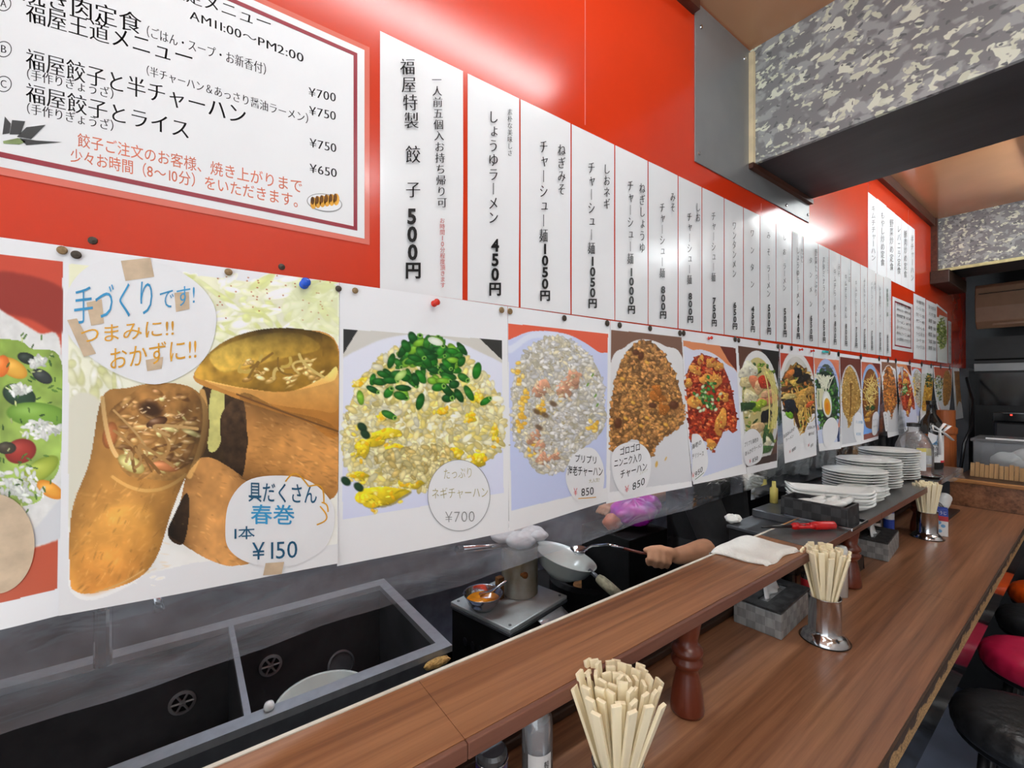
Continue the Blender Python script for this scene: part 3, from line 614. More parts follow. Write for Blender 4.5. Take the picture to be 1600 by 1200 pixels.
small_sheet('snack_menu', (1446.5, 468), (1463, 565), 'paper', 'white sheet of handwritten menu prices beside the salad photo', 'menu', ['おつまみ', 'メンマ 350', '焼豚 500', '春巻 150', '枝豆 300', '冷奴 250', '唐揚 500'])
small_sheet('narrow_slip', (1481, 501), (1486, 568), 'laminate', 'narrow slip at the far end of the red wall beyond the salad photo', 'menu slip', ['サ', 'ラ', 'ダ', '4', '5', '0'])

# ================================================================== printed photographs: a small painter working on the print's grid
def smooth_poly(pts, n=6):
    P = np.array(pts, float); N_ = len(P); out = []
    for i in range(N_):
        p0, p1, p2, p3 = P[i - 1], P[i], P[(i + 1) % N_], P[(i + 2) % N_]
        for t in np.arange(n) / n: out.append(.5 * (2 * p1 + (p2 - p0) * t + (2 * p0 - 5 * p1 + 4 * p2 - p3) * t * t + (3 * p1 - p0 - 3 * p2 + p3) * t ** 3))
    return np.array(out)
def inpoly(pts, X, Y):
    m = np.zeros(X.shape, bool); P = np.asarray(pts); n = len(P); j = n - 1
    for i in range(n):
        xi, yi = P[i]; xj, yj = P[j]
        if yi != yj: m ^= ((yi > Y) != (yj > Y)) & (X < (xj - xi) * (Y - yi) / (yj - yi) + xi)
        j = i
    return m
class Print:
    """paper with its own corners (3-D), a grid of colours, and painting in the picture's coordinates"""
    def __init__(s, tl, tr, bl, br, res=1.0, dx=.003, bXl=None, bXr=None, seed=0, rip=.002, pw=1.6, curl=False):
        s.dx = dx
        a, b_ = at_x(*tl, dx), at_x(*tr, dx); s.A = np.array(a); s.B = np.array(b_)
        if curl: s.Cc = np.array(at_x(*bl, bXl)); s.D = np.array(at_x(*br, bXr))
        else: s.Cc = np.array(at_y(*bl, a.y)); s.D = np.array(at_y(*br, b_.y))
        s.rip = rip; s.pw = pw; s.ph = seed * 1.7
        wpx = tr[0] - tl[0]; hpx = max(bl[1] - tl[1], br[1] - tr[1])
        s.nu = max(12, int(wpx * res)); s.nv = max(20, int(hpx * res))
        U, V = np.meshgrid(np.linspace(0, 1, s.nu), np.linspace(0, 1, s.nv)); s.U, s.V = U, V
        s.P = s.surf(U, V); q = proj(s.P); s.X = q[..., 0]; s.Y = q[..., 1]
        s.c = np.ones((s.nv, s.nu, 3)) * np.array([236, 237, 240.]); s.rng = np.random.default_rng(seed + 3)
    def surf(s, U, V, off=0):
        U = U[..., None]; V = V[..., None]; Vp = V ** s.pw
        top = s.A + (s.B - s.A) * U; bot = s.Cc + (s.D - s.Cc) * U
        P = top + (bot - top) * V
        P[..., :2] = (top + (bot - top) * Vp)[..., :2]
        P[..., 0] += (s.rip * np.sin(U * 5.1 + s.ph) * np.sin(V * 3.6 + s.ph * .6) * V)[..., 0] + off
        return P
    def inv(s, pts, off=0):
        pts = np.asarray(pts, float); u = np.full(len(pts), .5); v = np.full(len(pts), .5); h = 1e-3
        for _ in range(9):
            q = proj(s.surf(u, v, off)); qu = (proj(s.surf(u + h, v, off)) - q) / h; qv = (proj(s.surf(u, np.abs(v + h), off)) - q) / h; d = pts - q
            det = qu[:, 0] * qv[:, 1] - qu[:, 1] * qv[:, 0]; det = np.where(np.abs(det) < 1e-6, 1e-6, det)
            du = (d[:, 0] * qv[:, 1] - d[:, 1] * qv[:, 0]) / det; dv = (qu[:, 0] * d[:, 1] - qu[:, 1] * d[:, 0]) / det
            u = np.clip(u + np.clip(du, -.4, .4), -.15, 1.25); v = np.clip(v + np.clip(dv, -.4, .4), .001, 1.15)
        return s.surf(u, v, off)
    def noise(s, sc, seed=0, oct_=3):
        out = np.zeros(s.X.shape); tot = 0; am = 1
        for o in range(oct_):
            g = np.random.default_rng(seed * 10 + o).random((64, 64)); x = (s.X / sc * 2 ** o) % 63; y = (s.Y / sc * 2 ** o) % 63
            i = np.floor(x).astype(int); j = np.floor(y).astype(int); fx = x - i; fy = y - j; fx = fx * fx * (3 - 2 * fx); fy = fy * fy * (3 - 2 * fy)
            i2 = np.minimum(i + 1, 63); j2 = np.minimum(j + 1, 63)
            out += am * ((g[j, i] * (1 - fx) + g[j, i2] * fx) * (1 - fy) + (g[j2, i] * (1 - fx) + g[j2, i2] * fx) * fy); tot += am; am *= .55
        return out / tot
    def blend(s, mask, col, sl=(slice(None), slice(None))):
        m = mask[..., None]; s.c[sl] = s.c[sl] * (1 - m) + np.asarray(col, float) * m
    def window(s, x0, x1, y0, y1):
        mid = s.nv // 2; xs = s.X[mid]; mg = 4 + abs(s.X[0] - s.X[-1]).max()
        i0 = max(0, np.searchsorted(xs, x0 - mg) - 2); i1 = min(s.nu, np.searchsorted(xs, x1 + mg) + 2)
        if i1 <= i0: return None
        ys = s.Y[:, (i0 + i1 - 1) // 2]; j0 = max(0, np.searchsorted(ys, y0 - 9) - 2); j1 = min(s.nv, np.searchsorted(ys, y1 + 9) + 2)
        if j1 <= j0: return None
        return (slice(j0, j1), slice(i0, i1))
    def fill(s, col, x0=-1e9, x1=1e9, y0=-1e9, y1=1e9): s.blend(((s.X >= x0) & (s.X <= x1) & (s.Y >= y0) & (s.Y <= y1)).astype(float), col)
    def frac(s, u0, u1, v0, v1, col): s.blend(((s.U >= u0) & (s.U <= u1) & (s.V >= v0) & (s.V <= v1)).astype(float), col)
    def poly(s, pts, col, col2=None, ang=90, smooth=True, amp=0, nsc=12, seed=0, alpha=1, soft=0, clip=None):
        P = smooth_poly(pts) if smooth else np.array(pts, float)
        m = inpoly(P, s.X, s.Y).astype(float)
        if soft:
            for _ in range(soft):
                p = np.pad(m, 1, mode='edge'); m = (p[:-2, 1:-1] + p[2:, 1:-1] + p[1:-1, :-2] + p[1:-1, 2:] + 2 * m) / 6
        if clip is not None: m = m * clip
        c = np.ones(s.c.shape) * np.array(col, float)
        if col2 is not None:
            a = math.radians(ang); d = s.X * math.cos(a) + s.Y * math.sin(a); lo = (P @ [math.cos(a), math.sin(a)]).min(); hi = (P @ [math.cos(a), math.sin(a)]).max()
            t = np.clip((d - lo) / max(hi - lo, 1), 0, 1)[..., None]; c = c * (1 - t) + np.array(col2, float) * t
        if amp: c = c * (1 + amp * (s.noise(nsc, seed) - .5) * 2)[..., None]
        s.blend(m * alpha, c); return m
    def ell(s, x, y, rx, ry, ang=0, col=(255, 255, 255), edge=None, hl=0, soft=.15, alpha=1):
        r = max(rx, ry) + 1; w_ = s.window(x - r, x + r, y - r, y + r)
        if w_ is None: return
        X = s.X[w_] - x; Y = s.Y[w_] - y; a = math.radians(ang); ca, sa = math.cos(a), math.sin(a)
        d2 = ((X * ca + Y * sa) / rx) ** 2 + ((-X * sa + Y * ca) / ry) ** 2
        m = np.clip((1 - d2) / max(soft, .02), 0, 1) * alpha
        c = np.ones(X.shape + (3,)) * np.array(col, float)
        if edge is not None: t = np.clip(d2, 0, 1)[..., None] ** 1.5; c = c * (1 - t) + np.array(edge, float) * t
        if hl:
            h = np.exp(-(((X + rx * .3) / (rx * .45 + .4)) ** 2 + ((Y + ry * .35) / (ry * .4 + .4)) ** 2)); c = c + hl * h[..., None]
        s.blend(m, c, w_)
    def lump(s, x, y, rx, ry, ang=0, col=(200, 150, 90), rough=.22, hl=3):
        """irregular piece of food"""
        r = s.rng; P = np.array(oval(0, 0, rx, ry, 11)); P *= (1 + rough * r.normal(size=(11, 1))); a = math.radians(ang); R_ = np.array([[math.cos(a), math.sin(a)], [-math.sin(a), math.cos(a)]])
        P = P @ R_ + [x, y]; c = np.array(col, float); s.poly(P + [rx * .08, ry * .12], c * .45, alpha=.55, soft=1); s.poly(P, np.minimum(c * 1.12, 255), c * .74, 70, amp=.2, nsc=max(2.5, rx * .5), seed=int(r.integers(99)))
        for _ in range(hl): q = r.normal(size=2) * .38; s.ell(x + q[0] * rx, y + q[1] * ry, max(.7, rx * .14), max(.5, ry * .1), ang, np.minimum(c * 1.3 + 30, 255), None, 0, .7, .8)
        for _ in range(4): q = r.normal(size=2) * .42; s.ell(x + q[0] * rx, y + q[1] * ry, max(.8, rx * .2), max(.5, ry * .12), ang + r.uniform(-40, 40), c * .66, None, 0, .9, .6)
    def grade(s, gain=1.0, sat=1.0, con=1.0):
        m = np.abs(s.c - np.array([236, 237, 240.])).sum(-1, keepdims=True) > 2; L = s.c @ np.array([.3, .59, .11]); c = L[..., None] + (s.c - L[..., None]) * sat; c = (128 + (c - 128) * con) * gain
        s.c = np.where(m, np.clip(c, 0, 250), s.c)
    def axis_shade(s, pts, p0, p1, wd, amt=.25, pk=-.2):
        """round a printed roll across its axis p0-p1"""
        m = inpoly(smooth_poly(pts), s.X, s.Y); d = np.array(p1, float) - p0; d /= np.linalg.norm(d); q = ((s.X - p0[0]) * -d[1] + (s.Y - p0[1]) * d[0]) / wd
        f = 1 + amt * (.55 - (q - pk) ** 2 * 1.4); s.c = np.where(m[..., None], s.c * np.clip(f, .5, 1.25)[..., None], s.c)
    def grains(s, region, n, L, W, pal, edge=.72, hl=25, angs=(0, 180), seed=1, clip=None):
        r = np.random.default_rng(seed); P = smooth_poly(region); lo = P.min(0); hi = P.max(0)
        q = lo + r.random((n * 3, 2)) * (hi - lo); q = q[inpoly(P, q[:, 0], q[:, 1])][:n]; pal = np.array(pal, float)
        for x, y in q:
            c = pal[r.integers(len(pal))] * (.86 + .24 * r.random()); f = .75 + .5 * r.random()
            s.ell(x, y, L * f, W * f, r.uniform(*angs), c, c * edge, hl * r.random(), .3)
    def strand(s, pts, wd, col, edge=None):
        P = np.array(pts, float); t = np.linspace(0, 1, int(np.clip(np.linalg.norm(np.diff(P, axis=0), axis=1).sum() / max(wd * .6, .5), 8, 220)))[:, None]
        if len(P) == 3: Q = P[0] * (1 - t) ** 2 + 2 * P[1] * t * (1 - t) + P[2] * t * t
        else: Q = P[0] * (1 - t) + P[1] * t
        for x, y in Q: s.ell(x, y, wd, wd, 0, col, edge, 0, .5)
    def finish(s, name, label, cat, group=None, parent=None):
        n, m_ = s.nv, s.nu; me = bpy.data.meshes.new(name)
        ii = np.arange(n * m_).reshape(n, m_); f = np.stack([ii[:-1, :-1], ii[:-1, 1:], ii[1:, 1:], ii[1:, :-1]], -1).reshape(-1, 4)
        me.vertices.add(n * m_); me.vertices.foreach_set('co', s.P.reshape(-1).astype(np.float32))
        me.loops.add(len(f) * 4); me.loops.foreach_set('vertex_index', f.reshape(-1).astype(np.int32)); me.polygons.add(len(f))
        me.polygons.foreach_set('loop_start', np.arange(len(f), dtype=np.int32) * 4); me.polygons.foreach_set('loop_total', np.full(len(f), 4, np.int32)); me.polygons.foreach_set('use_smooth', np.ones(len(f), bool)); me.update(calc_edges=True)
        at = me.color_attributes.new('print', 'FLOAT_COLOR', 'POINT'); c = np.ones((n * m_, 4), np.float32); c[:, :3] = lin(np.clip(s.c, 0, 255).reshape(-1, 3) / 255); at.data.foreach_set('color', c.reshape(-1))
        me.materials.append(M['printed']); o = bpy.data.objects.new(name, me); COL.objects.link(o)
        s.o = o; return tag(o, label, cat, group)
    def sticker(s, pts, name='price_sticker', m='paper', off=.0012, smooth=True):
        P = smooth_poly(pts, 5) if smooth else np.array(pts, float); c = P.mean(0); Q = np.concatenate([[c], (P + c) / 2, P]); n = len(P)
        f = [(0, 1 + i, 1 + (i + 1) % n) for i in range(n)] + [(1 + i, 1 + n + i, 1 + n + (i + 1) % n, 1 + (i + 1) % n) for i in range(n)]
        return raw(name, s.inv(Q, off), f, M[m], s.o)
    def text(s, parts, m, parent, name='lettering', off=.0018):
        v, f = merge(parts if isinstance(parts, list) else [parts]); return raw(name, s.inv(v, off), f, m, parent)
def oval(cx, cy, rx, ry, n=14, ang=0):
    a = math.radians(ang); return [(cx + rx * math.cos(t) * math.cos(a) - ry * math.sin(t) * math.sin(a), cy + rx * math.cos(t) * math.sin(a) + ry * math.sin(t) * math.cos(a)) for t in np.arange(n) * 2 * PI / n]
def stroke(pts, wd):
    P = np.array(pts, float); d = np.gradient(P, axis=0); nrm = np.stack([-d[:, 1], d[:, 0]], 1) / (np.linalg.norm(d, axis=1)[:, None] + 1e-9) * wd / 2
    n = len(P); return np.concatenate([P + nrm, P - nrm]), [(i, i + 1, n + i + 1, n + i) for i in range(n - 1)]

# ================================================================== the row of food photographs
GP = 'printed food photographs pinned along the red wall'
WHITE = (236, 237, 240)
def wl(t): return row_text(*t)
# --- vegetable dish at the left edge
p = Print((-160, 349), (99, 384), (-160, 1020), (93, 962), .7, .0035, seed=1)
p.poly([(-170, 378), (98, 409), (90, 920), (-170, 985)], (206, 74, 52), (196, 92, 62), 90, smooth=False)
p.poly([(-10, 425), (97, 450), (97, 520), (50, 500), (-10, 480)], (140, 44, 36), soft=8, alpha=.8)
p.poly([(-30, 470), (10, 490), (60, 520), (96, 545), (96, 800), (40, 860), (-160, 880), (-160, 470)], (226, 226, 224), amp=.05, soft=2)
p.poly([(-160, 540), (10, 530), (50, 545), (96, 565), (94, 720), (70, 760), (40, 790), (-160, 800)], (146, 176, 76), (158, 186, 92), amp=.25, nsc=30)
for x, y, a, b_, g, c, e in ((20, 575, 26, 14, 30, (236, 180, 70), (206, 140, 40)), (3, 572, 12, 18, 10, (240, 130, 50), (210, 96, 30)), (42, 560, 16, 9, 20, (40, 52, 44), (24, 32, 28)), (66, 588, 18, 10, 30, (56, 62, 60), (30, 36, 34)), (30, 618, 28, 18, 20, (44, 74, 50), (26, 44, 32)), (58, 648, 50, 20, 5, (126, 170, 62), (96, 140, 44)), (32, 705, 26, 20, -15, (168, 52, 40), (120, 32, 26)), (62, 735, 36, 16, -35, (176, 190, 70), (120, 144, 40)), (78, 765, 24, 12, 30, (240, 168, 60), (220, 130, 30)), (10, 700, 16, 10, 0, (70, 60, 46), (40, 40, 30))): p.ell(x, y, a, b_, g, c, e, 30)
for x, y, r in ((60, 672, 18), (30, 610, 12), (25, 745, 22), (50, 770, 18), (75, 670, 14), (10, 760, 16), (60, 566, 8)):
    p.grains(oval(x, y, r * 1.5, r * .8), 26, 7, 3, [(240, 240, 236), (226, 230, 222), (212, 216, 210)], .85, 20, seed=int(x + y))
p.grains([(0, 530), (90, 550), (90, 740), (0, 800)], 60, 5, 1.6, [(60, 100, 40), (206, 216, 150), (90, 130, 50)], .8, 20, seed=5)
p.poly([(97, 780), (60, 820), (30, 850), (96, 840)], (214, 216, 220), soft=3)
p.finish('food_poster', 'food photograph of mixed vegetables, cut off at the left edge of the row', 'poster', GP)
st = p.sticker(oval(-8, 850, 62, 78)); st.data.materials[0] = M['tape']
# --- spring rolls
p = Print((99, 384.5), (530, 441.5), (92, 962), (528, 881), .85, .0045, seed=2, rip=.003)
p.poly([(106, 412), (320, 432), (528, 456), (527, 850), (300, 880), (110, 926)], (222, 222, 190), (226, 226, 226), 90, smooth=False, amp=.06, nsc=40)
for i in range(130):      # shredded cabbage
    r = p.rng; x = r.uniform(290, 530); y = 430 + r.uniform(5, 95); p.ell(x, y, r.uniform(8, 34), r.uniform(3, 9), r.uniform(-60, 60), [(240, 240, 226), (216, 222, 160), (248, 248, 244), (206, 212, 130), (232, 234, 200)][i % 5], (200, 204, 150), 20, .5, .85)
for i in range(26): r = p.rng; p.ell(r.uniform(108, 200), r.uniform(560, 640), r.uniform(8, 26), r.uniform(4, 10), r.uniform(30, 110), [(214, 214, 176), (232, 232, 224), (200, 202, 140)][i % 3], (170, 170, 110), 10, .5, .8)
for i in range(60): r = p.rng; p.ell(r.uniform(300, 520), r.uniform(430, 500), 1.6, 1.2, 0, (176, 96, 40), None, 0, .5)
p.poly([(255, 590), (300, 560), (340, 580), (330, 620), (290, 640)], (236, 234, 222), (200, 196, 150), 90)
p.poly([(480, 440), (528, 452), (528, 540), (470, 520), (440, 480)], (208, 216, 150), (224, 228, 190), 90, soft=3, alpha=.55)
p.poly([(105, 640), (150, 620), (180, 700), (130, 800), (108, 830)], (208, 206, 188), soft=4)
p.poly([(320, 600), (400, 600), (420, 740), (330, 760), (300, 700)], (70, 52, 32), amp=.3, nsc=10)     # dark gap
p.poly([(330, 610), (350, 605), (345, 690), (325, 700)], (196, 190, 110), amp=.1)
# back right roll lower body
p.poly([(376, 615), (440, 640), (527, 672), (527, 770), (480, 778), (400, 755), (372, 740), (388, 690)], (150, 104, 54), (190, 130, 64), 70, amp=.16, nsc=26, seed=4)
p.poly([(345, 650), (378, 622), (386, 690), (376, 750), (352, 720)], (84, 62, 42), (60, 44, 30), amp=.3, nsc=9, seed=2)
# top right roll and its open end
p.poly([(302, 590), (340, 545), (400, 525), (470, 515), (528, 540), (528, 680), (480, 660), (420, 640), (350, 615)], (206, 146, 68), (176, 112, 42), 80, amp=.1, nsc=30, seed=6)
p.poly([(304, 584), (340, 540), (400, 516), (470, 514), (522, 532), (527, 585), (505, 600), (440, 612), (370, 606), (325, 596)], (168, 128, 44), (120, 88, 26), 60, amp=.25, nsc=16, seed=7)
p.poly([(330, 552), (400, 524), (470, 522), (500, 545), (440, 560), (380, 575), (345, 580)], (196, 162, 66), (156, 120, 40), 60, amp=.2, nsc=12, seed=8, soft=2)
for i in range(40): r = p.rng; p.ell(r.uniform(385, 505), r.uniform(560, 604), r.uniform(4, 13), r.uniform(2, 5), r.uniform(-40, 40), [(196, 160, 92), (142, 104, 44), (216, 186, 122), (160, 126, 60)][i % 4], (110, 80, 30), 50, .4)
p.poly([(505, 590), (527, 575), (527, 640), (490, 640), (430, 632), (360, 612), (320, 594), (380, 606), (450, 612)], (226, 172, 92), (196, 132, 56), 90, amp=.06)
# lower middle roll
p.poly([(292, 740), (312, 716), (345, 722), (400, 770), (420, 860), (370, 884), (330, 876), (285, 850), (262, 830), (280, 790)], (166, 116, 62), (190, 134, 74), 60, amp=.16, nsc=22, seed=9)
p.poly([(262, 836), (276, 796), (292, 770), (296, 800), (286, 850)], (70, 50, 32), amp=.2)
# large front roll
p.poly([(160, 620), (200, 606), (250, 598), (300, 606), (325, 640), (322, 700), (292, 742), (268, 800), (245, 870), (212, 906), (150, 926), (118, 924), (109, 900), (112, 800), (140, 720)], (156, 112, 58), (206, 142, 60), 95, amp=.14, nsc=34, seed=10)
p.poly([(118, 870), (150, 815), (180, 790), (240, 800), (225, 880), (180, 915), (130, 925)], (212, 152, 66), (192, 122, 50), 90, amp=.16, nsc=30, seed=11, soft=40, alpha=.8)
p.poly([(196, 622), (230, 602), (280, 600), (312, 622), (316, 680), (296, 730), (270, 750), (230, 748), (196, 740), (176, 700), (168, 650)], (132, 92, 46), (168, 122, 62), 80, amp=.3, nsc=16, seed=12)
for i in range(110):
    r = p.rng; x = r.uniform(175, 312); y = r.uniform(606, 745)
    if inpoly(np.array([(196, 622), (280, 600), (314, 640), (296, 730), (230, 748), (176, 700)]), np.array([x]), np.array([y]))[0]:
        p.ell(x, y, r.uniform(5, 24), r.uniform(2, 6), r.uniform(-60, 50), [(176, 132, 70), (116, 76, 36), (196, 156, 92), (150, 106, 56), (92, 58, 26), (196, 190, 120)][i % 6], (106, 70, 32), 60, .5, .8)
p.ell(236, 640, 26, 16, 20, (62, 40, 22), (90, 58, 30), 0, .8); p.ell(245, 660, 18, 8, -20, (96, 62, 36), (60, 36, 20), 60); p.ell(205, 725, 24, 12, 30, (186, 180, 110), (140, 120, 60), 30); p.ell(254, 728, 26, 8, 12, (196, 120, 70), (140, 84, 40), 30)
p.ell(172, 680, 12, 22, 10, (176, 104, 56), (130, 76, 36), 20)
for i in range(60): r = p.rng; p.ell(r.uniform(190, 312), r.uniform(615, 735), r.uniform(2, 6), r.uniform(.8, 1.6), r.uniform(-50, 30), (238, 214, 170), None, 0, .8, .7)
p.strand([(160, 622), (166, 690), (182, 712)], 4, (206, 166, 104)); p.strand([(316, 612), (332, 670), (296, 744)], 5, (196, 148, 82)); p.strand([(176, 745), (235, 790), (290, 742)], 3, (196, 150, 80))
for i in range(140):
    r = p.rng; p.ell(r.uniform(115, 260), r.uniform(760, 915), r.uniform(3, 11), r.uniform(1, 3), r.uniform(-60, 20), (226, 166, 84), None, 0, .9, .14); p.ell(r.uniform(395, 527), r.uniform(660, 770), r.uniform(3, 11), r.uniform(1, 3), r.uniform(-10, 40), (120, 80, 40), None, 0, .9, .2)
p.poly([(98, 930), (108, 926), (140, 927), (215, 906), (262, 860), (330, 882), (527, 845), (527, 880), (93, 962)], (232, 233, 236), smooth=False, soft=1) if False else None
ROLL = [(160, 620), (200, 606), (250, 598), (300, 606), (325, 640), (322, 700), (292, 742), (268, 800), (245, 870), (212, 906), (150, 926), (118, 924), (109, 900), (112, 800), (140, 720)]
BACK = [(376, 615), (440, 640), (527, 672), (527, 770), (480, 778), (400, 755), (372, 740), (388, 690)]; LOW = [(292, 740), (312, 716), (345, 722), (400, 770), (420, 860), (370, 884), (330, 876), (285, 850), (262, 830), (280, 790)]
for P_, n_, c_ in ((ROLL, 420, 11), (BACK, 170, 8), (LOW, 110, 8)):
    q = smooth_poly(P_); lo, hi = q.min(0), q.max(0)
    for i in range(n_):
        r = p.rng; x, y = lo + r.random(2) * (hi - lo)
        if inpoly(q, np.array([x]), np.array([y]))[0] and not (P_ is ROLL and y < 752): p.ell(x, y, r.uniform(2, c_), r.uniform(.7, 2.6), r.uniform(-75, -35) if P_ is ROLL else r.uniform(10, 50), [(232, 176, 100), (120, 78, 36), (206, 146, 74), (96, 60, 28), (240, 196, 126)][i % 5], None, 0, .9, .24)
p.axis_shade(ROLL, (245, 610), (165, 905), 92, .34, .1); p.axis_shade(BACK, (380, 690), (527, 730), 70, .4, -.1); p.axis_shade(LOW, (330, 730), (350, 880), 66, .4, .0); p.axis_shade([(304, 584), (340, 540), (400, 516), (470, 514), (522, 532), (527, 585), (505, 600), (440, 612), (370, 606), (325, 596)], (310, 565), (525, 560), 60, .4, .35)
p.strand([(150, 925), (190, 915), (225, 890)], 1.3, (216, 166, 100)); p.strand([(528, 674), (450, 647), (370, 616)], 1.6, (120, 80, 40))
for i in range(8): r = p.rng; a = r.uniform(190, 290); p.strand([(a, r.uniform(630, 740)), (a + r.normal() * 26, r.uniform(640, 730)), (a + r.normal() * 40, r.uniform(640, 740))], r.uniform(1.6, 3.2), [(176, 132, 74), (190, 150, 92), (140, 98, 50)][i % 3])
for i in range(9): r = p.rng; a = r.uniform(345, 480); p.strand([(a, r.uniform(545, 590)), (a + r.normal() * 26, r.uniform(545, 595)), (a + r.normal() * 40, r.uniform(550, 595))], r.uniform(1.6, 3), [(196, 164, 74), (206, 178, 100), (140, 104, 40)][i % 3])
p.grade(1.03, .86, 1.12)
p.fill(WHITE, x1=107)
p.finish('food_poster', 'large food photograph of cut spring rolls with two round handwritten notes', 'poster', GP)
st = p.sticker([(100, 500), (108, 450), (140, 415), (190, 402), (240, 408), (300, 436), (334, 476), (336, 520), (318, 562), (275, 592), (232, 600), (175, 580), (125, 545), (106, 520)], 'round_note')
zz = lambda x, y: (x * .5, 360 + y * .5)
p.text([row_text('手づくり', zz(228, 285), zz(490, 252), 62, -.004), row_text('です!', zz(495, 245), zz(612, 225), 36, -.004)], M['blue_ink'], st)
p.text([row_text('つまみに!!', zz(248, 352), zz(548, 325), 31, .0), row_text('おかずに!!', zz(338, 432), zz(618, 396), 38, 0)], M['yellow_ink'], st, 'amber_lettering')
for q in ([(378, 95), (470, 85), (482, 145), (392, 158)], [(545, 195), (590, 192), (592, 245), (550, 255)], [(270, 225), (318, 215), (325, 290), (285, 298)], [(455, 405), (510, 395), (505, 432), (460, 440)], [(210, 280), (240, 275), (300, 385), (262, 395)]):
    v = p.inv([zz(*a) for a in q], .0016); raw('tape', v, [(0, 1, 2, 3)], M['tape'], st)
st = p.sticker([(352, 830), (358, 785), (385, 752), (430, 743), (480, 750), (515, 780), (523, 815), (508, 855), (470, 880), (430, 886), (385, 878), (358, 858)], 'oval_note')
p.text([row_text('具だくさん', zz(775, 842), zz(992, 850), 34, .006)], M['teal_ink'], st); p.text([row_text('春巻', zz(782, 912), zz(922, 914), 33, .008)], M['blue_ink'], st, 'blue_lettering')
p.text([row_text('1本', zz(722, 964), zz(798, 960), 22, .006), row_text('¥150', zz(788, 1030), zz(934, 1022), 38, 0)], M['teal_ink'], st, 'price')
t = np.linspace(0, 1, 40); pts = []
for (x0, y0, x1, y1, b_) in ((892, 785, 965, 800, -26), (965, 800, 1012, 850, 30), (1005, 850, 1025, 880, 20), (1000, 862, 990, 920, 45)):
    q = np.array([[x0 + (x1 - x0) * a + (y1 - y0) / 60 * b_ * math.sin(a * PI) * .6, y0 + (y1 - y0) * a - (x1 - x0) / 60 * abs(b_) * math.sin(a * PI)] for a in np.linspace(0, 1, 12)]); pts.append(stroke([zz(*a) for a in q], 2.2))
p.text(pts, M['yellow_ink'], st, 'cloud_doodle')
v = p.inv([zz(*a) for a in ((830, 1040), (888, 1036), (880, 1074), (822, 1078))], .0016); raw('tape', v, [(0, 1, 2, 3)], M['tape'], st)

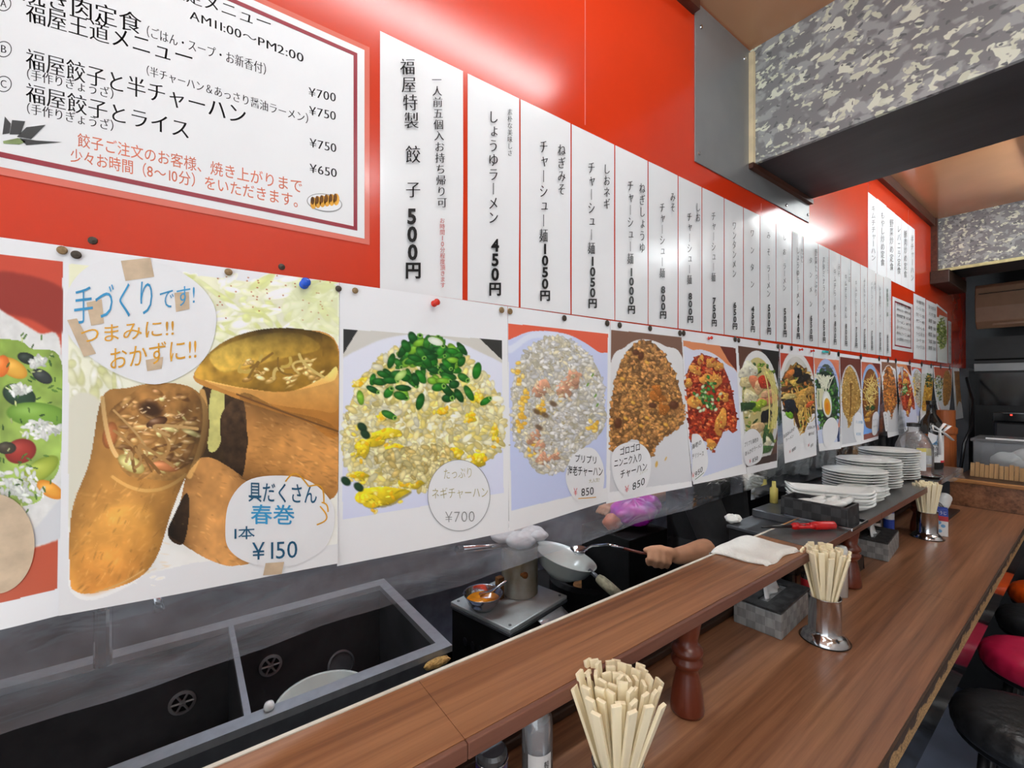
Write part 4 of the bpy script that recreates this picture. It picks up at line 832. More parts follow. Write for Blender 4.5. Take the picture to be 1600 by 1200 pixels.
# --- dishes, each painted by its own function so that repeats further along the wall can use it again
def T(bx):
    """picture coordinates from unit coordinates within a print box given by its corners"""
    (ax, ay), (bx_, by), (cx, cy), (dx, dy) = bx
    return lambda u, v: (ax + (bx_ - ax) * u + (cx - ax) * v + (ax - bx_ - cx + dx) * u * v, ay + (by - ay) * u + (cy - ay) * v + (ay - by - cy + dy) * u * v)
def rel(bx):
    f = T(bx); w_ = bx[1][0] - bx[0][0]; h_ = bx[2][1] - bx[0][1]
    return f, w_, h_
def frame(p, bx, col): p.poly([bx[0], bx[1], bx[3], bx[2]], col, smooth=False)
def pm(f, pts): return [f(u, v) for u, v in pts]
def dish_negi(p, bx, full=True):
    f, w_, h_ = rel(bx); frame(p, bx, (206, 204, 198))
    p.poly(pm(f, [(0, 0), (.09, 0), (0, .13)]), (52, 54, 54), smooth=False); p.poly(pm(f, [(.86, 0), (1, 0), (1, .13)]), (60, 60, 58), smooth=False)
    clip = inpoly(np.array(pm(f, [(0, 0), (1, 0), (1, 1), (0, 1)])), p.X, p.Y).astype(float)
    p.poly(pm(f, [(-.1, .3), (.15, .08), (.5, .0), (.85, .08), (1.1, .3), (1.1, 1.05), (-.1, 1.05)]), (226, 228, 238), (212, 216, 236), clip=clip, soft=2)
    mound = pm(f, [(0.0, .66), (.01, .5), (.08, .32), (.22, .16), (.4, .07), (.62, .06), (.82, .16), (.96, .33), (1.0, .5), (1.0, .68), (.9, .78), (.7, .84), (.5, .9), (.3, .86), (.12, .82)])
    p.poly(mound, (214, 200, 142), (200, 182, 116), amp=.14, nsc=9, clip=clip)
    k = math.sqrt(w_ / 250); n = int(1500 * min(1, w_ / 250 + .1))
    p.grains(mound, n, 8.4 * k, 4.2 * k, [(232, 226, 186), (242, 238, 212), (226, 216, 166), (216, 202, 142), (238, 230, 184), (230, 216, 140)], .82, 30, seed=3)
    r = p.rng
    for u, v, a, b_, g in ((.25, .58, .13, .06, -20), (.12, .63, .06, .1, 30), (.33, .67, .1, .07, 10), (.68, .72, .09, .05, -15), (.84, .76, .08, .05, -20), (.1, .78, .09, .04, 0), (.85, .38, .05, .05, 0), (.24, .9, .2, .09, -8), (.2, .93, .13, .06, 10), (.42, .85, .1, .05, 0), (.1, .28, .07, .03, -30), (.62, .45, .05, .03, 0), (.95, .6, .03, .08, 0), (.8, .5, .05, .03, 0), (.24, .47, .04, .03, 0)):
        x, y = f(u, v); p.lump(x, y, a * w_ * .72, b_ * h_ * .6, g, (240, 210, 70), .22, 5)
        for _ in range(8): p.ell(x + r.normal() * a * w_ * .4, y + r.normal() * b_ * h_ * .4, 5 * k, 3 * k, r.uniform(0, 180), [(250, 230, 96), (228, 182, 46), (240, 226, 150)][r.integers(3)], (214, 170, 50), 20, .5, .85)
    p.grains(pm(f, [(.2, .68), (.6, .66), (.7, .8), (.4, .84)]), n // 6, 8 * k, 4 * k, [(226, 216, 168), (206, 186, 124), (216, 204, 150)], .72, 40, seed=9)
    for u, v in ((.02, .8), (.1, .84), (.12, .52), (.14, .56)): x, y = f(u, v); p.ell(x, y, 10 * k, 7 * k, 40, (36, 66, 44), (20, 40, 28), 10, .5)
    for i in range(112):
        u = r.normal(.53, .13); v = abs(r.normal(.10, .085)) + .005 + abs(u - .52) * .22
        if i > 96: u = r.uniform(.05, 1); v = r.uniform(.25, .46)
        x, y = f(u, v); a = r.uniform(-80, 80); L = r.uniform(9, 15) * k; W = r.uniform(5, 7.5) * k
        c = [(44, 122, 40), (30, 96, 34), (66, 142, 52), (132, 180, 66), (52, 116, 44), (24, 82, 34)][r.integers(6)]
        p.ell(x, y, L, W, a, c, tuple(q * .55 for q in c), 30, .3)
        if r.random() < .5: q = math.radians(a); p.ell(x + L * .75 * math.cos(q), y + L * .75 * math.sin(q), W * .6, W * .75, a, (170, 206, 110), (60, 120, 50), 0, .4); p.ell(x + L * .78 * math.cos(q), y + L * .78 * math.sin(q), W * .32, W * .4, a, (30, 70, 30), None, 0, .5)
    p.ell(*f(.58, .035), 13 * k, 6 * k, 20, (232, 236, 226), (190, 204, 180)); p.ell(*f(.36, .24), 12 * k, 6 * k, -40, (190, 212, 140), (120, 160, 80), 20)
def dish_shrimp_rice(p, bx):
    f, w_, h_ = rel(bx); frame(p, bx, (228, 98, 70)); clip = inpoly(np.array([bx[0], bx[1], bx[3], bx[2]]), p.X, p.Y).astype(float)
    p.poly(pm(f, [(0, .09), (.25, .03), (.6, .03), (.9, .12), (1.05, .22), (1.1, 1.1), (-.1, 1.1), (-.1, .1)]), (206, 214, 242), (198, 208, 244), clip=clip)
    p.poly(pm(f, [(0, .0), (.0, .12), (.25, .035), (.6, .03), (.6, .06), (.25, .07), (0, .16)]), (232, 238, 250), clip=clip, soft=2, alpha=.7)
    mound = pm(f, [(0.03, .5), (.05, .3), (.16, .16), (.35, .07), (.55, .05), (.78, .13), (.93, .27), (.97, .45), (.96, .62), (.8, .7), (.66, .78), (.5, .84), (.3, .82), (.16, .72), (.06, .64)])
    p.poly(mound, (196, 190, 168), (170, 164, 140), amp=.16, nsc=7, clip=clip); k = math.sqrt(w_ / 155); n = int(1500 * min(1, w_ / 155))
    p.grains(mound, n, 5.4 * k, 2.6 * k, [(222, 220, 212), (234, 232, 228), (210, 206, 194), (202, 196, 180), (226, 218, 188), (214, 214, 214)], .80, 26, seed=4)
    r = p.rng
    for u, v, a, b_ in ((.1, .3, .06, .07), (.16, .4, .07, .06), (.13, .47, .05, .06), (.32, .47, .07, .05), (.55, .4, .06, .03), (.25, .68, .1, .05), (.86, .6, .05, .04), (.1, .56, .05, .03)):
        x, y = f(u, v)
        for _ in range(9): p.ell(x + r.normal() * a * w_ * .5, y + r.normal() * b_ * h_ * .5, 5 * k, 3.4 * k, r.uniform(0, 180), [(246, 212, 90), (230, 180, 60), (244, 226, 140)][r.integers(3)], (214, 160, 54), 20, .5)
    for u, v in ((.45, .44), (.36, .5), (.3, .57), (.28, .48)): p.ell(*f(u, v), 9 * k, 5 * k, 30, (92, 66, 44), (130, 100, 70), 0, .8, .8)
    for u, v, a, b_, g in ((.34, .34, .09, .05, -40), (.3, .37, .07, .04, 20), (.6, .33, .11, .065, -50), (.66, .28, .07, .05, -20), (.55, .37, .08, .05, 10), (.25, .62, .09, .04, -40), (.3, .68, .08, .04, -50), (.33, .75, .07, .05, 60), (.46, .75, .05, .05, 50)):
        p.lump(*f(u, v), a * w_ * .95, b_ * h_ * .72, g, (226, 168, 134), .16); p.grains(oval(*f(u, v), a * w_ * 1.3, b_ * h_ * 1.2, 10), 7, 4.6 * k, 2.2 * k, [(222, 220, 212), (226, 206, 170)], .8, 20, seed=int(u * 99 + v * 57))
    for u, v in ((.85, .27), (.88, .4), (.8, .33), (.9, .46)): p.ell(*f(u, v), 4 * k, 1.8 * k, -60, (120, 160, 70), None, 0, .5)
    for i in range(60): x, y = f(*(r.normal(.5, .2, 1)[0], r.uniform(.1, .7))); p.ell(x, y, 2 * k, 1.2 * k, 0, (150, 130, 80), None, 0, .6, .6)
def dish_garlic_rice(p, bx, base=(186, 130, 72), table=(126, 92, 76)):
    f, w_, h_ = rel(bx); frame(p, bx, table); clip = inpoly(np.array([bx[0], bx[1], bx[3], bx[2]]), p.X, p.Y).astype(float)
    p.poly(pm(f, [(-.02, .26), (.2, .1), (.45, .04), (.75, .07), (1.02, .2), (1.1, 1.1), (-.1, 1.1)]), (232, 232, 232), (206, 208, 214), clip=clip)
    mound = pm(f, [(0.0, .62), (.02, .42), (.12, .22), (.3, .09), (.5, .05), (.7, .1), (.86, .25), (.95, .42), (.96, .56), (.86, .63), (.7, .68), (.58, .74), (.5, .82), (.44, .74), (.3, .68), (.12, .74), (0, .74)])
    p.poly(mound, tuple(q * .62 for q in base), tuple(q * .7 for q in base), amp=.3, nsc=6, clip=clip); k = math.sqrt(w_ / 112); n = int(1300 * min(1, w_ / 112 + .15))
    b0 = np.array(base, float); p.grains(mound, n, 4.4 * k, 2.4 * k, [b0 * 1.1, b0 * 1.22, b0 * .9, b0 * [1.2, 1.25, 1.2], b0 * .72], .66, 36, seed=5)
    r = p.rng
    for u, v, a, b_, g in ((.66, .42, .1, .09, -70), (.62, .36, .08, .06, 0), (.7, .5, .09, .05, 40)): p.lump(*f(u, v), a * w_ * .8, b_ * h_ * .62, g, (186, 112, 42), .22, 5)
    for u, v, a, b_ in ((.84, .47, .08, .03), (.42, .15, .05, .03), (.1, .58, .06, .04), (.56, .47, .07, .02), (.35, .13, .06, .02)): p.ell(*f(u, v), a * w_, b_ * h_, 10, (96, 52, 28), (70, 36, 20), 20, .6)
    for u, v in ((.5, .19), (.4, .6), (.16, .3), (.2, .55), (.48, .55), (.72, .6), (.3, .45)): p.ell(*f(u, v), 5 * k, 3 * k, 30, (226, 176, 74), (180, 120, 40), 20, .5)
def dish_chili(p, bx):
    f, w_, h_ = rel(bx); frame(p, bx, (224, 140, 92)); clip = inpoly(np.array([bx[0], bx[1], bx[3], bx[2]]), p.X, p.Y).astype(float)
    p.poly(pm(f, [(.7, 0), (1, 0), (1, .2), (.85, .12)]), (110, 46, 34), smooth=False)
    p.poly(pm(f, [(-.1, .14), (.2, .06), (.5, .06), (.8, .14), (1.05, .3), (1.1, 1.1), (-.1, 1.1)]), (222, 226, 242), (206, 214, 240), clip=clip)
    m_ = pm(f, [(0, .3), (.2, .12), (.45, .09), (.7, .14), (.85, .3), (.92, .5), (.94, .64), (.86, .72), (.7, .68), (.5, .8), (.36, .76), (.18, .72), (0, .7)])
    p.poly(m_, (160, 44, 22), (176, 52, 24), amp=.4, nsc=7, clip=clip); k = math.sqrt(w_ / 84); r = p.rng
    p.grains(m_, int(500 * min(1, w_ / 84 + .1)), 3.6 * k, 1.9 * k, [(196, 62, 26), (140, 28, 14), (216, 90, 40), (120, 22, 12), (226, 120, 60)], .7, 60, seed=6)
    for u, v, a, b_, g in ((.2, .2, .09, .06, -60), (.16, .44, .15, .06, 10), (.4, .28, .14, .05, 30), (.58, .27, .12, .06, -40), (.66, .17, .1, .04, 20), (.7, .42, .12, .045, 30), (.62, .62, .1, .11, 10), (.4, .78, .1, .05, 0), (.03, .3, .08, .05, 70), (.5, .14, .09, .04, 0), (.32, .13, .06, .05, 0)):
        p.lump(*f(u, v), a * w_ * .95, b_ * h_ * .85, g, (238, 160, 70), .16, 6); p.grains(oval(*f(u, v), a * w_ * 1.25, b_ * h_ * 1.15, 10), 3, 3 * k, 1.6 * k, [(176, 52, 24), (206, 86, 40), (150, 36, 18)], .7, 60, seed=int(u * 99 + v * 57))
    for i in range(46):
        x, y = f(r.normal(.42, .12), r.normal(.4, .055)); c = [(60, 140, 52), (36, 104, 44), (130, 184, 90), (206, 220, 180)][r.integers(4)]; p.ell(x, y, 4 * k, 2.6 * k, r.uniform(0, 180), c, tuple(q * .6 for q in c), 20, .4)
def bowlbase(p, bx, table, broth, rim=(232, 232, 230), dark=None, cy=.46):
    f, w_, h_ = rel(bx); frame(p, bx, table); clip = inpoly(np.array([bx[0], bx[1], bx[3], bx[2]]), p.X, p.Y).astype(float)
    if dark: p.poly(pm(f, [(.55, 0), (1, 0), (1, .34)]), dark, smooth=False)
    p.poly(pm(f, oval(.48, cy + .02, .56, .5, 16)), rim, tuple(q * .9 for q in rim), clip=clip); p.poly(pm(f, oval(.48, cy, .47, .42, 16)), broth, tuple(q * .86 for q in broth), amp=.08, nsc=14, clip=clip)
    return f, w_, h_, clip
def blobs(p, f, w_, h_, items):
    for u, v, a, b_, g, c in items: p.lump(*f(u, v), a * w_, b_ * h_, g, c, .14)
def dish_seafood(p, bx):
    f, w_, h_, clip = bowlbase(p, bx, (96, 62, 48), (206, 192, 128), dark=(40, 36, 34), cy=.5); r = p.rng; k = w_ / 64
    p.poly(pm(f, [(0, .95), (1, .93), (1, 1), (0, 1)]), (62, 40, 34), smooth=False)
    for i in range(70): x, y = f(r.uniform(.05, .95), r.uniform(.15, .85)); c = [(214, 206, 140), (150, 166, 60), (70, 110, 40), (232, 226, 190), (120, 146, 60), (48, 78, 38), (222, 196, 120)][r.integers(7)]; p.ell(x, y, r.uniform(2, 7) * k, r.uniform(1, 3.4) * k, r.uniform(-80, 80), c, tuple(q * .7 for q in c), 30, .5)
    for i in range(26): x, y = f(r.normal(.5, .2), .13 + abs(r.normal(0, .05))); p.ell(x, y, 3 * k, 2 * k, r.uniform(0, 180), [(90, 130, 40), (150, 176, 60), (46, 76, 32)][i % 3], None, 20, .5)
    blobs(p, f, w_, h_, [(.2, .2, .2, .08, 20, (236, 230, 206)), (.12, .3, .14, .05, 0, (222, 206, 150)), (.25, .42, .2, .05, 50, (228, 220, 180)), (.62, .82, .12, .08, 60, (232, 226, 190)), (.42, .3, .13, .07, -40, (232, 136, 96)), (.5, .33, .13, .06, 30, (240, 190, 140)), (.64, .29, .16, .05, 30, (196, 60, 36)), (.72, .44, .13, .1, 70, (238, 150, 110)), (.76, .38, .08, .07, 70, (240, 180, 140)), (.36, .5, .16, .04, 40, (128, 178, 40)), (.54, .48, .1, .05, 60, (170, 196, 60)), (.67, .59, .14, .055, 0, (28, 26, 30)), (.07, .5, .1, .08, 80, (50, 80, 44)), (.18, .75, .08, .07, 50, (60, 100, 44)), (.62, .76, .05, .07, 10, (46, 92, 44)), (.74, .74, .07, .08, -30, (70, 110, 50)), (.66, .88, .08, .06, 70, (60, 106, 46)), (.4, .68, .18, .04, -10, (216, 180, 130)), (.9, .62, .05, .12, 20, (206, 196, 90)), (.86, .3, .05, .14, -30, (206, 200, 120))])
    for i in range(12): a = r.uniform(.72, .95); p.strand([f(a - .1, .2), f(a + .1, .4), f(a, .7)], .7 * k, (222, 210, 130))
def dish_gomoku(p, bx):
    f, w_, h_, clip = bowlbase(p, bx, (190, 66, 40), (216, 214, 208), cy=.44); r = p.rng; k = w_ / 52
    p.poly(pm(f, [(-.1, .5), (1.1, .5), (1.1, 1.05), (-.1, 1.05)]), (232, 234, 236), clip=clip)
    m_ = pm(f, [(.02, .3), (.2, .18), (.5, .1), (.75, .16), (.95, .3), (1.0, .52), (.98, .66), (.82, .7), (.72, .82), (.62, .88), (.5, .76), (.3, .68), (.1, .62), (.02, .5)])
    p.poly(m_, (120, 84, 40), (92, 66, 34), amp=.5, nsc=6, clip=clip)
    p.grains(m_, 320, 4.6 * k, 1.7 * k, [(196, 146, 66), (52, 46, 38), (150, 104, 46), (214, 176, 96), (80, 60, 36), (40, 50, 40), (206, 120, 50), (110, 140, 50)], .7, 40, seed=8)
    for i in range(26): a = r.uniform(.4, .9); b_ = r.uniform(.45, .8); p.strand([f(a, b_ - .14), f(a + r.normal() * .2, b_), f(a + r.normal() * .06, b_ + .1)], .8 * k, [(226, 186, 96), (206, 160, 70)][i % 2])
    blobs(p, f, w_, h_, [(.44, .31, .1, .06, 80, (226, 190, 90)), (.5, .19, .16, .05, 10, (34, 36, 38)), (.66, .26, .1, .08, 60, (40, 36, 34)), (.26, .46, .28, .03, -8, (222, 196, 120)), (.24, .22, .1, .07, 40, (206, 120, 56)), (.7, .42, .1, .09, 60, (222, 170, 80)), (.25, .56, .17, .07, 20, (34, 40, 50)), (.36, .62, .12, .05, 30, (30, 30, 34)), (.22, .66, .14, .03, 35, (120, 180, 40)), (.84, .56, .06, .05, 50, (220, 96, 50)), (.6, .5, .15, .06, 10, (216, 168, 86)), (.55, .7, .04, .1, 20, (226, 190, 96)), (.44, .72, .05, .1, -20, (80, 50, 36)), (.1, .38, .12, .03, -20, (96, 60, 40)), (.85, .4, .1, .05, 70, (196, 150, 80))])
def dish_egg(p, bx):
    f, w_, h_, clip = bowlbase(p, bx, (228, 134, 100), (84, 96, 84), rim=(178, 196, 236), cy=.48); r = p.rng; k = w_ / 40
    p.poly(pm(f, [(-.1, .86), (1.1, .84), (1.1, 1.1), (-.1, 1.1)]), (206, 216, 240), clip=clip); p.poly(pm(f, [(.84, .84), (1, .82), (1, 1), (.9, 1)]), (40, 60, 110), smooth=False)
    for i in range(20): p.ell(*f(r.uniform(.1, .9), r.uniform(.08, .2)), 2 * k, 1.4 * k, 0, (120, 140, 210), None, 0, .6, .8)
    p.grains(pm(f, [(.06, .22), (.5, .14), (.8, .24), (.98, .46), (.98, .7), (.7, .82), (.3, .86), (.1, .8)]), 260, 3 * k, 2 * k, [(44, 104, 50), (30, 70, 40), (100, 160, 70), (24, 50, 34), (64, 128, 60)], .7, 20, seed=9)
    p.poly(pm(f, [(.05, .28), (.2, .18), (.45, .15), (.7, .2), (.75, .3), (.3, .34)]), (34, 52, 42), amp=.3, nsc=4)
    for i in range(40): a = r.normal(.38, .1); p.strand([f(a, .32 + r.normal() * .04), f(a + r.normal() * .1, .25), f(a + r.normal() * .22, .19 + r.random() * .05)], .7 * k, (230, 230, 206))
    for i in range(22): a = r.uniform(.06, .3); p.strand([f(a, .36), f(a + r.normal() * .08, .5), f(a - .02, .6)], .7 * k, (220, 216, 180))
    p.ell(*f(.46, .57), .21 * w_, .175 * h_, -5, (40, 44, 44), None, 0, .2); p.ell(*f(.46, .54), .2 * w_, .165 * h_, -5, (240, 240, 236), (214, 214, 210), 10, .2); p.ell(*f(.47, .57), .135 * w_, .105 * h_, -5, (240, 160, 40), (246, 190, 50), 0, .25); p.ell(*f(.46, .57), .08 * w_, .06 * h_, 0, (232, 128, 30), None, 0, .8, .8)
def dish_tan(p, bx):
    f, w_, h_, clip = bowlbase(p, bx, (116, 62, 52), (226, 228, 232), rim=(196, 200, 206), cy=.56); p.poly(pm(f, [(-.1, .4), (1.1, .4), (1.1, 1.1), (-.1, 1.1)]), (214, 216, 222), (196, 198, 204), clip=clip); k = w_ / 33
    m_ = pm(f, [(.05, .5), (.1, .3), (.26, .15), (.48, .1), (.72, .18), (.9, .34), (.96, .5), (.9, .6), (.6, .68), (.5, .74), (.36, .82), (.28, .72), (.1, .62)])
    p.poly(m_, (186, 146, 76), (170, 126, 62), amp=.15, nsc=5, clip=clip); p.grains(m_, 420, 1.7 * k, 1.1 * k, [(206, 166, 92), (170, 126, 62), (190, 150, 80), (216, 180, 106)], .75, 14, seed=10)
    p.strand([f(.48, .3), f(.5, .5), f(.42, .68)], .9 * k, (110, 70, 30)); p.strand([f(.55, .3), f(.46, .36), f(.5, .42)], .8 * k, (120, 80, 30))
def dish_sprout(p, bx):
    f, w_, h_, clip = bowlbase(p, bx, (206, 110, 80), (140, 86, 46), rim=(150, 186, 232), cy=.5); r = p.rng; k = w_ / 30
    p.poly(pm(f, [(.55, 0), (1, 0), (1, .14)]), (120, 50, 44), smooth=False)
    p.poly(pm(f, [(-.1, .76), (.2, .84), (.6, .88), (1.1, .8), (1.1, .92), (.4, .97), (-.1, .9)]), (110, 160, 226), clip=clip); p.poly(pm(f, [(0, .93), (1, .93), (1, 1), (0, 1)]), (150, 90, 80), smooth=False)
    for i in range(90): a = r.normal(.48, .2); b_ = r.normal(.36, .1); p.strand([f(a - .1, b_), f(a + r.normal() * .1, b_ + .04), f(a + .1, b_ + r.normal() * .05)], .62 * k, [(222, 196, 110), (232, 214, 140), (196, 160, 76)][i % 3])
    blobs(p, f, w_, h_, [(.3, .6, .1, .03, 20, (60, 70, 40)), (.6, .6, .12, .03, -10, (50, 90, 50)), (.4, .68, .12, .05, 60, (210, 160, 70)), (.55, .7, .1, .04, 60, (150, 90, 40)), (.3, .75, .1, .04, 80, (206, 150, 60))])
BX = ((537, 514), (784, 531.5), (535, 812), (787, 770))
p = Print((530.5, 441.5), (793, 478.5), (527, 885), (795, 831), .95, .0038, seed=3, rip=.003); dish_negi(p, BX)
p.grade(.99, 1.18, 1.08)
p.finish('food_poster', 'food photograph of fried rice heaped with green onion, pinned by the red push pin', 'poster', GP)
st = p.sticker(oval(717, 774, 49, 56)); z5 = lambda x, y: (520 + x * .36667, 460 + y * .36667)
p.text([row_text('たっぷり', z5(470, 785), z5(598, 778), 19, -.012), row_text('ネギチャーハン', z5(420, 868), z5(664, 862), 19, -.012)], M['olive_ink'], st); p.text([row_text('¥700', z5(478, 972), z5(608, 968), 24, -.016)], M['pale_ink'], st, 'price')
e = p.inv(np.concatenate([np.array(oval(717, 774, 49, 56, 40)), np.array(oval(717, 774, 48.2, 55.2, 40))]), .0016); raw('pencil_outline', e, [(i, (i + 1) % 40, 40 + (i + 1) % 40, 40 + i) for i in range(40)], M['pale_ink'], st)
p = Print((793.5, 478.5), (953, 501), (795, 830.5), (949, 784), 1.1, .0046, seed=4); dish_shrimp_rice(p, ((793.5, 505), (950, 521.5), (799, 798), (947, 762)))
p.finish('food_poster', 'food photograph of pale fried rice with shrimp on a blue white plate', 'poster', GP)
st = p.sticker([(884, 742), (893, 715), (912, 700), (930, 703), (942, 725), (944, 752), (938, 775), (920, 787), (902, 783), (889, 766)])
p.text([row_text('プリプリ', z5(1030, 712), z5(1128, 722), 14, .004), row_text('海老チャーハン', z5(1000, 768), z5(1152, 772), 17, .004), row_text('850', z5(1058, 860), z5(1114, 852), 17, 0)], M['ink'], st)
p.text([row_text('大人気!', z5(1090, 803), z5(1138, 796), 7, -.012)], M['olive_ink'], st, 'small_note'); p.text([row_text('¥', z5(1026, 858), z5(1044, 858), 17, -.012)], M['pink_ink'], st, 'yen_sign'); p.text([stroke([z5(1046, 870), z5(1080, 868), z5(1122, 864)], 1.2)], M['yellow_ink'], st, 'underline')
z6 = lambda x, y: (940 + x * .26667, 480 + y * .26667)
p = Print((953.5, 501), (1066, 516), (946.5, 787), (1081, 760), 1.25, .0054, seed=5); dish_garlic_rice(p, ((954.5, 515), (1065, 527), (953, 769), (1080, 752)))
for q in ((322, 920, 9, 22, 10), (376, 888, 5, 16, 25)): x, y = z6(q[0], q[1]); p.ell(x, y, q[2] * .27, q[3] * .27, q[4], (216, 176, 90), None, 0, .6)
p.finish('food_poster', 'food photograph of brown garlic fried rice on a white plate, the larger of the two', 'poster', GP)
st = p.sticker([z6(*q) for q in ((58, 900), (75, 835), (130, 798), (195, 792), (250, 815), (285, 870), (290, 940), (272, 1030), (230, 1082), (165, 1102), (110, 1085), (72, 1010))])
p.text([row_text('ゴロゴロ', z6(105, 868), z6(228, 835), 14, .006), row_text('ニンニク入り', z6(72, 938), z6(238, 898), 15, .006), row_text('チャーハン', z6(108, 1003), z6(268, 950), 15, .006), row_text('850', z6(180, 1075), z6(256, 1035), 16, .0)], M['ink'], st)
p.text([row_text('¥', z6(136, 1088), z6(164, 1080), 15, -.012)], M['pink_ink'], st, 'yen_sign'); p.text([row_text('スタミナ', z6(222, 985), z6(272, 958), 5, -.012)], M['olive_ink'], st, 'small_note')
p = Print((1066, 516), (1152, 528), (1083, 757), (1167, 740), 1.4, .0045, seed=6); dish_chili(p, ((1067, 532), (1149.5, 544), (1082, 750), (1160, 725)))
p.finish('food_poster', 'food photograph of shrimp in red chili sauce, the larger of the two', 'poster', GP)
st = p.sticker([z6(*q) for q in ((528, 760), (545, 742), (575, 750), (605, 800), (622, 870), (620, 935), (595, 985), (560, 1012), (530, 1015), (531, 900))])
p.text([row_text('海老の', z6(528, 835), z6(586, 800), 9, 0), row_text('チリソース', z6(530, 888), z6(600, 868), 9, 0), row_text('950', z6(546, 1000), z6(594, 960), 12, 0)], M['ink'], st); p.text([row_text('¥', z6(530, 1002), z6(545, 996), 11, -.01)], M['pink_ink'], st, 'yen_sign'); p.text([stroke([z6(548, 1010), z6(572, 992), z6(600, 968)], .8)], M['green_ink'], st, 'underline')
z7 = lambda x, y: (1160 + x * .16667, 540 + y * .16667)
p = Print((1152, 528), (1217, 538), (1167, 742), (1213.5, 730), 1.6, .0052, seed=7); dish_seafood(p, ((1153, 540), (1217, 549), (1166, 730), (1214, 720)))
p.finish('food_poster', 'food photograph of a seafood noodle bowl with shrimp and one black mushroom', 'poster', GP)
st = p.sticker([z7(*q) for q in ((8, 900), (20, 830), (70, 785), (120, 785), (165, 830), (188, 900), (192, 990), (170, 1070), (120, 1110), (60, 1130), (30, 1100), (12, 1000))])
p.text([row_text('プリプリ海老の', z7(18, 950), z7(150, 895), 8, 0), row_text('あんかけラーメン', z7(25, 1035), z7(185, 945), 8, 0), row_text('850', z7(92, 1098), z7(148, 1068), 9, 0)], M['ink'], st); p.text([row_text('¥', z7(62, 1106), z7(85, 1096), 9, -.01)], M['pink_ink'], st, 'yen_sign')
p = Print((1218, 538), (1270.5, 545), (1227, 724), (1276, 711), 1.8, .0045, seed=8); dish_gomoku(p, ((1219, 551), (1271, 558), (1223, 700), (1275, 688)))
p.finish('food_poster', 'food photograph of dark stir-fried noodles with quail egg, carrying two price notes', 'poster', GP)
st = p.sticker([z7(*q) for q in ((385, 830), (405, 765), (460, 742), (510, 770), (535, 830), (545, 920), (535, 1020), (490, 1065), (430, 1070), (395, 980))], 'left_price_note')
p.text([row_text('五目あんかけ', z7(385, 870), z7(490, 790), 6.5, 0), row_text('ラーメン', z7(405, 905), z7(480, 855), 6, 0), row_text('800', z7(465, 1000), z7(502, 970), 7, 0)], M['ink'], st); p.text([row_text('¥', z7(438, 1015), z7(455, 1000), 7, -.01)], M['pink_ink'], st, 'yen_sign')
st = p.sticker([z7(*q) for q in ((578, 900), (590, 790), (625, 725), (665, 715), (690, 760), (698, 850), (690, 950), (660, 1000), (610, 985))], 'right_price_note')
p.text([row_text('五目あんかけ', z7(608, 785), z7(688, 770), 5.5, 0), row_text('焼そば', z7(620, 845), z7(672, 830), 5.5, 0), row_text('850', z7(640, 955), z7(664, 935), 6, 0)], M['ink'], st); p.text([row_text('¥', z7(614, 955), z7(632, 940), 7, -.01)], M['pink_ink'], st, 'yen_sign')
p = Print((1271, 545), (1311, 551), (1280, 705), (1314, 701), 2, .0052, seed=9); dish_egg(p, ((1272, 559), (1311, 563), (1279, 693), (1312, 690)))
p.finish('food_poster', 'food photograph of a noodle bowl with half a boiled egg and green leaves', 'poster', GP)
p.sticker([z7(*q) for q in ((752, 780), (780, 715), (825, 675), (870, 690), (900, 760), (890, 840), (860, 900), (810, 950), (775, 940), (755, 870))])
z8 = lambda x, y: (1300 + x * .1375, 540 + y * .1375)
p = Print((1311.7, 552), (1345, 557), (1315, 699.5), (1350, 692.5), 2.2, .0046, seed=10); dish_tan(p, ((1312.5, 557.5), (1345, 561.5), (1315.5, 695), (1347, 689)))
p.finish('food_poster', 'food photograph of a smooth tan mound of fried rice on a silver plate', 'poster', GP)
st = p.sticker([z8(*q) for q in ((246, 930), (255, 800), (290, 757), (330, 780), (358, 870), (360, 960), (345, 1060), (305, 1112), (270, 1070), (250, 1000))]); p.text([row_text('ミニ炒飯', z8(268, 880), z8(350, 885), 5, 0), row_text('¥350', z8(275, 1020), z8(330, 1020), 6, 0)], M['blue_ink'], st)
p = Print((1345.3, 557), (1376, 561), (1349.5, 692.5), (1373, 686), 2.2, .0052, seed=11); dish_sprout(p, ((1346, 565), (1375.5, 568.5), (1348.5, 688), (1373, 681)))
p.finish('food_poster', 'food photograph of a blue bowl of noodles topped with bean sprouts', 'poster', GP)
st = p.sticker([z8(*q) for q in ((455, 900), (465, 790), (500, 750), (525, 770), (535, 850), (525, 950), (500, 1010), (470, 1020), (455, 980))]); p.text([row_text('もやし', z8(462, 860), z8(522, 850), 4, -.005), row_text('¥650', z8(470, 930), z8(515, 920), 4, -.005)], M['pale_ink'], st)
p = Print((1376, 561), (1400, 563.7), (1387.5, 684), (1405, 679), 2.4, .0045, seed=12); dish_garlic_rice(p, ((1377, 565), (1400, 567.5), (1384, 676), (1404, 674)), (190, 112, 44), (140, 98, 76))
p.finish('food_poster', 'small far food photograph of orange brown garlic fried rice', 'poster', GP)
st = p.sticker([z8(*q) for q in ((575, 790), (590, 755), (620, 755), (640, 810), (642, 900), (630, 960), (610, 970), (590, 880))]); p.text([col_text('チャーハン', z8(605, 775), z8(625, 950), 3)], M['ink'], st)
p = Print((1400.5, 563.7), (1423, 566.5), (1413.5, 675.5), (1437.5, 674), 2.4, .0052, seed=13); dish_chili(p, ((1401, 568), (1423, 571), (1410, 668), (1435, 666)))
p.finish('food_poster', 'small far food photograph of shrimp in red chili sauce', 'poster', GP)
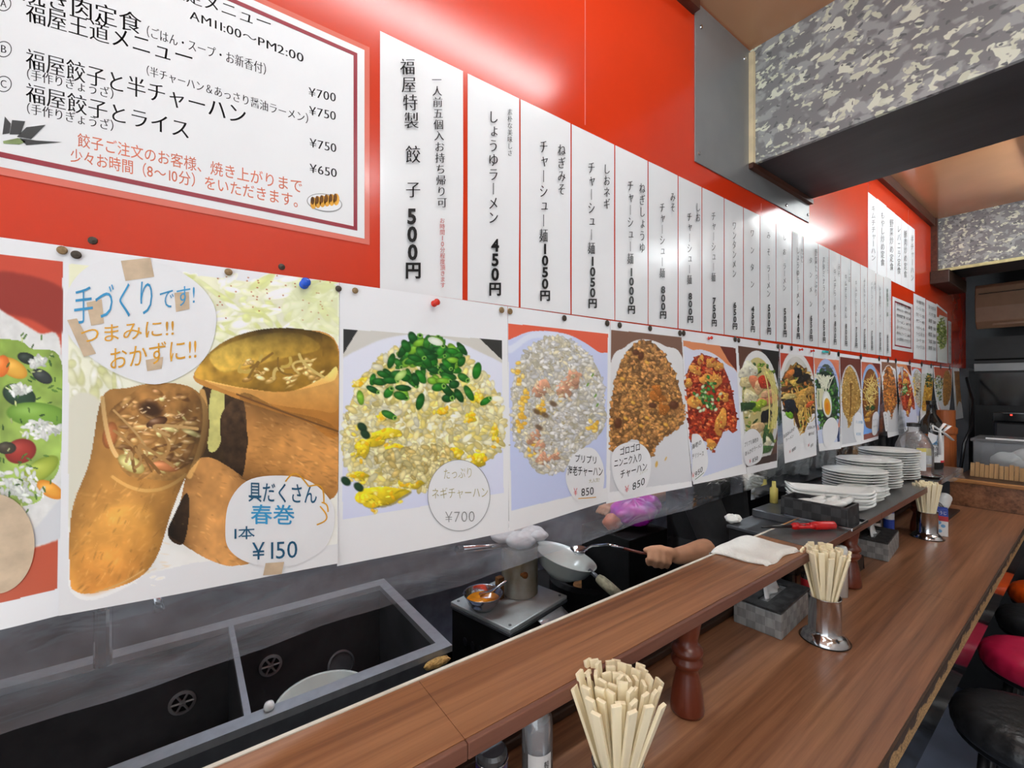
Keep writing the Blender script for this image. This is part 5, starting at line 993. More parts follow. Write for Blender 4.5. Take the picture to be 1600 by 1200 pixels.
p = Print((1423.3, 566.5), (1441, 569), (1433, 660), (1446, 656), 2.4, .0045, seed=14, curl=True, bXl=.0045, bXr=.006); dish_shrimp_rice(p, ((1424, 573), (1441, 576), (1432, 650), (1446, 648)))
p.finish('food_poster', 'small far food photograph of pale rice, half covered by a yellow rice photograph', 'poster', GP)
p = Print((1440, 568.7), (1458, 571.5), (1438, 667), (1446, 666), 2.4, .0062, seed=15, curl=True, bXl=.012, bXr=.02, pw=2.6); f = lambda u, v: (1441 + 17 * u + 2 * v, 580 + 70 * v)
p.poly([(1441, 584), (1459, 584), (1462, 640), (1440, 650)], (214, 214, 210), smooth=False); m_ = [(1442, 625), (1445, 600), (1450, 586), (1456, 592), (1461, 612), (1461, 632), (1452, 640), (1446, 642), (1441, 640)]
p.poly(m_, (206, 150, 40), amp=.3, nsc=4); p.grains(m_, 200, 1.3, .9, [(236, 190, 60), (214, 150, 40), (190, 120, 30), (244, 210, 110)], .75, 20, seed=4); p.grains([(1446, 590), (1452, 582), (1457, 590), (1455, 604), (1448, 604)], 60, 1.4, .9, [(36, 84, 44), (60, 120, 60), (24, 60, 36)], .7, 10, seed=6)
p.finish('food_poster', 'small far food photograph of yellow fried rice with greens, its lower corner curling', 'poster', GP)
st = p.sticker([(1434, 652), (1436, 642), (1440, 640), (1442, 655), (1441, 664), (1438, 664)]); p.text([col_text('チャーハン', (1437, 642), (1439, 664), 2)], M['ink'], st)
p = Print((1458.5, 571.5), (1488, 574.3), (1471, 662), (1481, 652), 2.4, .005, seed=16, curl=True, bXl=.03, bXr=.008, pw=2.2)
p.poly([(1459, 573), (1487, 576), (1486, 630), (1474, 660), (1466, 630)], (214, 96, 60), smooth=False); p.poly([(1461, 600), (1466, 586), (1472, 592), (1476, 585), (1484, 580), (1487, 610), (1486, 640), (1470, 640)], (226, 228, 232)); m_ = [(1474, 590), (1480, 578), (1486, 590), (1486, 615), (1480, 632), (1474, 630)]
p.poly(m_, (186, 130, 52), amp=.2, nsc=3); p.grains(m_, 120, 1.3, .8, [(206, 150, 66), (170, 110, 40)], .8, 10, seed=3); p.grains([(1460, 592), (1468, 586), (1473, 600), (1472, 625), (1464, 620)], 90, 1.6, 1, [(90, 130, 50), (210, 190, 90), (60, 90, 40), (222, 216, 170)], .8, 10, seed=5)
p.finish('food_poster', 'small far food photograph with red table, greens and tan rice, hanging to a point', 'poster', GP)
p = Print((1488.5, 574.3), (1499, 575.4), (1494, 655.5), (1505, 653), 2.6, .0045, seed=17, curl=True, bXl=.004, bXr=.01); p.poly([(1491, 580), (1499, 580), (1503, 640), (1495, 640)], (150, 96, 46), (196, 140, 70), amp=.2, nsc=4, smooth=False)
p.finish('food_poster', 'last food photograph at the far end of the row, mostly brown', 'poster', GP); p.sticker([(1495, 640), (1498, 628), (1502, 630), (1504, 645), (1499, 652)])
p = Print((1463.2, 474), (1480, 488), (1464.5, 565.5), (1480.5, 568), 2.4, .0008, seed=18, rip=0)
p.poly([(1464, 478), (1480, 491), (1480, 500), (1464, 495)], (206, 90, 60), smooth=False); p.poly([(1463.5, 505), (1468, 492), (1480, 496), (1481, 566), (1464, 562)], (226, 226, 222), smooth=False); p.grains([(1464.5, 510), (1471, 496), (1477, 505), (1478, 535), (1472, 545), (1466, 535)], 200, 2.2, 1, [(120, 150, 50), (160, 180, 80), (80, 110, 40), (196, 200, 120)], .7, 20, seed=4)
p.finish('salad_poster', 'narrow food photograph of green salad high at the far end of the red wall', 'poster')

# pins, tacks and clips along the top of the photographs
PINS = [(97, 391, 'brown_tack', 8.5), (119, 398, 'dark_tack', 9.5), (357, 425, 'brown_tack', 7), (529, 451, 'dark_tack', 6), (555, 454, 'brown_tack', 6), (784, 484.5, 'brown_tack', 5), (797, 486.5, 'brown_tack', 5), (882, 497, 'dark_tack', 4.4), (949, 505, 'dark_tack', 4.2), (968.5, 508, 'dark_tack', 4), (1016, 513, 'dark_tack', 3.6), (1062.7, 520.5, 'dark_tack', 3.4), (1068.5, 520.5, 'dark_tack', 3.3), (1149, 530, 'dark_tack', 2.8), (1154.5, 531.5, 'dark_tack', 2.6), (1187, 536, 'brown_tack', 2.4), (1216, 541, 'dark_tack', 2.3), (1222, 541.5, 'dark_tack', 2.3), (1237, 544, 'rubber', 2.2), (1296, 550.5, 'brown_tack', 2), (1310.5, 553, 'rubber', 2), (1345.5, 557.5, 'rubber', 1.8), (1374, 560.5, 'rubber', 1.5), (1388, 562.5, 'rubber', 1.4), (1400, 564, 'rubber', 1.4), (1421.5, 566.5, 'rubber', 1.3), (1440.5, 569, 'rubber', 1.3), (1455, 571.5, 'rubber', 1.2), (1470, 573, 'rubber', 1.1), (1484, 574.5, 'rubber', 1.1)]
WHO = ['left of two flat round tacks above the spring roll photograph corner', 'right of two flat round tacks above the spring roll photograph corner, darker', 'flat round tack at the middle of the spring roll photograph top', 'flat round tack at the right corner of the spring roll photograph', 'flat round tack at the left corner of the green onion rice photograph', 'flat round tack at the right corner of the green onion rice photograph', 'flat round tack at the left corner of the shrimp rice photograph', 'flat round tack at the middle of the shrimp rice photograph top', 'flat round tack at the right corner of the shrimp rice photograph', 'flat round tack at the left corner of the larger garlic rice photograph', 'flat round tack at the middle of the larger garlic rice photograph top', 'flat round tack at the right corner of the larger garlic rice photograph', 'flat round tack at the left corner of the larger chili shrimp photograph', 'flat round tack at the right corner of the larger chili shrimp photograph', 'flat round tack at the left corner of the seafood noodle photograph', 'flat round tack at the middle of the seafood noodle photograph top', 'flat round tack at the right corner of the seafood noodle photograph', 'flat round tack at the left corner of the quail egg noodle photograph', 'black tack on the quail egg noodle photograph top', 'brown tack on the boiled egg noodle photograph top, right of the teal clip', 'black tack between the boiled egg and tan rice photographs', 'black tack between the tan rice and bean sprout photographs', 'black tack between the bean sprout and far garlic rice photographs', 'black tack at the middle of the far garlic rice photograph top', 'black tack between the far garlic rice and far chili shrimp photographs', 'black tack between the far chili shrimp and far pale rice photographs', 'black tack between the far pale rice and yellow rice photographs', 'black tack at the right of the yellow rice photograph top', 'black tack on the top of the pointed photograph, left of two', 'black tack on the top of the pointed photograph, right of two']
for (x, y, m_, r_), lb in zip(PINS, WHO):
    c = at_x(x, y, .0075); q = at_x(x + r_, y, .0075); rr = max(.0045, .5 * (c - q).length * 1.55)
    o = MB().lathe([(rr, 0), (rr, .001), (rr * .8, .0018), (0, .0022)], n=18, M=Matrix.Rotation(PI / 2, 3, 'Y')).build('tack', M[m_], loc=(.0068, c.y, c.z), smooth=False); tag(o, lb, 'tack', 'tacks along the photographs')
def push_pin(px, py, m_, sc, lb, cat='push pin'):
    c = at_x(px, py, .012); o = MB().lathe([(.0055, 0), (.0055, .0015), (.0032, .003), (.0028, .008), (.0052, .0095), (.0056, .012), (.004, .0132), (0, .0135)], n=18, M=Matrix.Rotation(math.radians(84), 3, 'Y') @ Matrix.Scale(sc, 3)).build('push_pin', M[m_], smooth=True, loc=(.0072, c.y, c.z)); tag(o, lb, cat, 'push pins')
push_pin(476, 444, 'blue_pin', 1.15, 'blue push pin at the top of the spring roll photograph'); push_pin(680, 474, 'red_pin', 1.0, 'red push pin at the top of the green onion rice photograph')
push_pin(1109.6, 528.5, 'red_pin', .85, 'small red pin at the top of the larger chili shrimp photograph'); push_pin(1251.5, 546.5, 'red_pin', .85, 'small red pin at the top of the quail egg noodle photograph'); push_pin(1269.5, 548.5, 'red_pin', .85, 'small red pin between the quail egg and boiled egg noodle photographs')
c = at_x(1288.5, 550, .008); o = MB().box(0, .008, -.022, .022, -.004, .005).build('clip', M['teal_pin'], bevel=.0015, loc=(.0068, c.y, c.z)); tag(o, 'small teal plastic clip at the top of the boiled egg noodle photograph', 'clip')

# ================================================================== clear plastic sheets hanging below the wall
def hang(name, y0, y1, ztop, zb, xf, m, label, n=60, seed=0, amp=.004):
    b = MB(); b.smooth = True; P = []
    for j in range(15):
        t = j / 14; row = []
        for i in range(n + 1):
            y = y0 + (y1 - y0) * i / n; bot = zb(y); z = ztop + (bot - ztop) * t
            row.append((xf(y, t) + amp * t * (math.sin(y * 17 + seed) + .6 * math.sin(y * 41 + 2 * seed + t * 2)), y, z))
        P.append(row)
    b.grid(P); o = b.build(name, M[m]); return tag(o, label, 'plastic sheet')
def zb1(y): return 1.222 + .03 * min(max((y + .1) / 1.3, 0), 1) + .003 * math.sin(y * 9)
hang('plastic_sheet', -.75, 1.64, 1.75, zb1, lambda y, t: -.022 - .012 * t, 'film', 'clear plastic sheet hanging below the large food photographs in front of the kitchen', seed=1)
hang('plastic_sheet', 1.60, 3.3, 1.75, lambda y: 1.202 + .004 * math.sin(y * 7), lambda y, t: -.05 - .02 * t, 'film2', 'cloudy plastic sheet hanging behind the plates on the far half of the shelf', seed=4)
# strip of plastic and white ribbon at the end
b = MB(); b.smooth = True
b.grid([[(.03 + .01 * math.sin(t * 7 + i), 2.98 + .02 * i + .03 * t + .006 * math.sin(t * 9), 1.70 - .46 * t) for i in range(4)] for t in np.linspace(0, 1, 18)]); o = b.build('plastic_strip', M['film2']); tag(o, 'twisted strip of clear plastic hanging in front of the dark bottle at the shelf end', 'plastic strip')

# ================================================================== kitchen side
t = thing('sink', 'two-basin stainless sink with a steel rim behind the shelf, lower left', 'sink', (-.7, 0, .85))
def ring(b, x0, x1, y0, y1, holes, z0, z1):
    xs = sorted({x0, x1} | {h[0] for h in holes} | {h[1] for h in holes}); ys = sorted({y0, y1} | {h[2] for h in holes} | {h[3] for h in holes})
    for i in range(len(xs) - 1):
        for j in range(len(ys) - 1):
            cx = (xs[i] + xs[i + 1]) / 2; cy = (ys[j] + ys[j + 1]) / 2
            if any(h[0] < cx < h[1] and h[2] < cy < h[3] for h in holes): continue
            b.box(xs[i], xs[i + 1], ys[j], ys[j + 1], z0, z1)
H1 = (-.25, .212, -.62, .106); H2 = (-.25, .212, .12, .586)
b = MB(); ring(b, -.30, .25, -.9, .62, [H1, H2], -.018, 0); b.build('rim', M['steel'], t)
for h, nm in ((H1, 'basin'), (H2, 'basin')):
    open_box(h[0] - .004, h[1] + .004, h[2] - .004, h[3] + .004, -.30, -.019, .004).build(nm, M['basin'], t)
b = MB().box(.235, .25, -.9, .62, -.16, -.0185).box(-.3, .25, .605, .62, -.16, -.0185); b.build('apron', M['dark_steel'], t)
MB().box(-.28, .23, -.89, .60, -.845, -.31).build('base', M['matte_black'], t)
for y, z in ((-.009, -.186), (.222, -.163)):
    g = MB(); Mx = Matrix.Rotation(PI / 2, 3, 'Y'); g.lathe([(.026, 0), (.034, 0), (.034, .004), (.026, .006)], n=28, M=Mx, cap=False)
    for q in range(6):
        a = q * PI / 3; g.tube([(.003, 0, 0), (.003, .028 * math.cos(a), .028 * math.sin(a))], .0035, 6)
    g.lathe([(.009, .002), (.009, .006), (0, .006)], n=14, M=Mx); g.build('overflow_grille', M['steel'], t, loc=(-.249, y, z)); MB().lathe([(.026, 0), (0, .0005)], n=24, M=Mx).build('overflow_hole', M['black'], t, loc=(-.2495, y, z))
o = MB(); o.smooth = True; o.lathe([(.0, 0), (.08, .0), (.104, .03), (.116, .19), (.122, .193), (.117, .188), (.101, .034), (.078, .004), (0, .004)], n=44, cap=False); o = o.build('mixing_bowl', M['enamel'], loc=(-.585, .30, .56)); tag(o, 'round pale mixing bowl standing in the right sink basin', 'bowl')
o = MB().lathe([(0, 0), (.042, 0), (.044, .003), (.044, .006), (.038, .008), (.036, .004), (0, .004)], n=32, M=Matrix.Rotation(math.radians(68), 3, 'Y')).build('drain_disc', M['dark_steel'], smooth=False, loc=(-.86, .42, .66)); tag(o, 'round dark steel drain disc leaning at the back of the right basin', 'disc')
o = MB().lathe([(.0, 0), (.011, 0), (.012, .006), (.009, .014), (0, .016)], n=16).build('rubber_plug', M['porcelain'], smooth=True, loc=(-.478, .155, .851)); tag(o, 'small white cap on the sink rim beside the mixing bowl', 'cap')
b = MB(); b.smooth = True; b.ball((0, 0, 0), .016, 10, (.8, 2.6, .8), .35, 3); o = b.build('sponge', M['sponge'], loc=(-.437, .565, .825), sub=1); tag(o, 'frayed ochre sponge on the right front corner of the sink', 'sponge')
b = MB(); b.smooth = True; b.tube([(-.93, -.18, 1.0), (-.93, -.18, 1.05), (-.9, -.15, 1.075), (-.82, -.09, 1.07), (-.78, -.06, 1.05), (-.775, -.055, 1.02)], .012, 12); o = b.build('faucet', M['chrome']); 
MB().lathe([(.02, 0), (.02, .15)], n=16).build('faucet_base', M['chrome'], o, loc=(-.93, -.18, .8502)); tag(o, 'steel sink faucet seen through the plastic sheet', 'faucet')
# back counter of the kitchen with dim equipment seen through the sheet
t = thing('kitchen_backsplash', 'dull steel kitchen back shelf seen through the plastic sheet', 'shelf', (-1.6, .6, 0))
MB().box(-.35, .1, -1.6, 3.0, .9, .94).build('top', M['steel'], t); MB().box(-.35, .08, -1.6, 3.0, .05, .899).build('body', M['dark_steel'], t); MB().box(-.35, -.02, -1.6, 3.0, 1.34, 1.365).build('upper_shelf', M['steel'], t)
for i in range(4): MB().box(-.35, -.3, -1.5 + i * 1.3, -1.47 + i * 1.3, .9405, 1.339).build('upright', M['steel'], t)
for i, (y, r, h_) in enumerate(((-.3, .1, .2), (.05, .08, .15), (.5, .11, .26), (.85, .09, .18), (1.6, .12, .24), (2.2, .1, .2))):
    o = MB().lathe([(r, 0), (r, h_), (r + .008, h_ + .004), (r - .006, h_ + .004), (r - .008, .01), (0, .01)], n=28, cap=False).build('stock_pot', M['steel'], smooth=False, loc=(-1.63, y, .9405)); tag(o, 'steel pot on the kitchen back shelf, %s' % ('leftmost behind the faucet', 'second from the left', 'third from the left and tallest', 'fourth from the left', 'fifth from the left and widest', 'rightmost')[i], 'pot', 'stock pots at the back of the kitchen')

# stove box with a steel top
Lc, Fc_, Rc = at_z(703, 940, .85), at_z(797, 985, .85), at_z(887, 930, .85); Bc = Lc + (Rc - Fc_)
t = thing('griddle', 'black soot-stained cooking unit with a worn steel top and steel handle', 'cooking unit', (Fc_.x, Fc_.y, 0))
q4 = [(p_.x - Fc_.x, p_.y - Fc_.y) for p_ in (Lc, Fc_, Rc, Bc)]
cen = (sum(a for a, _ in q4) / 4, sum(b_ for _, b_ in q4) / 4)
inset = lambda s_: [(cen[0] + (a - cen[0]) * s_, cen[1] + (b_ - cen[1]) * s_) for a, b_ in q4]
MB().prism(inset(.97), .06, .826).build('body', M['matte_black'], t, .004); MB().prism(inset(1), .8265, .836).build('tray_edge', M['dark_steel'], t, .002); MB().prism(inset(.99), .8365, .85).build('steel_top', M['worktop'], t, .003)
for s_ in inset(.86): MB().lathe([(.005, 0), (.005, .002), (.003, .003), (0, .003)], n=10).build('screw', M['dark_steel'], t, loc=(s_[0], s_[1], .8502))
a = Vector((q4[1][0], q4[1][1], .80)); c = Vector((q4[2][0], q4[2][1], .80)); d = (c - a).normalized(); nn = Vector((d.y, -d.x, 0))
if nn.x < 0: nn = -nn
b = MB(); b.smooth = True; b.grid([[a + d * (.13 + .13 * u) + nn * (.006 + .042 * math.sin(v * 2.2)) + Vector((0, 0, .03 - .035 * v * 1.3)) for u in np.linspace(0, 1, 6)] for v in np.linspace(0, 1, 10)]); b.build('handle', M['steel'], t, solid=.003)
for i in range(5): MB().lathe([(.013, 0), (.013, .003), (0, .003)], n=14, M=Matrix.Rotation(PI / 2, 3, 'X')).build('vent_hole', M['black'], t, loc=(q4[0][0] * .97 + (q4[1][0] - q4[0][0]) * (.25 + .13 * i), q4[0][1] + (q4[1][1] - q4[0][1]) * (.25 + .13 * i) + .003, .74))
# steel bowl with beaten egg
bp = at_z(755, 951, .85); t = thing('egg_bowl', 'small steel bowl of beaten egg on the worn steel top', 'bowl', (bp.x, bp.y, .8505))
o = MB(); o.smooth = True; o.lathe([(0, 0), (.032, 0), (.05, .02), (.064, .052), (.068, .054), (.065, .05), (.05, .024), (.03, .004), (0, .004)], n=36, cap=False); o.build('bowl', M['chrome'], t)
MB().lathe([(.0, .034), (.054, .034), (.05, .029), (0, .028)], n=30, cap=False).build('beaten_egg', M['yolk'], t, smooth=True)
b = MB(); b.smooth = True; b.tube([(bp.x - .02, bp.y, .89), (bp.x + .02, bp.y + .02, .91), (bp.x + .06, bp.y + .055, .95)], [.006, .004, .005], 10); o = b.build('spoon', M['chrome']); tag(o, 'steel spoon resting in the bowl of beaten egg', 'spoon')
# stock pot with strainer and cloth
pp = at_z(812, 925, .85); t = thing('noodle_pot', 'stained aluminium pot with white cloth over its top beside the egg bowl', 'pot', (pp.x, pp.y, .8505))
o = MB(); o.smooth = False; o.lathe([(.062, 0), (.066, .004), (.066, .17), (.07, .174), (.063, .174), (.062, .01), (0, .01)], n=36, cap=False); o.build('body', M['pot'], t, smooth=True)
MB().lathe([(.006, 0), (.006, .012), (.011, .016), (.011, .024), (0, .027)], n=14, M=Matrix.Rotation(math.radians(75), 3, 'Y') ).build('knob', M['rust'], t, loc=(.056, -.035, .09))
MB().box(-.012, .012, -.012, .012, 0, .075).build('rusty_bracket', M['rust'], t, .002, loc=(-.005, -.085, 0))
b = MB(); b.smooth = True
for i, (x, y, z, r) in enumerate(((-.03, -.05, .185, .05), (.03, -.02, .18, .055), (.01, .05, .185, .05), (-.05, .03, .20, .05), (.055, .045, .19, .035), (-.06, -.06, .21, .04))): b.ball((x, y, z), r, 9, (1, 1, .5), .25, i)
o = b.build('boiling_cloth', M['froth'], loc=(pp.x, pp.y, .872), sub=1); tag(o, 'crumpled white cloth lying over the pot', 'cloth')
b = MB(); b.smooth = True; ls = at_d(722, 858, 1.45); b.tube([ls, Vector((pp.x + .0, pp.y - .04, 1.03))], [.011, .008], 12); o = b.build('strainer', M['chrome']); MB().tube([ls, ls + (ls - Vector((pp.x, pp.y - .04, 1.03))).normalized() * .02], .0125, 12).build('end_cap', M['rubber'], o); tag(o, 'steel strainer handle with black end leaning out of the pot', 'strainer')
# wok station
wp = Vector((-.62, 1.22, 0)); t = thing('range', 'black sooty gas range with a round burner right of the steel topped unit', 'range', (wp.x, wp.y, 0))
MB().box(-.32, .10, -.03, .9, .05, .72).build('body', M['matte_black'], t, .005); MB().lathe([(.15, .72), (.15, .80), (.13, .81), (.10, .80), (.10, .73)], n=36, cap=False).build('burner_ring', M['matte_black'], t, loc=(0, .12, 0)); MB().lathe([(.05, .721), (.05, .77), (0, .775)], n=24).build('burner', M['rust'], t, loc=(0, .12, 0))
MB().box(-.05, .10, .42, .9, .7205, .83).build('side_block', M['black'], t, .004)
wk = at_d(884, 868, 1.66); Rw = Matrix.Rotation(math.radians(-14), 3, 'X') @ Matrix.Rotation(math.radians(10), 3, 'Y')
b = MB(); b.smooth = True; b.lathe([(0, -.085), (.05, -.078), (.095, -.045), (.118, -.002), (.121, 0), (.117, .001), (.093, -.038), (.048, -.07), (0, -.077)], n=44, M=Rw, cap=False); o = b.build('wok', M['enamel'], loc=wk); tag(o, 'shallow pale wok tilted on the burner with a wrapped handle', 'wok')
hd = Vector((.62, .05, -.22)).normalized(); h0 = Vector((.113, .02, -.03)); MB().tube([h0 - hd * .012, h0 + hd * .045], .008, 10).build('handle_socket', M['dark_steel'], o, smooth=True); MB().tube([h0 + hd * .03, h0 + hd * .045, h0 + hd * .08, h0 + hd * .125], [.014, .018, .019, .017], 14).build('handle_wrap', M['rope'], o, smooth=True)
mg = at_d(990, 800, 1.75); b = MB(); b.smooth = True; b.ball((0, 0, 0), .085, 14, (1, 1.1, .62), .35, 5); b.ball((.02, .07, .02), .05, 10, (1, 1, .8), .4, 6); o = b.build('plastic_bag', M['magenta'], loc=mg, sub=1); tag(o, 'crumpled magenta plastic bag seen blurred through the plastic sheet', 'bag')
og = at_d(958, 815, 1.72); b = MB(); b.smooth = True; b.ball((0, 0, 0), .035, 10, (1, 1.4, .9), .25, 8); o = b.build('package', M['orange_food'], loc=og, sub=1); tag(o, 'dull orange package beside the magenta bag', 'package')
zt_ = min(mg.z - .05, og.z - .03); o = MB().box(-.13, .11, -.12, .115, .7205, zt_).build('utensil_box', M['matte_black'], bevel=.004, loc=(mg.x - .02, mg.y - .02, 0)); tag(o, 'sooty black box under the magenta bag', 'box')
# black box and small rack behind the shelf, right of the cook
bx = at_d(1160, 830, 1.42); t = thing('utensil_rack', 'black box with a lid standing behind the shelf beside the cook', 'box', (.02, 1.47, 0))
MB().box(-.05, .075, -.10, .11, 1.0, 1.155).build('body', M['black'], t, .003); MB().box(-.055, .08, -.105, .115, 1.1555, 1.165).build('lid', M['dark_steel'], t, .002); MB().box(-.05, .01, -.07, .08, .02, .999).build('stand', M['black'], t)
b = MB(); b.smooth = True; b.ball((0, 0, 0), .024, 9, (1, 1.3, .5), .8, 12); o = b.build('cloth', M['towel'], loc=(-.03, 1.40, 1.179), sub=1); tag(o, 'small crumpled white cloth on the black box beside the cook', 'cloth')
o = MB().tube([(0, 0, 0), (0, 0, .05), (0, 0, .055), (0, 0, .075)], [.013, .013, .007, .006], 14).build('small_bottle', M['label_yellow'], smooth=True, loc=(-.02, 1.66, 1.1905)); tag(o, 'small pale yellow bottle standing behind the black basket', 'bottle')
b = MB().box(-.11, .11, -.16, .16, 0, .025).box(-.11, .11, -.16, -.152, .025, .04).box(-.11, .11, .152, .16, .025, .04).box(-.11, -.102, -.152, .152, .025, .04).box(.102, .11, -.152, .152, .025, .04); o = b.build('black_tray', M['rubber'], bevel=.003, loc=(-.19, 2.18, 1.1905)); tag(o, 'flat black tray on the worktop behind the plates', 'tray')

# ================================================================== things on the shelf
ZS = 1.1905
# folded towel
A_, B_, C_, D_ = Vector((.098, 1.03, 0)), Vector((.218, 1.06, 0)), Vector((.222, 1.222, 0)), Vector((.098, 1.218, 0))
b = MB(); b.smooth = True; nt_ = 22; top = []
def tz(u, v): return .012 + .004 * math.sin(u * 5 + 1) * math.sin(v * 4) + .003 * math.sin(v * 9 + u * 3) - .009 * (max(0, abs(u - .5) * 2 - .86) / .14) ** 2 - .009 * (max(0, abs(v - .5) * 2 - .86) / .14) ** 2
for j in range(nt_):
    v = j / (nt_ - 1); row = []
    for i in range(nt_):
        u = i / (nt_ - 1); P_ = A_ + (B_ - A_) * u + (D_ - A_) * v + (A_ - B_ + C_ - D_) * u * v; P_ = P_ + Vector((.004 * math.sin(v * 8), .005 * math.sin(u * 7), 0)); row.append((P_.x, P_.y, ZS + tz(u, v)))
    top.append(row)
b.grid(top); b.grid([[(x, y, ZS + .0008) for x, y, z in r_] for r_ in top])
n_ = nt_; edge = [top[0][i] for i in range(n_)] + [top[j][-1] for j in range(1, n_)] + [top[-1][i] for i in range(n_ - 2, -1, -1)] + [top[j][0] for j in range(n_ - 2, 0, -1)]
ne = len(edge); b.add(edge + [(x, y, ZS + .0008) for x, y, z in edge], [(i, (i + 1) % ne, ne + (i + 1) % ne, ne + i) for i in range(ne)]); o = b.build('towel', M['towel']); tag(o, 'folded white towel lying on the shelf', 'towel')
o = MB().prism([(.112, 1.27), (.243, 1.27), (.243, 3.10), (.112, 3.10)], ZS, ZS + .0012).build('shelf_mat', M['mat_film']); tag(o, 'clear plastic mat covering the far half of the shelf', 'mat')
ZM = ZS + .0014
# gas lighter
l0, l1 = Vector((.10, 1.30, ZM + .012)), Vector((.218, 1.478, ZM + .014)); dl = (l1 - l0); t = thing('gas_lighter', 'long gas lighter with red body and black nozzle lying on the shelf', 'lighter', l0)
pl = lambda q, dz=0: dl * q + Vector((0, 0, dz)); sd = Vector((dl.y, -dl.x, 0)).normalized()
MB().tube([pl(0), pl(.1), pl(.42)], [.003, .0045, .005], 12).build('nozzle', M['rubber'], t, smooth=True)
b = MB(); b.smooth = True; b.tube([pl(.40), pl(.44), pl(.5, .0)], [.006, .010, .010], 16)
b.tube([pl(.48) + sd * .005, pl(.55) + sd * .010, pl(.62) + sd * .010, pl(.70) + sd * .006], [.006, .0045, .0045, .006], 12); b.tube([pl(.48) - sd * .004, pl(.56) - sd * .008, pl(.63) - sd * .008, pl(.70) - sd * .004], [.006, .0048, .0048, .007], 12)
b.tube([pl(.67), pl(.74), pl(.8), pl(.86), pl(.92), pl(.985), pl(1.0)], [.009, .012, .0112, .012, .0112, .0115, .008], 16); b.build('body', M['red_plastic'], t)
MB().tube([pl(.52), pl(.60) - sd * .001], [.004, .004], 8).build('trigger', M['rubber'], t, smooth=True)
# steel tray with basket of spoons
t = thing('steel_tray', 'shallow steel tray under the black woven basket', 'tray', (.16, 1.56, ZM))
b = MB().box(-.08, .088, -.055, .075, 0, .003); b.build('plate', M['chrome'], t); b = MB()
for q in ((-.084, .092, -.06, -.056), (-.084, .092, .076, .08)): b.box(q[0], q[1], q[2], q[3], 0, .008)
b.box(-.084, -.0805, -.056, .076, 0, .008).box(.0885, .092, -.056, .076, 0, .008); b.build('rim', M['chrome'], t, .001)
t = thing('spoon_basket', 'black woven basket holding white spoons on the steel tray', 'basket', (.148, 1.565, ZM + .0035))
open_box(-.088, .088, -.045, .05, 0, .055, .004).build('basket', M['woven_black'], t, .0015)
for i in range(3):
    b = MB(); b.smooth = True; x = -.03 + .03 * i; b.ball((0, 0, 0), .027, 10, (.95, 1.4, .5)); b.tube([(0, .022, .002), (0, .04, .008), (-.012, .052, .012)], [.012, .010, .009], 10)
    o = b.build('soup_spoon', M['porcelain'], loc=(.15 + x * 1.2, 1.555 + .004 * i, ZM + .044 + .004 * i)); o.rotation_euler = (.2, -.15, -1.3 + .1 * i); tag(o, 'white porcelain soup spoon lying in the black woven basket', 'spoon', 'soup spoons in the black basket')
# plates
def plate_mesh(r, h, sy=1.0, n=44):
    b = MB(); b.smooth = True; b.lathe([(0, .0), (r * .55, 0), (r * .58, .003), (r * .97, h), (r, h + .0012), (r * .985, h + .003), (r * .6, .0075), (0, .0065)], n=n, sy=sy, cap=False); return b
def stack(mk, n, x, y, z0, dz, label, group, rz=0, jit=.003, name='plate'):
    rr = random.Random(int(x * 1e4 + y * 10)); p0 = None
    for i in range(n):
        if p0 is None: o = p0 = mk()
        else: o = p0.copy(); COL.objects.link(o)
        o.location = (x + rr.uniform(-jit, jit), y + rr.uniform(-jit, jit), z0 + dz * i); o.rotation_euler = (0, 0, rz + rr.uniform(-.1, .1)); tag(o, label if i < n - 1 else label.replace('in the', 'on top of the'), 'plate', group)
mkp = lambda r, h, sy: (lambda: plate_mesh(r, h, sy).build('plate', M['porcelain']))
RZ = math.radians(54)
stack(mkp(.106, .014, .86), 9, .112, 2.02, ZM, .0098, 'white oval plate in the front stack on the shelf, nearest the boat dishes', 'oval plates in the front stack', RZ)
stack(mkp(.112, .014, .86), 11, .100, 2.22, ZM, .0098, 'white oval plate in the middle stack on the shelf', 'oval plates in the middle stack', RZ)
stack(mkp(.114, .014, .86), 12, .098, 2.50, ZM, .0102, 'white oval plate in the rear stack on the shelf, beside the big jug', 'oval plates in the rear stack', RZ)
def boat():
    b = MB(); b.smooth = True; P = []
    for j in range(9):
        t = j / 8; s_ = .55 + .45 * t ** .7; row = []
        for i in range(48):
            a = 2 * PI * i / 48; c, q = math.cos(a), math.sin(a); ex = .5; x = .125 * s_ * math.copysign(abs(c) ** ex, c); y = .052 * s_ * math.copysign(abs(q) ** ex, q); row.append((x, y, .020 * t ** 1.4 + .012 * t * (abs(c) ** 6)))
        P.append(row)
    for rows, off in ((P, 0), ([[(x * .97, y * .95, z + .004) for x, y, z in r_] for r_ in P], 1)):
        vs = [p_ for r_ in rows for p_ in r_]; n = 48; fs = [(j * n + i, j * n + (i + 1) % n, (j + 1) * n + (i + 1) % n, (j + 1) * n + i) for j in range(8) for i in range(n)]; fs.append(tuple(range(n))); b.add(vs, fs)
    o_, i_ = P[-1], [(x * .97, y * .95, z + .004) for x, y, z in P[-1]]; b.add(o_ + i_, [(i, (i + 1) % 48, 48 + (i + 1) % 48, 48 + i) for i in range(48)])
    return b.build('boat_dish', M['porcelain'])
stack(boat, 5, .120, 1.735, ZM, .0105, 'long white boat-shaped dish in the pile behind the black basket', 'boat dishes behind the basket', math.radians(34), .002)
stack(mkp(.072, .022, .8), 4, .166, 1.885, ZM, .0105, 'small white oval bowl in the pile beside the boat dishes', 'oval bowls beside the boat dishes', RZ, .002)
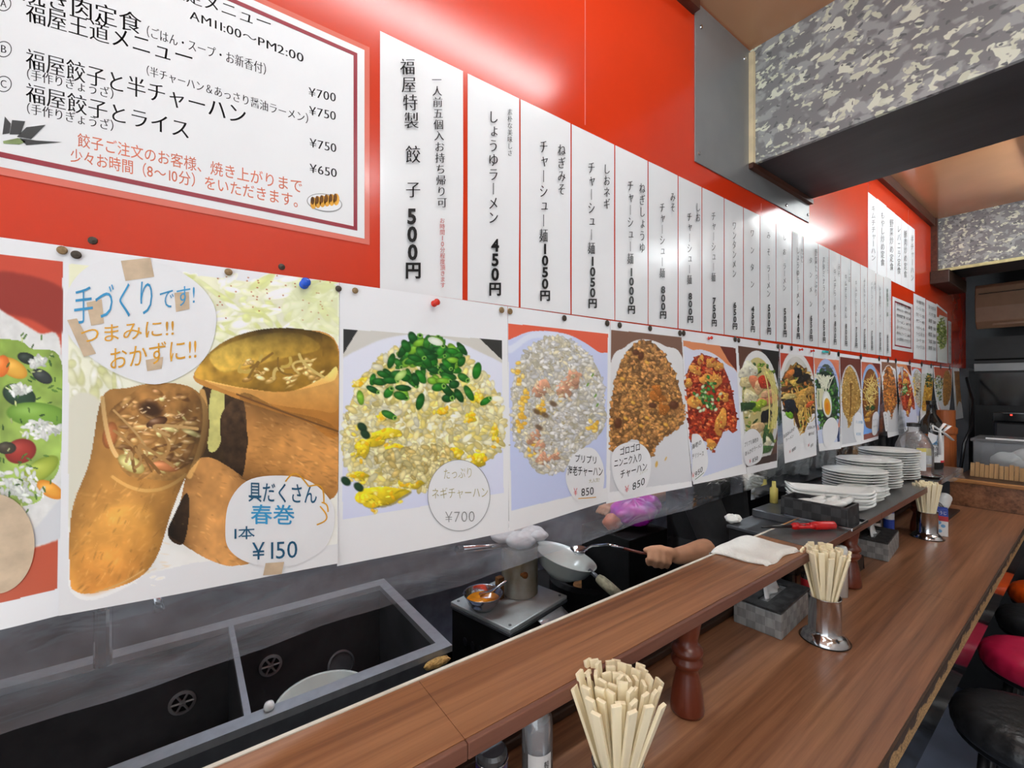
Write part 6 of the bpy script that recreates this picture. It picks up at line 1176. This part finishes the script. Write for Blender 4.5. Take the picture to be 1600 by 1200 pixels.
# jug, bottles, dish at the shelf end
t = thing('glass_jug', 'big clear plastic jug with amber liquid standing behind the rear plates', 'jug', (.145, 2.69, ZM))
b = MB(); b.smooth = True; b.lathe([(0, 0), (.064, 0), (.068, .006), (.068, .10), (.066, .135), (.05, .175), (.026, .20), (.022, .205), (.022, .222)], n=36, cap=False); b.build('jug_body', M['bag'], t)
MB().lathe([(.062, .004), (.063, .045), (0, .046)], n=32).build('amber_liquid', M['amber'], t, smooth=False); MB().lathe([(.026, .222), (.026, .238), (0, .24)], n=24).build('cap', M['rubber'], t)
b = MB(); b.smooth = True; b.grid([[(.0695 * math.cos(a), .0695 * math.sin(a), z) for a in np.linspace(-1.25, -.75, 8)] for z in (.03, .13)]); b.build('label', M['label_white'], t); b = MB(); b.smooth = True; b.grid([[(.070 * math.cos(a), .070 * math.sin(a), z) for a in np.linspace(-1.25, -.75, 8)] for z in (.115, .1305)]); b.build('label_band', M['label_yellow'], t)
def bottle(name, x, y, z, r, h, m, label, parts=(), cat='bottle'):
    t = thing(name, label, cat, (x, y, z)); b = MB(); b.smooth = True; b.lathe([(0, 0), (r * .9, 0), (r, r * .15), (r, h * .62), (r * .85, h * .70), (r * .42, h * .80), (r * .36, h * .93), (r * .40, h * .935), (r * .40, h * .96), (0, h * .96)], n=30, cap=False); b.build('bottle_body', M[m], t)
    MB().lathe([(r * .43, h * .95), (r * .43, h), (0, h)], n=20).build('cap', M['rubber'], t)
    for nm, m_, z0, z1, a0, a1, dr in parts:
        b = MB(); b.smooth = True; b.grid([[((r + dr) * math.cos(a), (r + dr) * math.sin(a), h * zz_) for a in np.linspace(a0, a1, 14)] for zz_ in (z0, z1)]); b.build(nm, M[m_], t)
    return t
bottle('sauce_bottle', .155, 2.84, ZM, .030, .19, 'amber', 'slim amber sauce bottle with a yellow label beside the jug', (('label', 'label_yellow', .15, .6, -2.4, .3, .0008), ('label_patch', 'label_white', .2, .42, -1.9, -.5, .0014)))
t = bottle('liquor_bottle', .150, 2.99, ZM, .046, .335, 'dark_glass', 'tall dark liquor bottle with a white and sky blue label at the shelf end', (('label', 'label_white', .10, .50, -2.6, .5, .0008), ('label_triangle', 'label_sky', .36, .49, -1.9, -.9, .0014), ('label_bar', 'label_red', .10, .13, -.6, .5, .0014)))
def label_text(s, c, r, z0, z1, a, wd, parent, m='ink', dr=.0016):
    v, f = col_text(s, (0, z1), (0, z0), wd) if False else col_text(s, (0, 0), (0, 1), wd)
    P_ = np.stack([(r + dr) * np.cos(a + v[:, 0] / r), (r + dr) * np.sin(a + v[:, 0] / r), z1 + (z0 - z1) * v[:, 1]], 1); return raw('label_lettering', P_, f, M[m], parent)
label_text('清酒特撰', None, .046, .06, .165, -1.05, .024, t)
tg = at_y(1455, 684, 2.93); o = MB().prism([(-.03, -.02), (-.028, .018), (.022, .024), (.03, .0), (.02, -.022)], 0, .001).build('price_tag', M['paper'], loc=tg); o.rotation_euler = (PI / 2, .5, math.radians(54)); tag(o, 'white cut price tag hanging in front of the dark liquor bottle', 'price tag')
rb = at_y(1468, 672, 2.95); b = MB(); b.smooth = True
for pts in ([(0, 0, 0), (.03, .005, .03), (.05, 0, .02), (.02, 0, -.005)], [(0, 0, 0), (-.03, 0, .02), (-.035, 0, 0), (0, 0, -.01)], [(0, 0, 0), (.03, .0, -.02), (.075, .01, -.05)], [(0, 0, 0), (.004, 0, -.06), (.0, 0, -.12)]): b.tube(pts, [.007, .009, .009, .006][:len(pts)], 8, flat=.4)
o = b.build('ribbon', M['label_white'], loc=rb); o.rotation_euler = (0, 0, math.radians(54)); tag(o, 'white ribbon bow tied round the plastic strip at the shelf end', 'ribbon')
b = MB(); b.smooth = True; b.lathe([(0, 0), (.03, 0), (.042, .012), (.044, .013), (.03, .004), (0, .004)], n=30, cap=False); o = b.build('small_dish', M['chrome'], loc=(.205, 2.66, ZM)); tag(o, 'small shallow steel dish at the foot of the rear plate stack', 'dish')
fb = MB(); fb.smooth = True; fb.grid([[(.243 + .004 * math.sin(i * 1.3 + j) + .01 * j / 5, 2.62 + .5 * i / 11, ZM + .004 - .05 * j / 5 * (.35 + .65 * i / 11) + .006 * math.sin(i)) for i in range(12)] for j in range(6)]); o = fb.build('plastic_wrap', M['bag']); tag(o, 'loose clear plastic folded over the far end of the shelf edge', 'plastic')
lf = MB(); lf.smooth = True; lf.ball((0, 0, 0), .05, 10, (1, 1.4, .5), .5, 9); o = lf.build('greens_bag', M['bag'], loc=(-.10, 2.62, 1.235)); tag(o, 'clear bag of pale greens behind the rear plates', 'bag')

# ================================================================== things on the counter
ZT_ = .9803
def cup(x, y, label, n, seed, group, slabel, rz=0, spread=.30, sc=1.0, hgt=.105):
    t = thing('chopstick_cup', label, 'chopstick cup', (x, y, ZT_), 'steel chopstick cups on the counter')
    b = MB(); b.smooth = True; R_ = .034 * sc; b.lathe([(.052 * sc, 0), (.0525 * sc, .003), (.047 * sc, .008), (.046 * sc, .012), (.040 * sc, .017), (R_ + .002, .021), (R_, .026), (R_, hgt), (R_ + .0012, hgt + .001), (R_ - .0012, hgt + .001), (R_ - .0014, .012), (0, .011)], n=40, cap=False); b.build('cup', M['chrome'], t)
    MB().lathe([(.0528 * sc, 0), (.0535 * sc, .0015), (.0528 * sc, .003)], n=40, cap=False).build('base_ring', M['rubber'], t, smooth=True)
    rr = random.Random(seed); p0 = None
    for i in range(n):
        fr = math.sqrt((i + .5) / n); a = i * 2.39996 + rr.uniform(-.15, .15); bx_, by_ = (R_ - .0085) * fr * math.cos(a) * .45, (R_ - .0085) * fr * math.sin(a) * .45
        tx, ty = (R_ - .0065) * fr * math.cos(a), (R_ - .0065) * fr * math.sin(a)
        lean = Vector(((tx - bx_) * (1 + spread * 2.0 * fr), (ty - by_) * (1 + spread * 2.0 * fr), hgt - .014)).normalized()
        if p0 is None:
            L = .203; b = MB(); w0, w1, d0 = .0036, .0066, .0020
            b.add([(-w0, -d0, 0), (w0, -d0, 0), (w0, d0, 0), (-w0, d0, 0), (-w1, -.0025, L), (w1, -.0025, L), (w1, .0025, L), (-w1, .0025, L)], [(3, 2, 1, 0), (4, 5, 6, 7), (0, 1, 5, 4), (1, 2, 6, 5), (2, 3, 7, 6), (3, 0, 4, 7)])
            o = p0 = b.build('chopsticks', M['chopstick'], bevel=.0005)
        else: o = p0.copy(); COL.objects.link(o)
        q = Vector((0, 0, 1)).rotation_difference(lean); 
        o.rotation_mode = 'QUATERNION'; from mathutils import Quaternion
        o.rotation_quaternion = q @ Quaternion((0, 0, 1), a + rr.uniform(-.5, .5) + PI / 2)
        base = Vector((tx, ty, hgt)) - lean * (hgt - .014) / lean.z; o.location = (x + base.x, y + base.y, ZT_ + .014 + rr.uniform(0, .012)); tag(o, slabel, 'chopsticks', group)
    return t
cup(.282, .474, 'steel chopstick cup nearest the camera, at the bottom of the picture', 46, 1, 'chopsticks in the nearest cup', 'pale wooden chopsticks fanning out of the nearest steel cup', spread=.5)
cup(.266, 1.258, 'middle steel chopstick cup with a wide flared foot beside the nearer tissue box', 38, 2, 'chopsticks in the middle cup', 'pale wooden chopsticks fanning out of the middle steel cup', spread=.26)
cup(.236, 2.44, 'far steel chopstick cup beside the blue and white carton', 34, 3, 'chopsticks in the far cup', 'pale wooden chopsticks standing tight in the far steel cup', spread=.0)
def tissue_box(x, y, rz, label):
    t = thing('tissue_box', label, 'tissue box', (x, y, ZT_), 'woven tissue boxes on the counter', rz)
    MB().box(-.057, .057, -.108, .108, 0, .060).build('woven_cover', M['woven'], t, .002)
    b = MB().box(-.0555, -.013, -.106, .106, .0602, .066).box(.013, .0555, -.106, .106, .0602, .066).box(-.013, .013, -.106, -.07, .0602, .066).box(-.013, .013, .07, .106, .0602, .066); b.build('top_panel', M['woven_black'], t, .001)
    b = MB(); b.smooth = True; b.grid([[(.004 * math.sin(i * .9) + .016 * math.sin(i * .55 + 1) * v ** 1.3 - .018 * v, -.052 + .104 * i / 13 * (1 - .25 * v), .0605 + .050 * v * (.75 + .25 * math.sin(i * .5))) for i in range(14)] for v in np.linspace(0, 1, 9)]); b.build('tissue', M['tissue'], t, solid=.0008); return t
tissue_box(.143, 1.270, .06, 'grey woven tissue box under the shelf edge beside the middle chopstick cup'); tissue_box(.152, 2.09, .09, 'grey woven tissue box further along the counter, left of the far chopstick cup')
# clear bottle and steel caster near the camera
t = thing('vinegar_bottle', 'clear glass bottle with a white label on the counter below the shelf edge', 'bottle', (.166, .428, ZT_))
b = MB(); b.smooth = True; b.lathe([(0, 0), (.022, 0), (.0235, .003), (.0235, .105), (.022, .122), (.015, .137), (.0115, .146), (.011, .168), (.0122, .169), (.0122, .182), (.009, .182), (.008, .146), (.0125, .134), (.0195, .12), (.0215, .104), (.0215, .006), (0, .005)], n=36, cap=False); b.build('glass_body', M['glass_film'], t)
MB().lathe([(.0212, .0055), (.0212, .103), (.0, .104)], n=32).build('liquid', M['tint_plastic'], t, smooth=False)
b = MB(); b.smooth = True; b.grid([[(.0239 * math.cos(a), .0239 * math.sin(a), z) for a in np.linspace(-1.3, .3, 16)] for z in (.015, .078)]); b.build('label', M['label_white'], t)
label_text('穀物酢', None, .0239, .022, .07, -.1, .009, t, dr=.0006)
t = thing('spice_jar', 'steel spice jar with a dark purple band, left of the clear bottle', 'jar', (.166, .345, ZT_)); MB().lathe([(.0215, 0), (.0222, .003), (.0222, .085)], n=30).build('jar_body', M['steel'], t, smooth=False); MB().lathe([(.0226, .0855), (.0226, .10)], n=30).build('band', M['purple'], t); MB().lathe([(.0218, .1005), (.0218, .108), (.018, .112), (0, .112)], n=30).build('lid', M['dark_steel'], t, smooth=False); MB().lathe([(.023, .0985), (.0235, .1), (.023, .1015)], n=30, cap=False).build('rim', M['chrome'], t)
b = MB(); b.smooth = True; b.grid([[(.10 + .012 * math.sin(i), .36 + .05 * i / 6, .999 + .075 * v - .01 * abs(i - 3) * v) for i in range(7)] for v in np.linspace(0, 1, 6)]); o = b.build('paper_napkin', M['tissue'], solid=.001); tag(o, 'pale napkin standing behind the clear bottle', 'napkin')
b = MB(); b.smooth = True; b.tube([(.11, .50, 1.005), (.112, .498, 1.06), (.115, .495, 1.10)], [.004, .006, .009], 10, flat=.5); o = b.build('spatula', M['porcelain']); tag(o, 'white handled utensil standing behind the nearest chopstick cup', 'utensil')
# condiments between tissue box and far post
def caster(x, y, r, h, m, label, band=None, capm='rubber'):
    t = thing('condiment_bottle', label, 'condiment', (x, y, ZT_)); MB().lathe([(r * .95, 0), (r, .003), (r, h * .78)], n=24).build('body', M[m], t, smooth=False); MB().lathe([(r * .95, h * .781), (r * .95, h * .95), (r * .7, h), (0, h)], n=24).build('lid', M[capm], t, smooth=False)
    if band: MB().lathe([(r * 1.02, h * .2), (r * 1.02, h * .55)], n=24, cap=False).build('label', M[band], t)
caster(.10, 2.30, .019, .10, 'dark_glass', 'dark condiment bottle with white label behind the far tissue box', 'label_white'); caster(.13, 2.37, .018, .115, 'label_white', 'white condiment shaker with blue lid beside the far turned post', 'label_blue', 'label_blue'); caster(.085, 2.39, .018, .095, 'dark_glass', 'dark condiment bottle at the back beside the far turned post', 'label_white')
caster(.115, 1.44, .020, .085, 'dark_glass', 'dark condiment bottle behind the nearer tissue box'); caster(.155, 1.46, .016, .075, 'label_red', 'small red topped condiment shaker behind the middle chopstick cup', None, 'chrome'); caster(.075, 1.40, .018, .085, 'chrome', 'steel condiment shaker behind the nearer tissue box')
t = thing('condiment_tray', 'small dark tray of yellow relish under the shelf beside the second post', 'tray', (.145, 1.80, ZT_)); open_box(-.04, .04, -.05, .05, 0, .045, .003).build('tray', M['black'], t, .002); MB().box(-.036, .036, -.046, .046, .0035, .038).build('relish', M['green_dish'], t, .004)
b = MB(); b.smooth = True; b.lathe([(.02, 0), (.02, .13), (.021, .131), (.016, .145), (0, .148)], n=24); o = b.build('white_shaker', M['porcelain'], loc=(.205, 1.56, ZT_)); tag(o, 'white shaker just behind the middle chopstick cup', 'shaker')
# carton beside the far cup
t = thing('carton', 'blue, white and red paper carton beside the far chopstick cup', 'carton', (.262, 2.53, ZT_), None, .2); MB().box(-.021, .021, -.02, .02, 0, .074).build('lower_box', M['label_white'], t, .001); MB().box(-.021, .021, -.02, .02, .0742, .112).build('upper_box', M['label_blue'], t, .001); MB().box(-.0216, .0216, -.0206, -.0201, .062, .082).build('red_band', M['label_red'], t)
for i, (z, y) in enumerate(((.02, -.004), (.042, .006), (.054, -.006))): MB().lathe([(.007, 0), (0, .0006)], n=14, M=Matrix.Rotation(PI / 2, 3, 'X')).build('blue_dot', M['label_sky'], t, loc=(y, -.0206, z))
v, f = col_text('つまようじ', (0, .11), (0, .078), .008) if False else row_text('ようじ', (-.017, -.084), (.017, -.084), .016); raw('lettering', np.stack([v[:, 0], np.full(len(v), -.0207), -v[:, 1] + .006], 1), f, M['paper'], t)
# wrapped cups and napkins at the far end
b = MB(); b.smooth = True; b.ball((0, 0, .045), .045, 12, (.8, 1.2, 1), .35, 4); o = b.build('plastic_bag', M['bag'], loc=(.215, 2.70, ZT_ + .012), sub=1); tag(o, 'crumpled clear plastic bag behind the far chopstick cup', 'bag')
p0 = None
for i in range(6):
    if p0 is None:
        b = MB(); b.smooth = True; b.lathe([(0, 0), (.022, 0), (.030, .05), (.031, .051), (.0285, .05), (.02, .003), (0, .003)], n=26, cap=False); o = p0 = b.build('paper_cup', M['label_white'])
    else: o = p0.copy(); COL.objects.link(o)
    o.location = (.20, 2.92 + .012 * i, ZT_ + .036 + .002 * i); o.rotation_euler = (math.radians(-72), 0, .2); tag(o, 'white paper cup nested in the leaning stack at the far end of the counter', 'cup', 'nested paper cups at the far end')
o = MB().box(-.04, .05, -.1, .16, 0, .008).build('cup_tray', M['rubber'], bevel=.002, loc=(.19, 2.92, ZT_)); tag(o, 'black tray under the nested paper cups at the far end', 'tray')

# ================================================================== stools
def stool(y, m, label, x=.556):
    t = thing('bar_stool', label, 'stool', (x, y, 0), 'round stools along the counter')
    b = MB(); b.smooth = True; n = 60; prof = [(.0, .70), (.10, .70), (.135, .694), (.155, .678), (.162, .655), (.160, .635), (.154, .628)]; vs = []; fs = []
    for j, (r_, z) in enumerate(prof):
        for i in range(n):
            a = 2 * PI * i / n; g = (.0022 * math.sin(a * 30 + math.sin(a * 7) * 1.5)) * (1 if 3 <= j <= 5 else .25 * (j == 2)); vs.append(((r_ + g) * math.cos(a), (r_ + g) * math.sin(a), z + g))
    for j in range(len(prof) - 1):
        for i in range(n): fs.append((j * n + i, j * n + (i + 1) % n, (j + 1) * n + (i + 1) % n, (j + 1) * n + i))
    b.add(vs, fs); b.build('seat_cushion', M[m], t, sub=1); MB().lathe([(.15, .612), (.152, .616), (.152, .632), (.0, .632)], n=40).build('seat_base', M['rubber'], t)
    for i in range(4):
        a = PI / 4 + i * PI / 2; MB().tube([(.11 * math.cos(a), .11 * math.sin(a), .611), (.17 * math.cos(a), .17 * math.sin(a), .0)], .012, 12).build('leg', M['black'], t, smooth=True)
    b = MB(); b.smooth = True; b.tube([(.157 * math.cos(q), .157 * math.sin(q), .18) for q in np.linspace(0, 2 * PI, 40)], .007, 8, cap=False); b.build('foot_ring', M['black'], t)
stool(1.84, 'black_seat', 'black vinyl stool nearest the camera at the lower right'); stool(2.32, 'magenta_seat', 'crimson vinyl stool between two black stools'); stool(2.72, 'black_seat', 'black vinyl stool between the crimson and the orange stool'); stool(3.09, 'orange_seat', 'orange vinyl stool furthest along the counter')

# ================================================================== the cook
def remeshed(b, name, m, parent=None, vox=.005, it=6):
    o = b.build(name, m); r = o.modifiers.new('r', 'REMESH'); r.mode = 'VOXEL'; r.voxel_size = vox; s_ = o.modifiers.new('s', 'SMOOTH'); s_.iterations = it; s_.factor = .5
    bpy.context.view_layer.update(); me = bpy.data.meshes.new_from_object(o.evaluated_get(bpy.context.evaluated_depsgraph_get())); o.modifiers.clear(); o.data = me; me.name = name
    me.polygons.foreach_set('use_smooth', [True] * len(me.polygons)); o.parent = parent; return o
def limb(b, pts, rad, n=16):
    """tapered limb with rounded joints"""
    b.tube(pts, rad, n)
    for p_, r_ in zip(pts, rad): b.ball(p_, r_ * .985, 8)
HD = at_d(1030, 870, 1.42); EL = at_d(1126, 858, 1.50); rr_ = Vector((CS, SN, 0)); ff_ = Vector((-SN, CS, 0)); uu_ = Vector((0, 0, 1))
def hp(r, u, f): return HD + rr_ * r + uu_ * u + ff_ * f
SHL = Vector((-.30, 1.52, 1.36)); SHR = Vector((-.30, 1.86, 1.36)); NK = Vector((-.30, 1.69, 1.44)); HDC = Vector((-.34, 1.66, 1.60)); PV = Vector((-.28, 1.70, .92))
b = MB(); b.smooth = True
WR = hp(.062, -.002, .012)
limb(b, [EL, EL * .55 + WR * .45 + Vector((0, 0, .002)), WR * .75 + EL * .25, WR], [.042, .039, .031, .026])
limb(b, [SHL + Vector((.0, .02, -.02)), SHL * .4 + EL * .6 + Vector((0, -.01, .02)), EL], [.052, .046, .042])
# palm: a flattened block of strands from the wrist to the knuckles
KN = [hp(-.030, .024, -.008), hp(-.010, .026, -.014), hp(.010, .022, -.016), hp(.028, .014, -.013)]
for kx in KN: limb(b, [WR, (WR + kx) / 2 + uu_ * .004, kx], [.021, .017, .0115], 12)
limb(b, [hp(.045, .0, .012), hp(.01, .004, .008), hp(-.02, .008, .006)], [.022, .02, .016], 12)
# fingers curled round the rod
FS = [((-.036, .002, -.022), (-.036, -.018, -.008), (-.034, -.014, .012), .0098), ((-.015, .000, -.028), (-.016, -.023, -.012), (-.015, -.018, .012), .0102), ((.006, -.004, -.028), (.004, -.026, -.012), (.004, -.020, .012), .0098), ((.024, -.010, -.023), (.022, -.028, -.010), (.021, -.022, .010), .0086)]
for kx, (p1, p2, p3, r_) in zip(KN, FS): limb(b, [kx, hp(*p1), hp(*p2), hp(*p3)], [r_ * 1.1, r_ * 1.05, r_ * .98, r_ * .86], 12)
limb(b, [hp(.030, .010, .010), hp(.006, .026, .002), hp(-.022, .027, -.002), hp(-.044, .022, .0)], [.0155, .0125, .0108, .0088], 12)      # thumb along the rod
# neck, head, other arm, core of the trunk and legs
limb(b, [PV, Vector((-.29, 1.69, 1.15)), Vector((-.30, 1.69, 1.34)), NK], [.12, .115, .10, .055]); limb(b, [NK, HDC - Vector((0, 0, .07))], [.052, .05])
b.ball(HDC, .1, 14, (.86, .78, 1.15)); fd = Vector((-.75, -.62, -.25)).normalized(); sd_ = fd.cross(uu_).normalized()
b.ball(HDC + fd * .055 - uu_ * .06, .052, 10, (1, 1, .9)); b.ball(HDC + fd * .102 - uu_ * .022, .014, 8, (1, 1, 1.4)); b.ball(HDC + fd * .088 - uu_ * .062, .018, 8, (1.1, 1.1, .45))
for s_ in (-1, 1): b.ball(HDC + sd_ * s_ * .078 - uu_ * .015, .022, 8, (.7, .7, 1.3)); b.ball(HDC + fd * .082 + sd_ * s_ * .032 + uu_ * .014, .016, 8, (1, 1, .5))
E2 = Vector((-.52, 1.86, 1.12)); W2 = Vector((-.62, 1.62, 1.06)); limb(b, [SHR - Vector((0, .02, .02)), E2, W2], [.052, .042, .028]); limb(b, [W2, W2 + Vector((-.03, -.07, 0))], [.03, .026])
for i in range(4): limb(b, [W2 + Vector((-.03 + .018 * (i - 1.5), -.07, 0)), W2 + Vector((-.045 + .018 * (i - 1.5), -.11, -.01)), W2 + Vector((-.05 + .018 * (i - 1.5), -.125, -.03))], [.0095, .009, .008], 10)
limb(b, [W2 + Vector((.02, -.03, 0)), W2 + Vector((.035, -.07, .0)), W2 + Vector((.03, -.10, -.01))], [.012, .01, .009], 10)
for s_ in (-1, 1): limb(b, [PV + Vector((0, s_ * .09, -.02)), Vector((-.28, 1.70 + s_ * .10, .50)), Vector((-.27, 1.70 + s_ * .10, .09))], [.085, .06, .042]); limb(b, [Vector((-.27, 1.70 + s_ * .10, .055)), Vector((-.42, 1.66 + s_ * .11, .035))], [.042, .032])
cook = remeshed(b, 'person', M['skin'], vox=.0045, it=4)
tag(cook, 'cook in a black shirt mostly hidden by the wall, bare hand gripping a steel ladle', 'person')
b = MB(); b.smooth = True      # shirt
limb(b, [PV + Vector((0, 0, -.02)), Vector((-.29, 1.69, 1.12)), Vector((-.30, 1.69, 1.30))], [.158, .155, .148]); limb(b, [SHL, NK - Vector((0, 0, .06)), SHR], [.078, .085, .078])
SL_ = EL * .86 + WR * .14; limb(b, [SHL, SHL * .4 + EL * .6 + Vector((0, -.01, .02)), EL, SL_], [.076, .066, .060, .054]); limb(b, [SHR, SHR * .35 + E2 * .65], [.076, .064])
remeshed(b, 'shirt', M['cloth_black'], cook, .007, 3)
b = MB(); b.smooth = True
limb(b, [PV + Vector((0, -.05, .0)), PV + Vector((0, .05, 0))], [.15, .15])
for s_ in (-1, 1): limb(b, [PV + Vector((0, s_ * .09, -.02)), Vector((-.28, 1.70 + s_ * .10, .50)), Vector((-.27, 1.70 + s_ * .10, .11))], [.105, .08, .068])
remeshed(b, 'trousers', M['cloth_black'], cook, .009, 3)
b = MB(); b.smooth = True; b.ball(HDC - fd * .016 + uu_ * .022, .106, 14, (.9, .86, 1.06)); hair = remeshed(b, 'hair', M['hair'], cook, .006, 2)
b = MB(); b.smooth = True
for s_ in (-1, 1): b.ball(HDC + fd * .094 + sd_ * s_ * .032 + uu_ * .012, .009, 8)
b.build('eyes', M['ink'], cook)
b = MB()
for s_ in (-1, 1): b.tube([Vector((-.25, 1.70 + s_ * .10, .0425)), Vector((-.34, 1.68 + s_ * .105, .0425)), Vector((-.43, 1.66 + s_ * .11, .038))], [.042, .042, .034], 14)
b.build('shoes', M['rubber'], cook, smooth=True)
# the ladle in the cook's hand
r0 = hp(.02, .008, .0); r1 = at_d(1002, 864, 1.42); r2 = at_d(950, 851, 1.46); r3 = at_d(905, 862, 1.66)
t = thing('ladle', 'long thin steel ladle held in the cook\'s hand, reaching toward the wok', 'ladle', r1)
MB().tube([r0 - r1, Vector((0, 0, 0)), at_d(975, 857, 1.44) - r1], .0042, 10).build('handle', M['red_wood'], t, smooth=True); b = MB(); b.smooth = True; b.tube([at_d(976, 857.2, 1.44) - r1, r2 - r1, (r2 + r3) / 2 - r1 + Vector((0, 0, .01)), r3 - r1], .0046, 10); b.build('rod', M['chrome'], t)
b = MB(); b.smooth = True; b.lathe([(0, -.022), (.02, -.018), (.034, 0), (.032, .0), (.018, -.015), (0, -.019)], n=24, cap=False); b.build('bowl', M['chrome'], t, loc=r3 - r1 + Vector((0, 0, .012)))
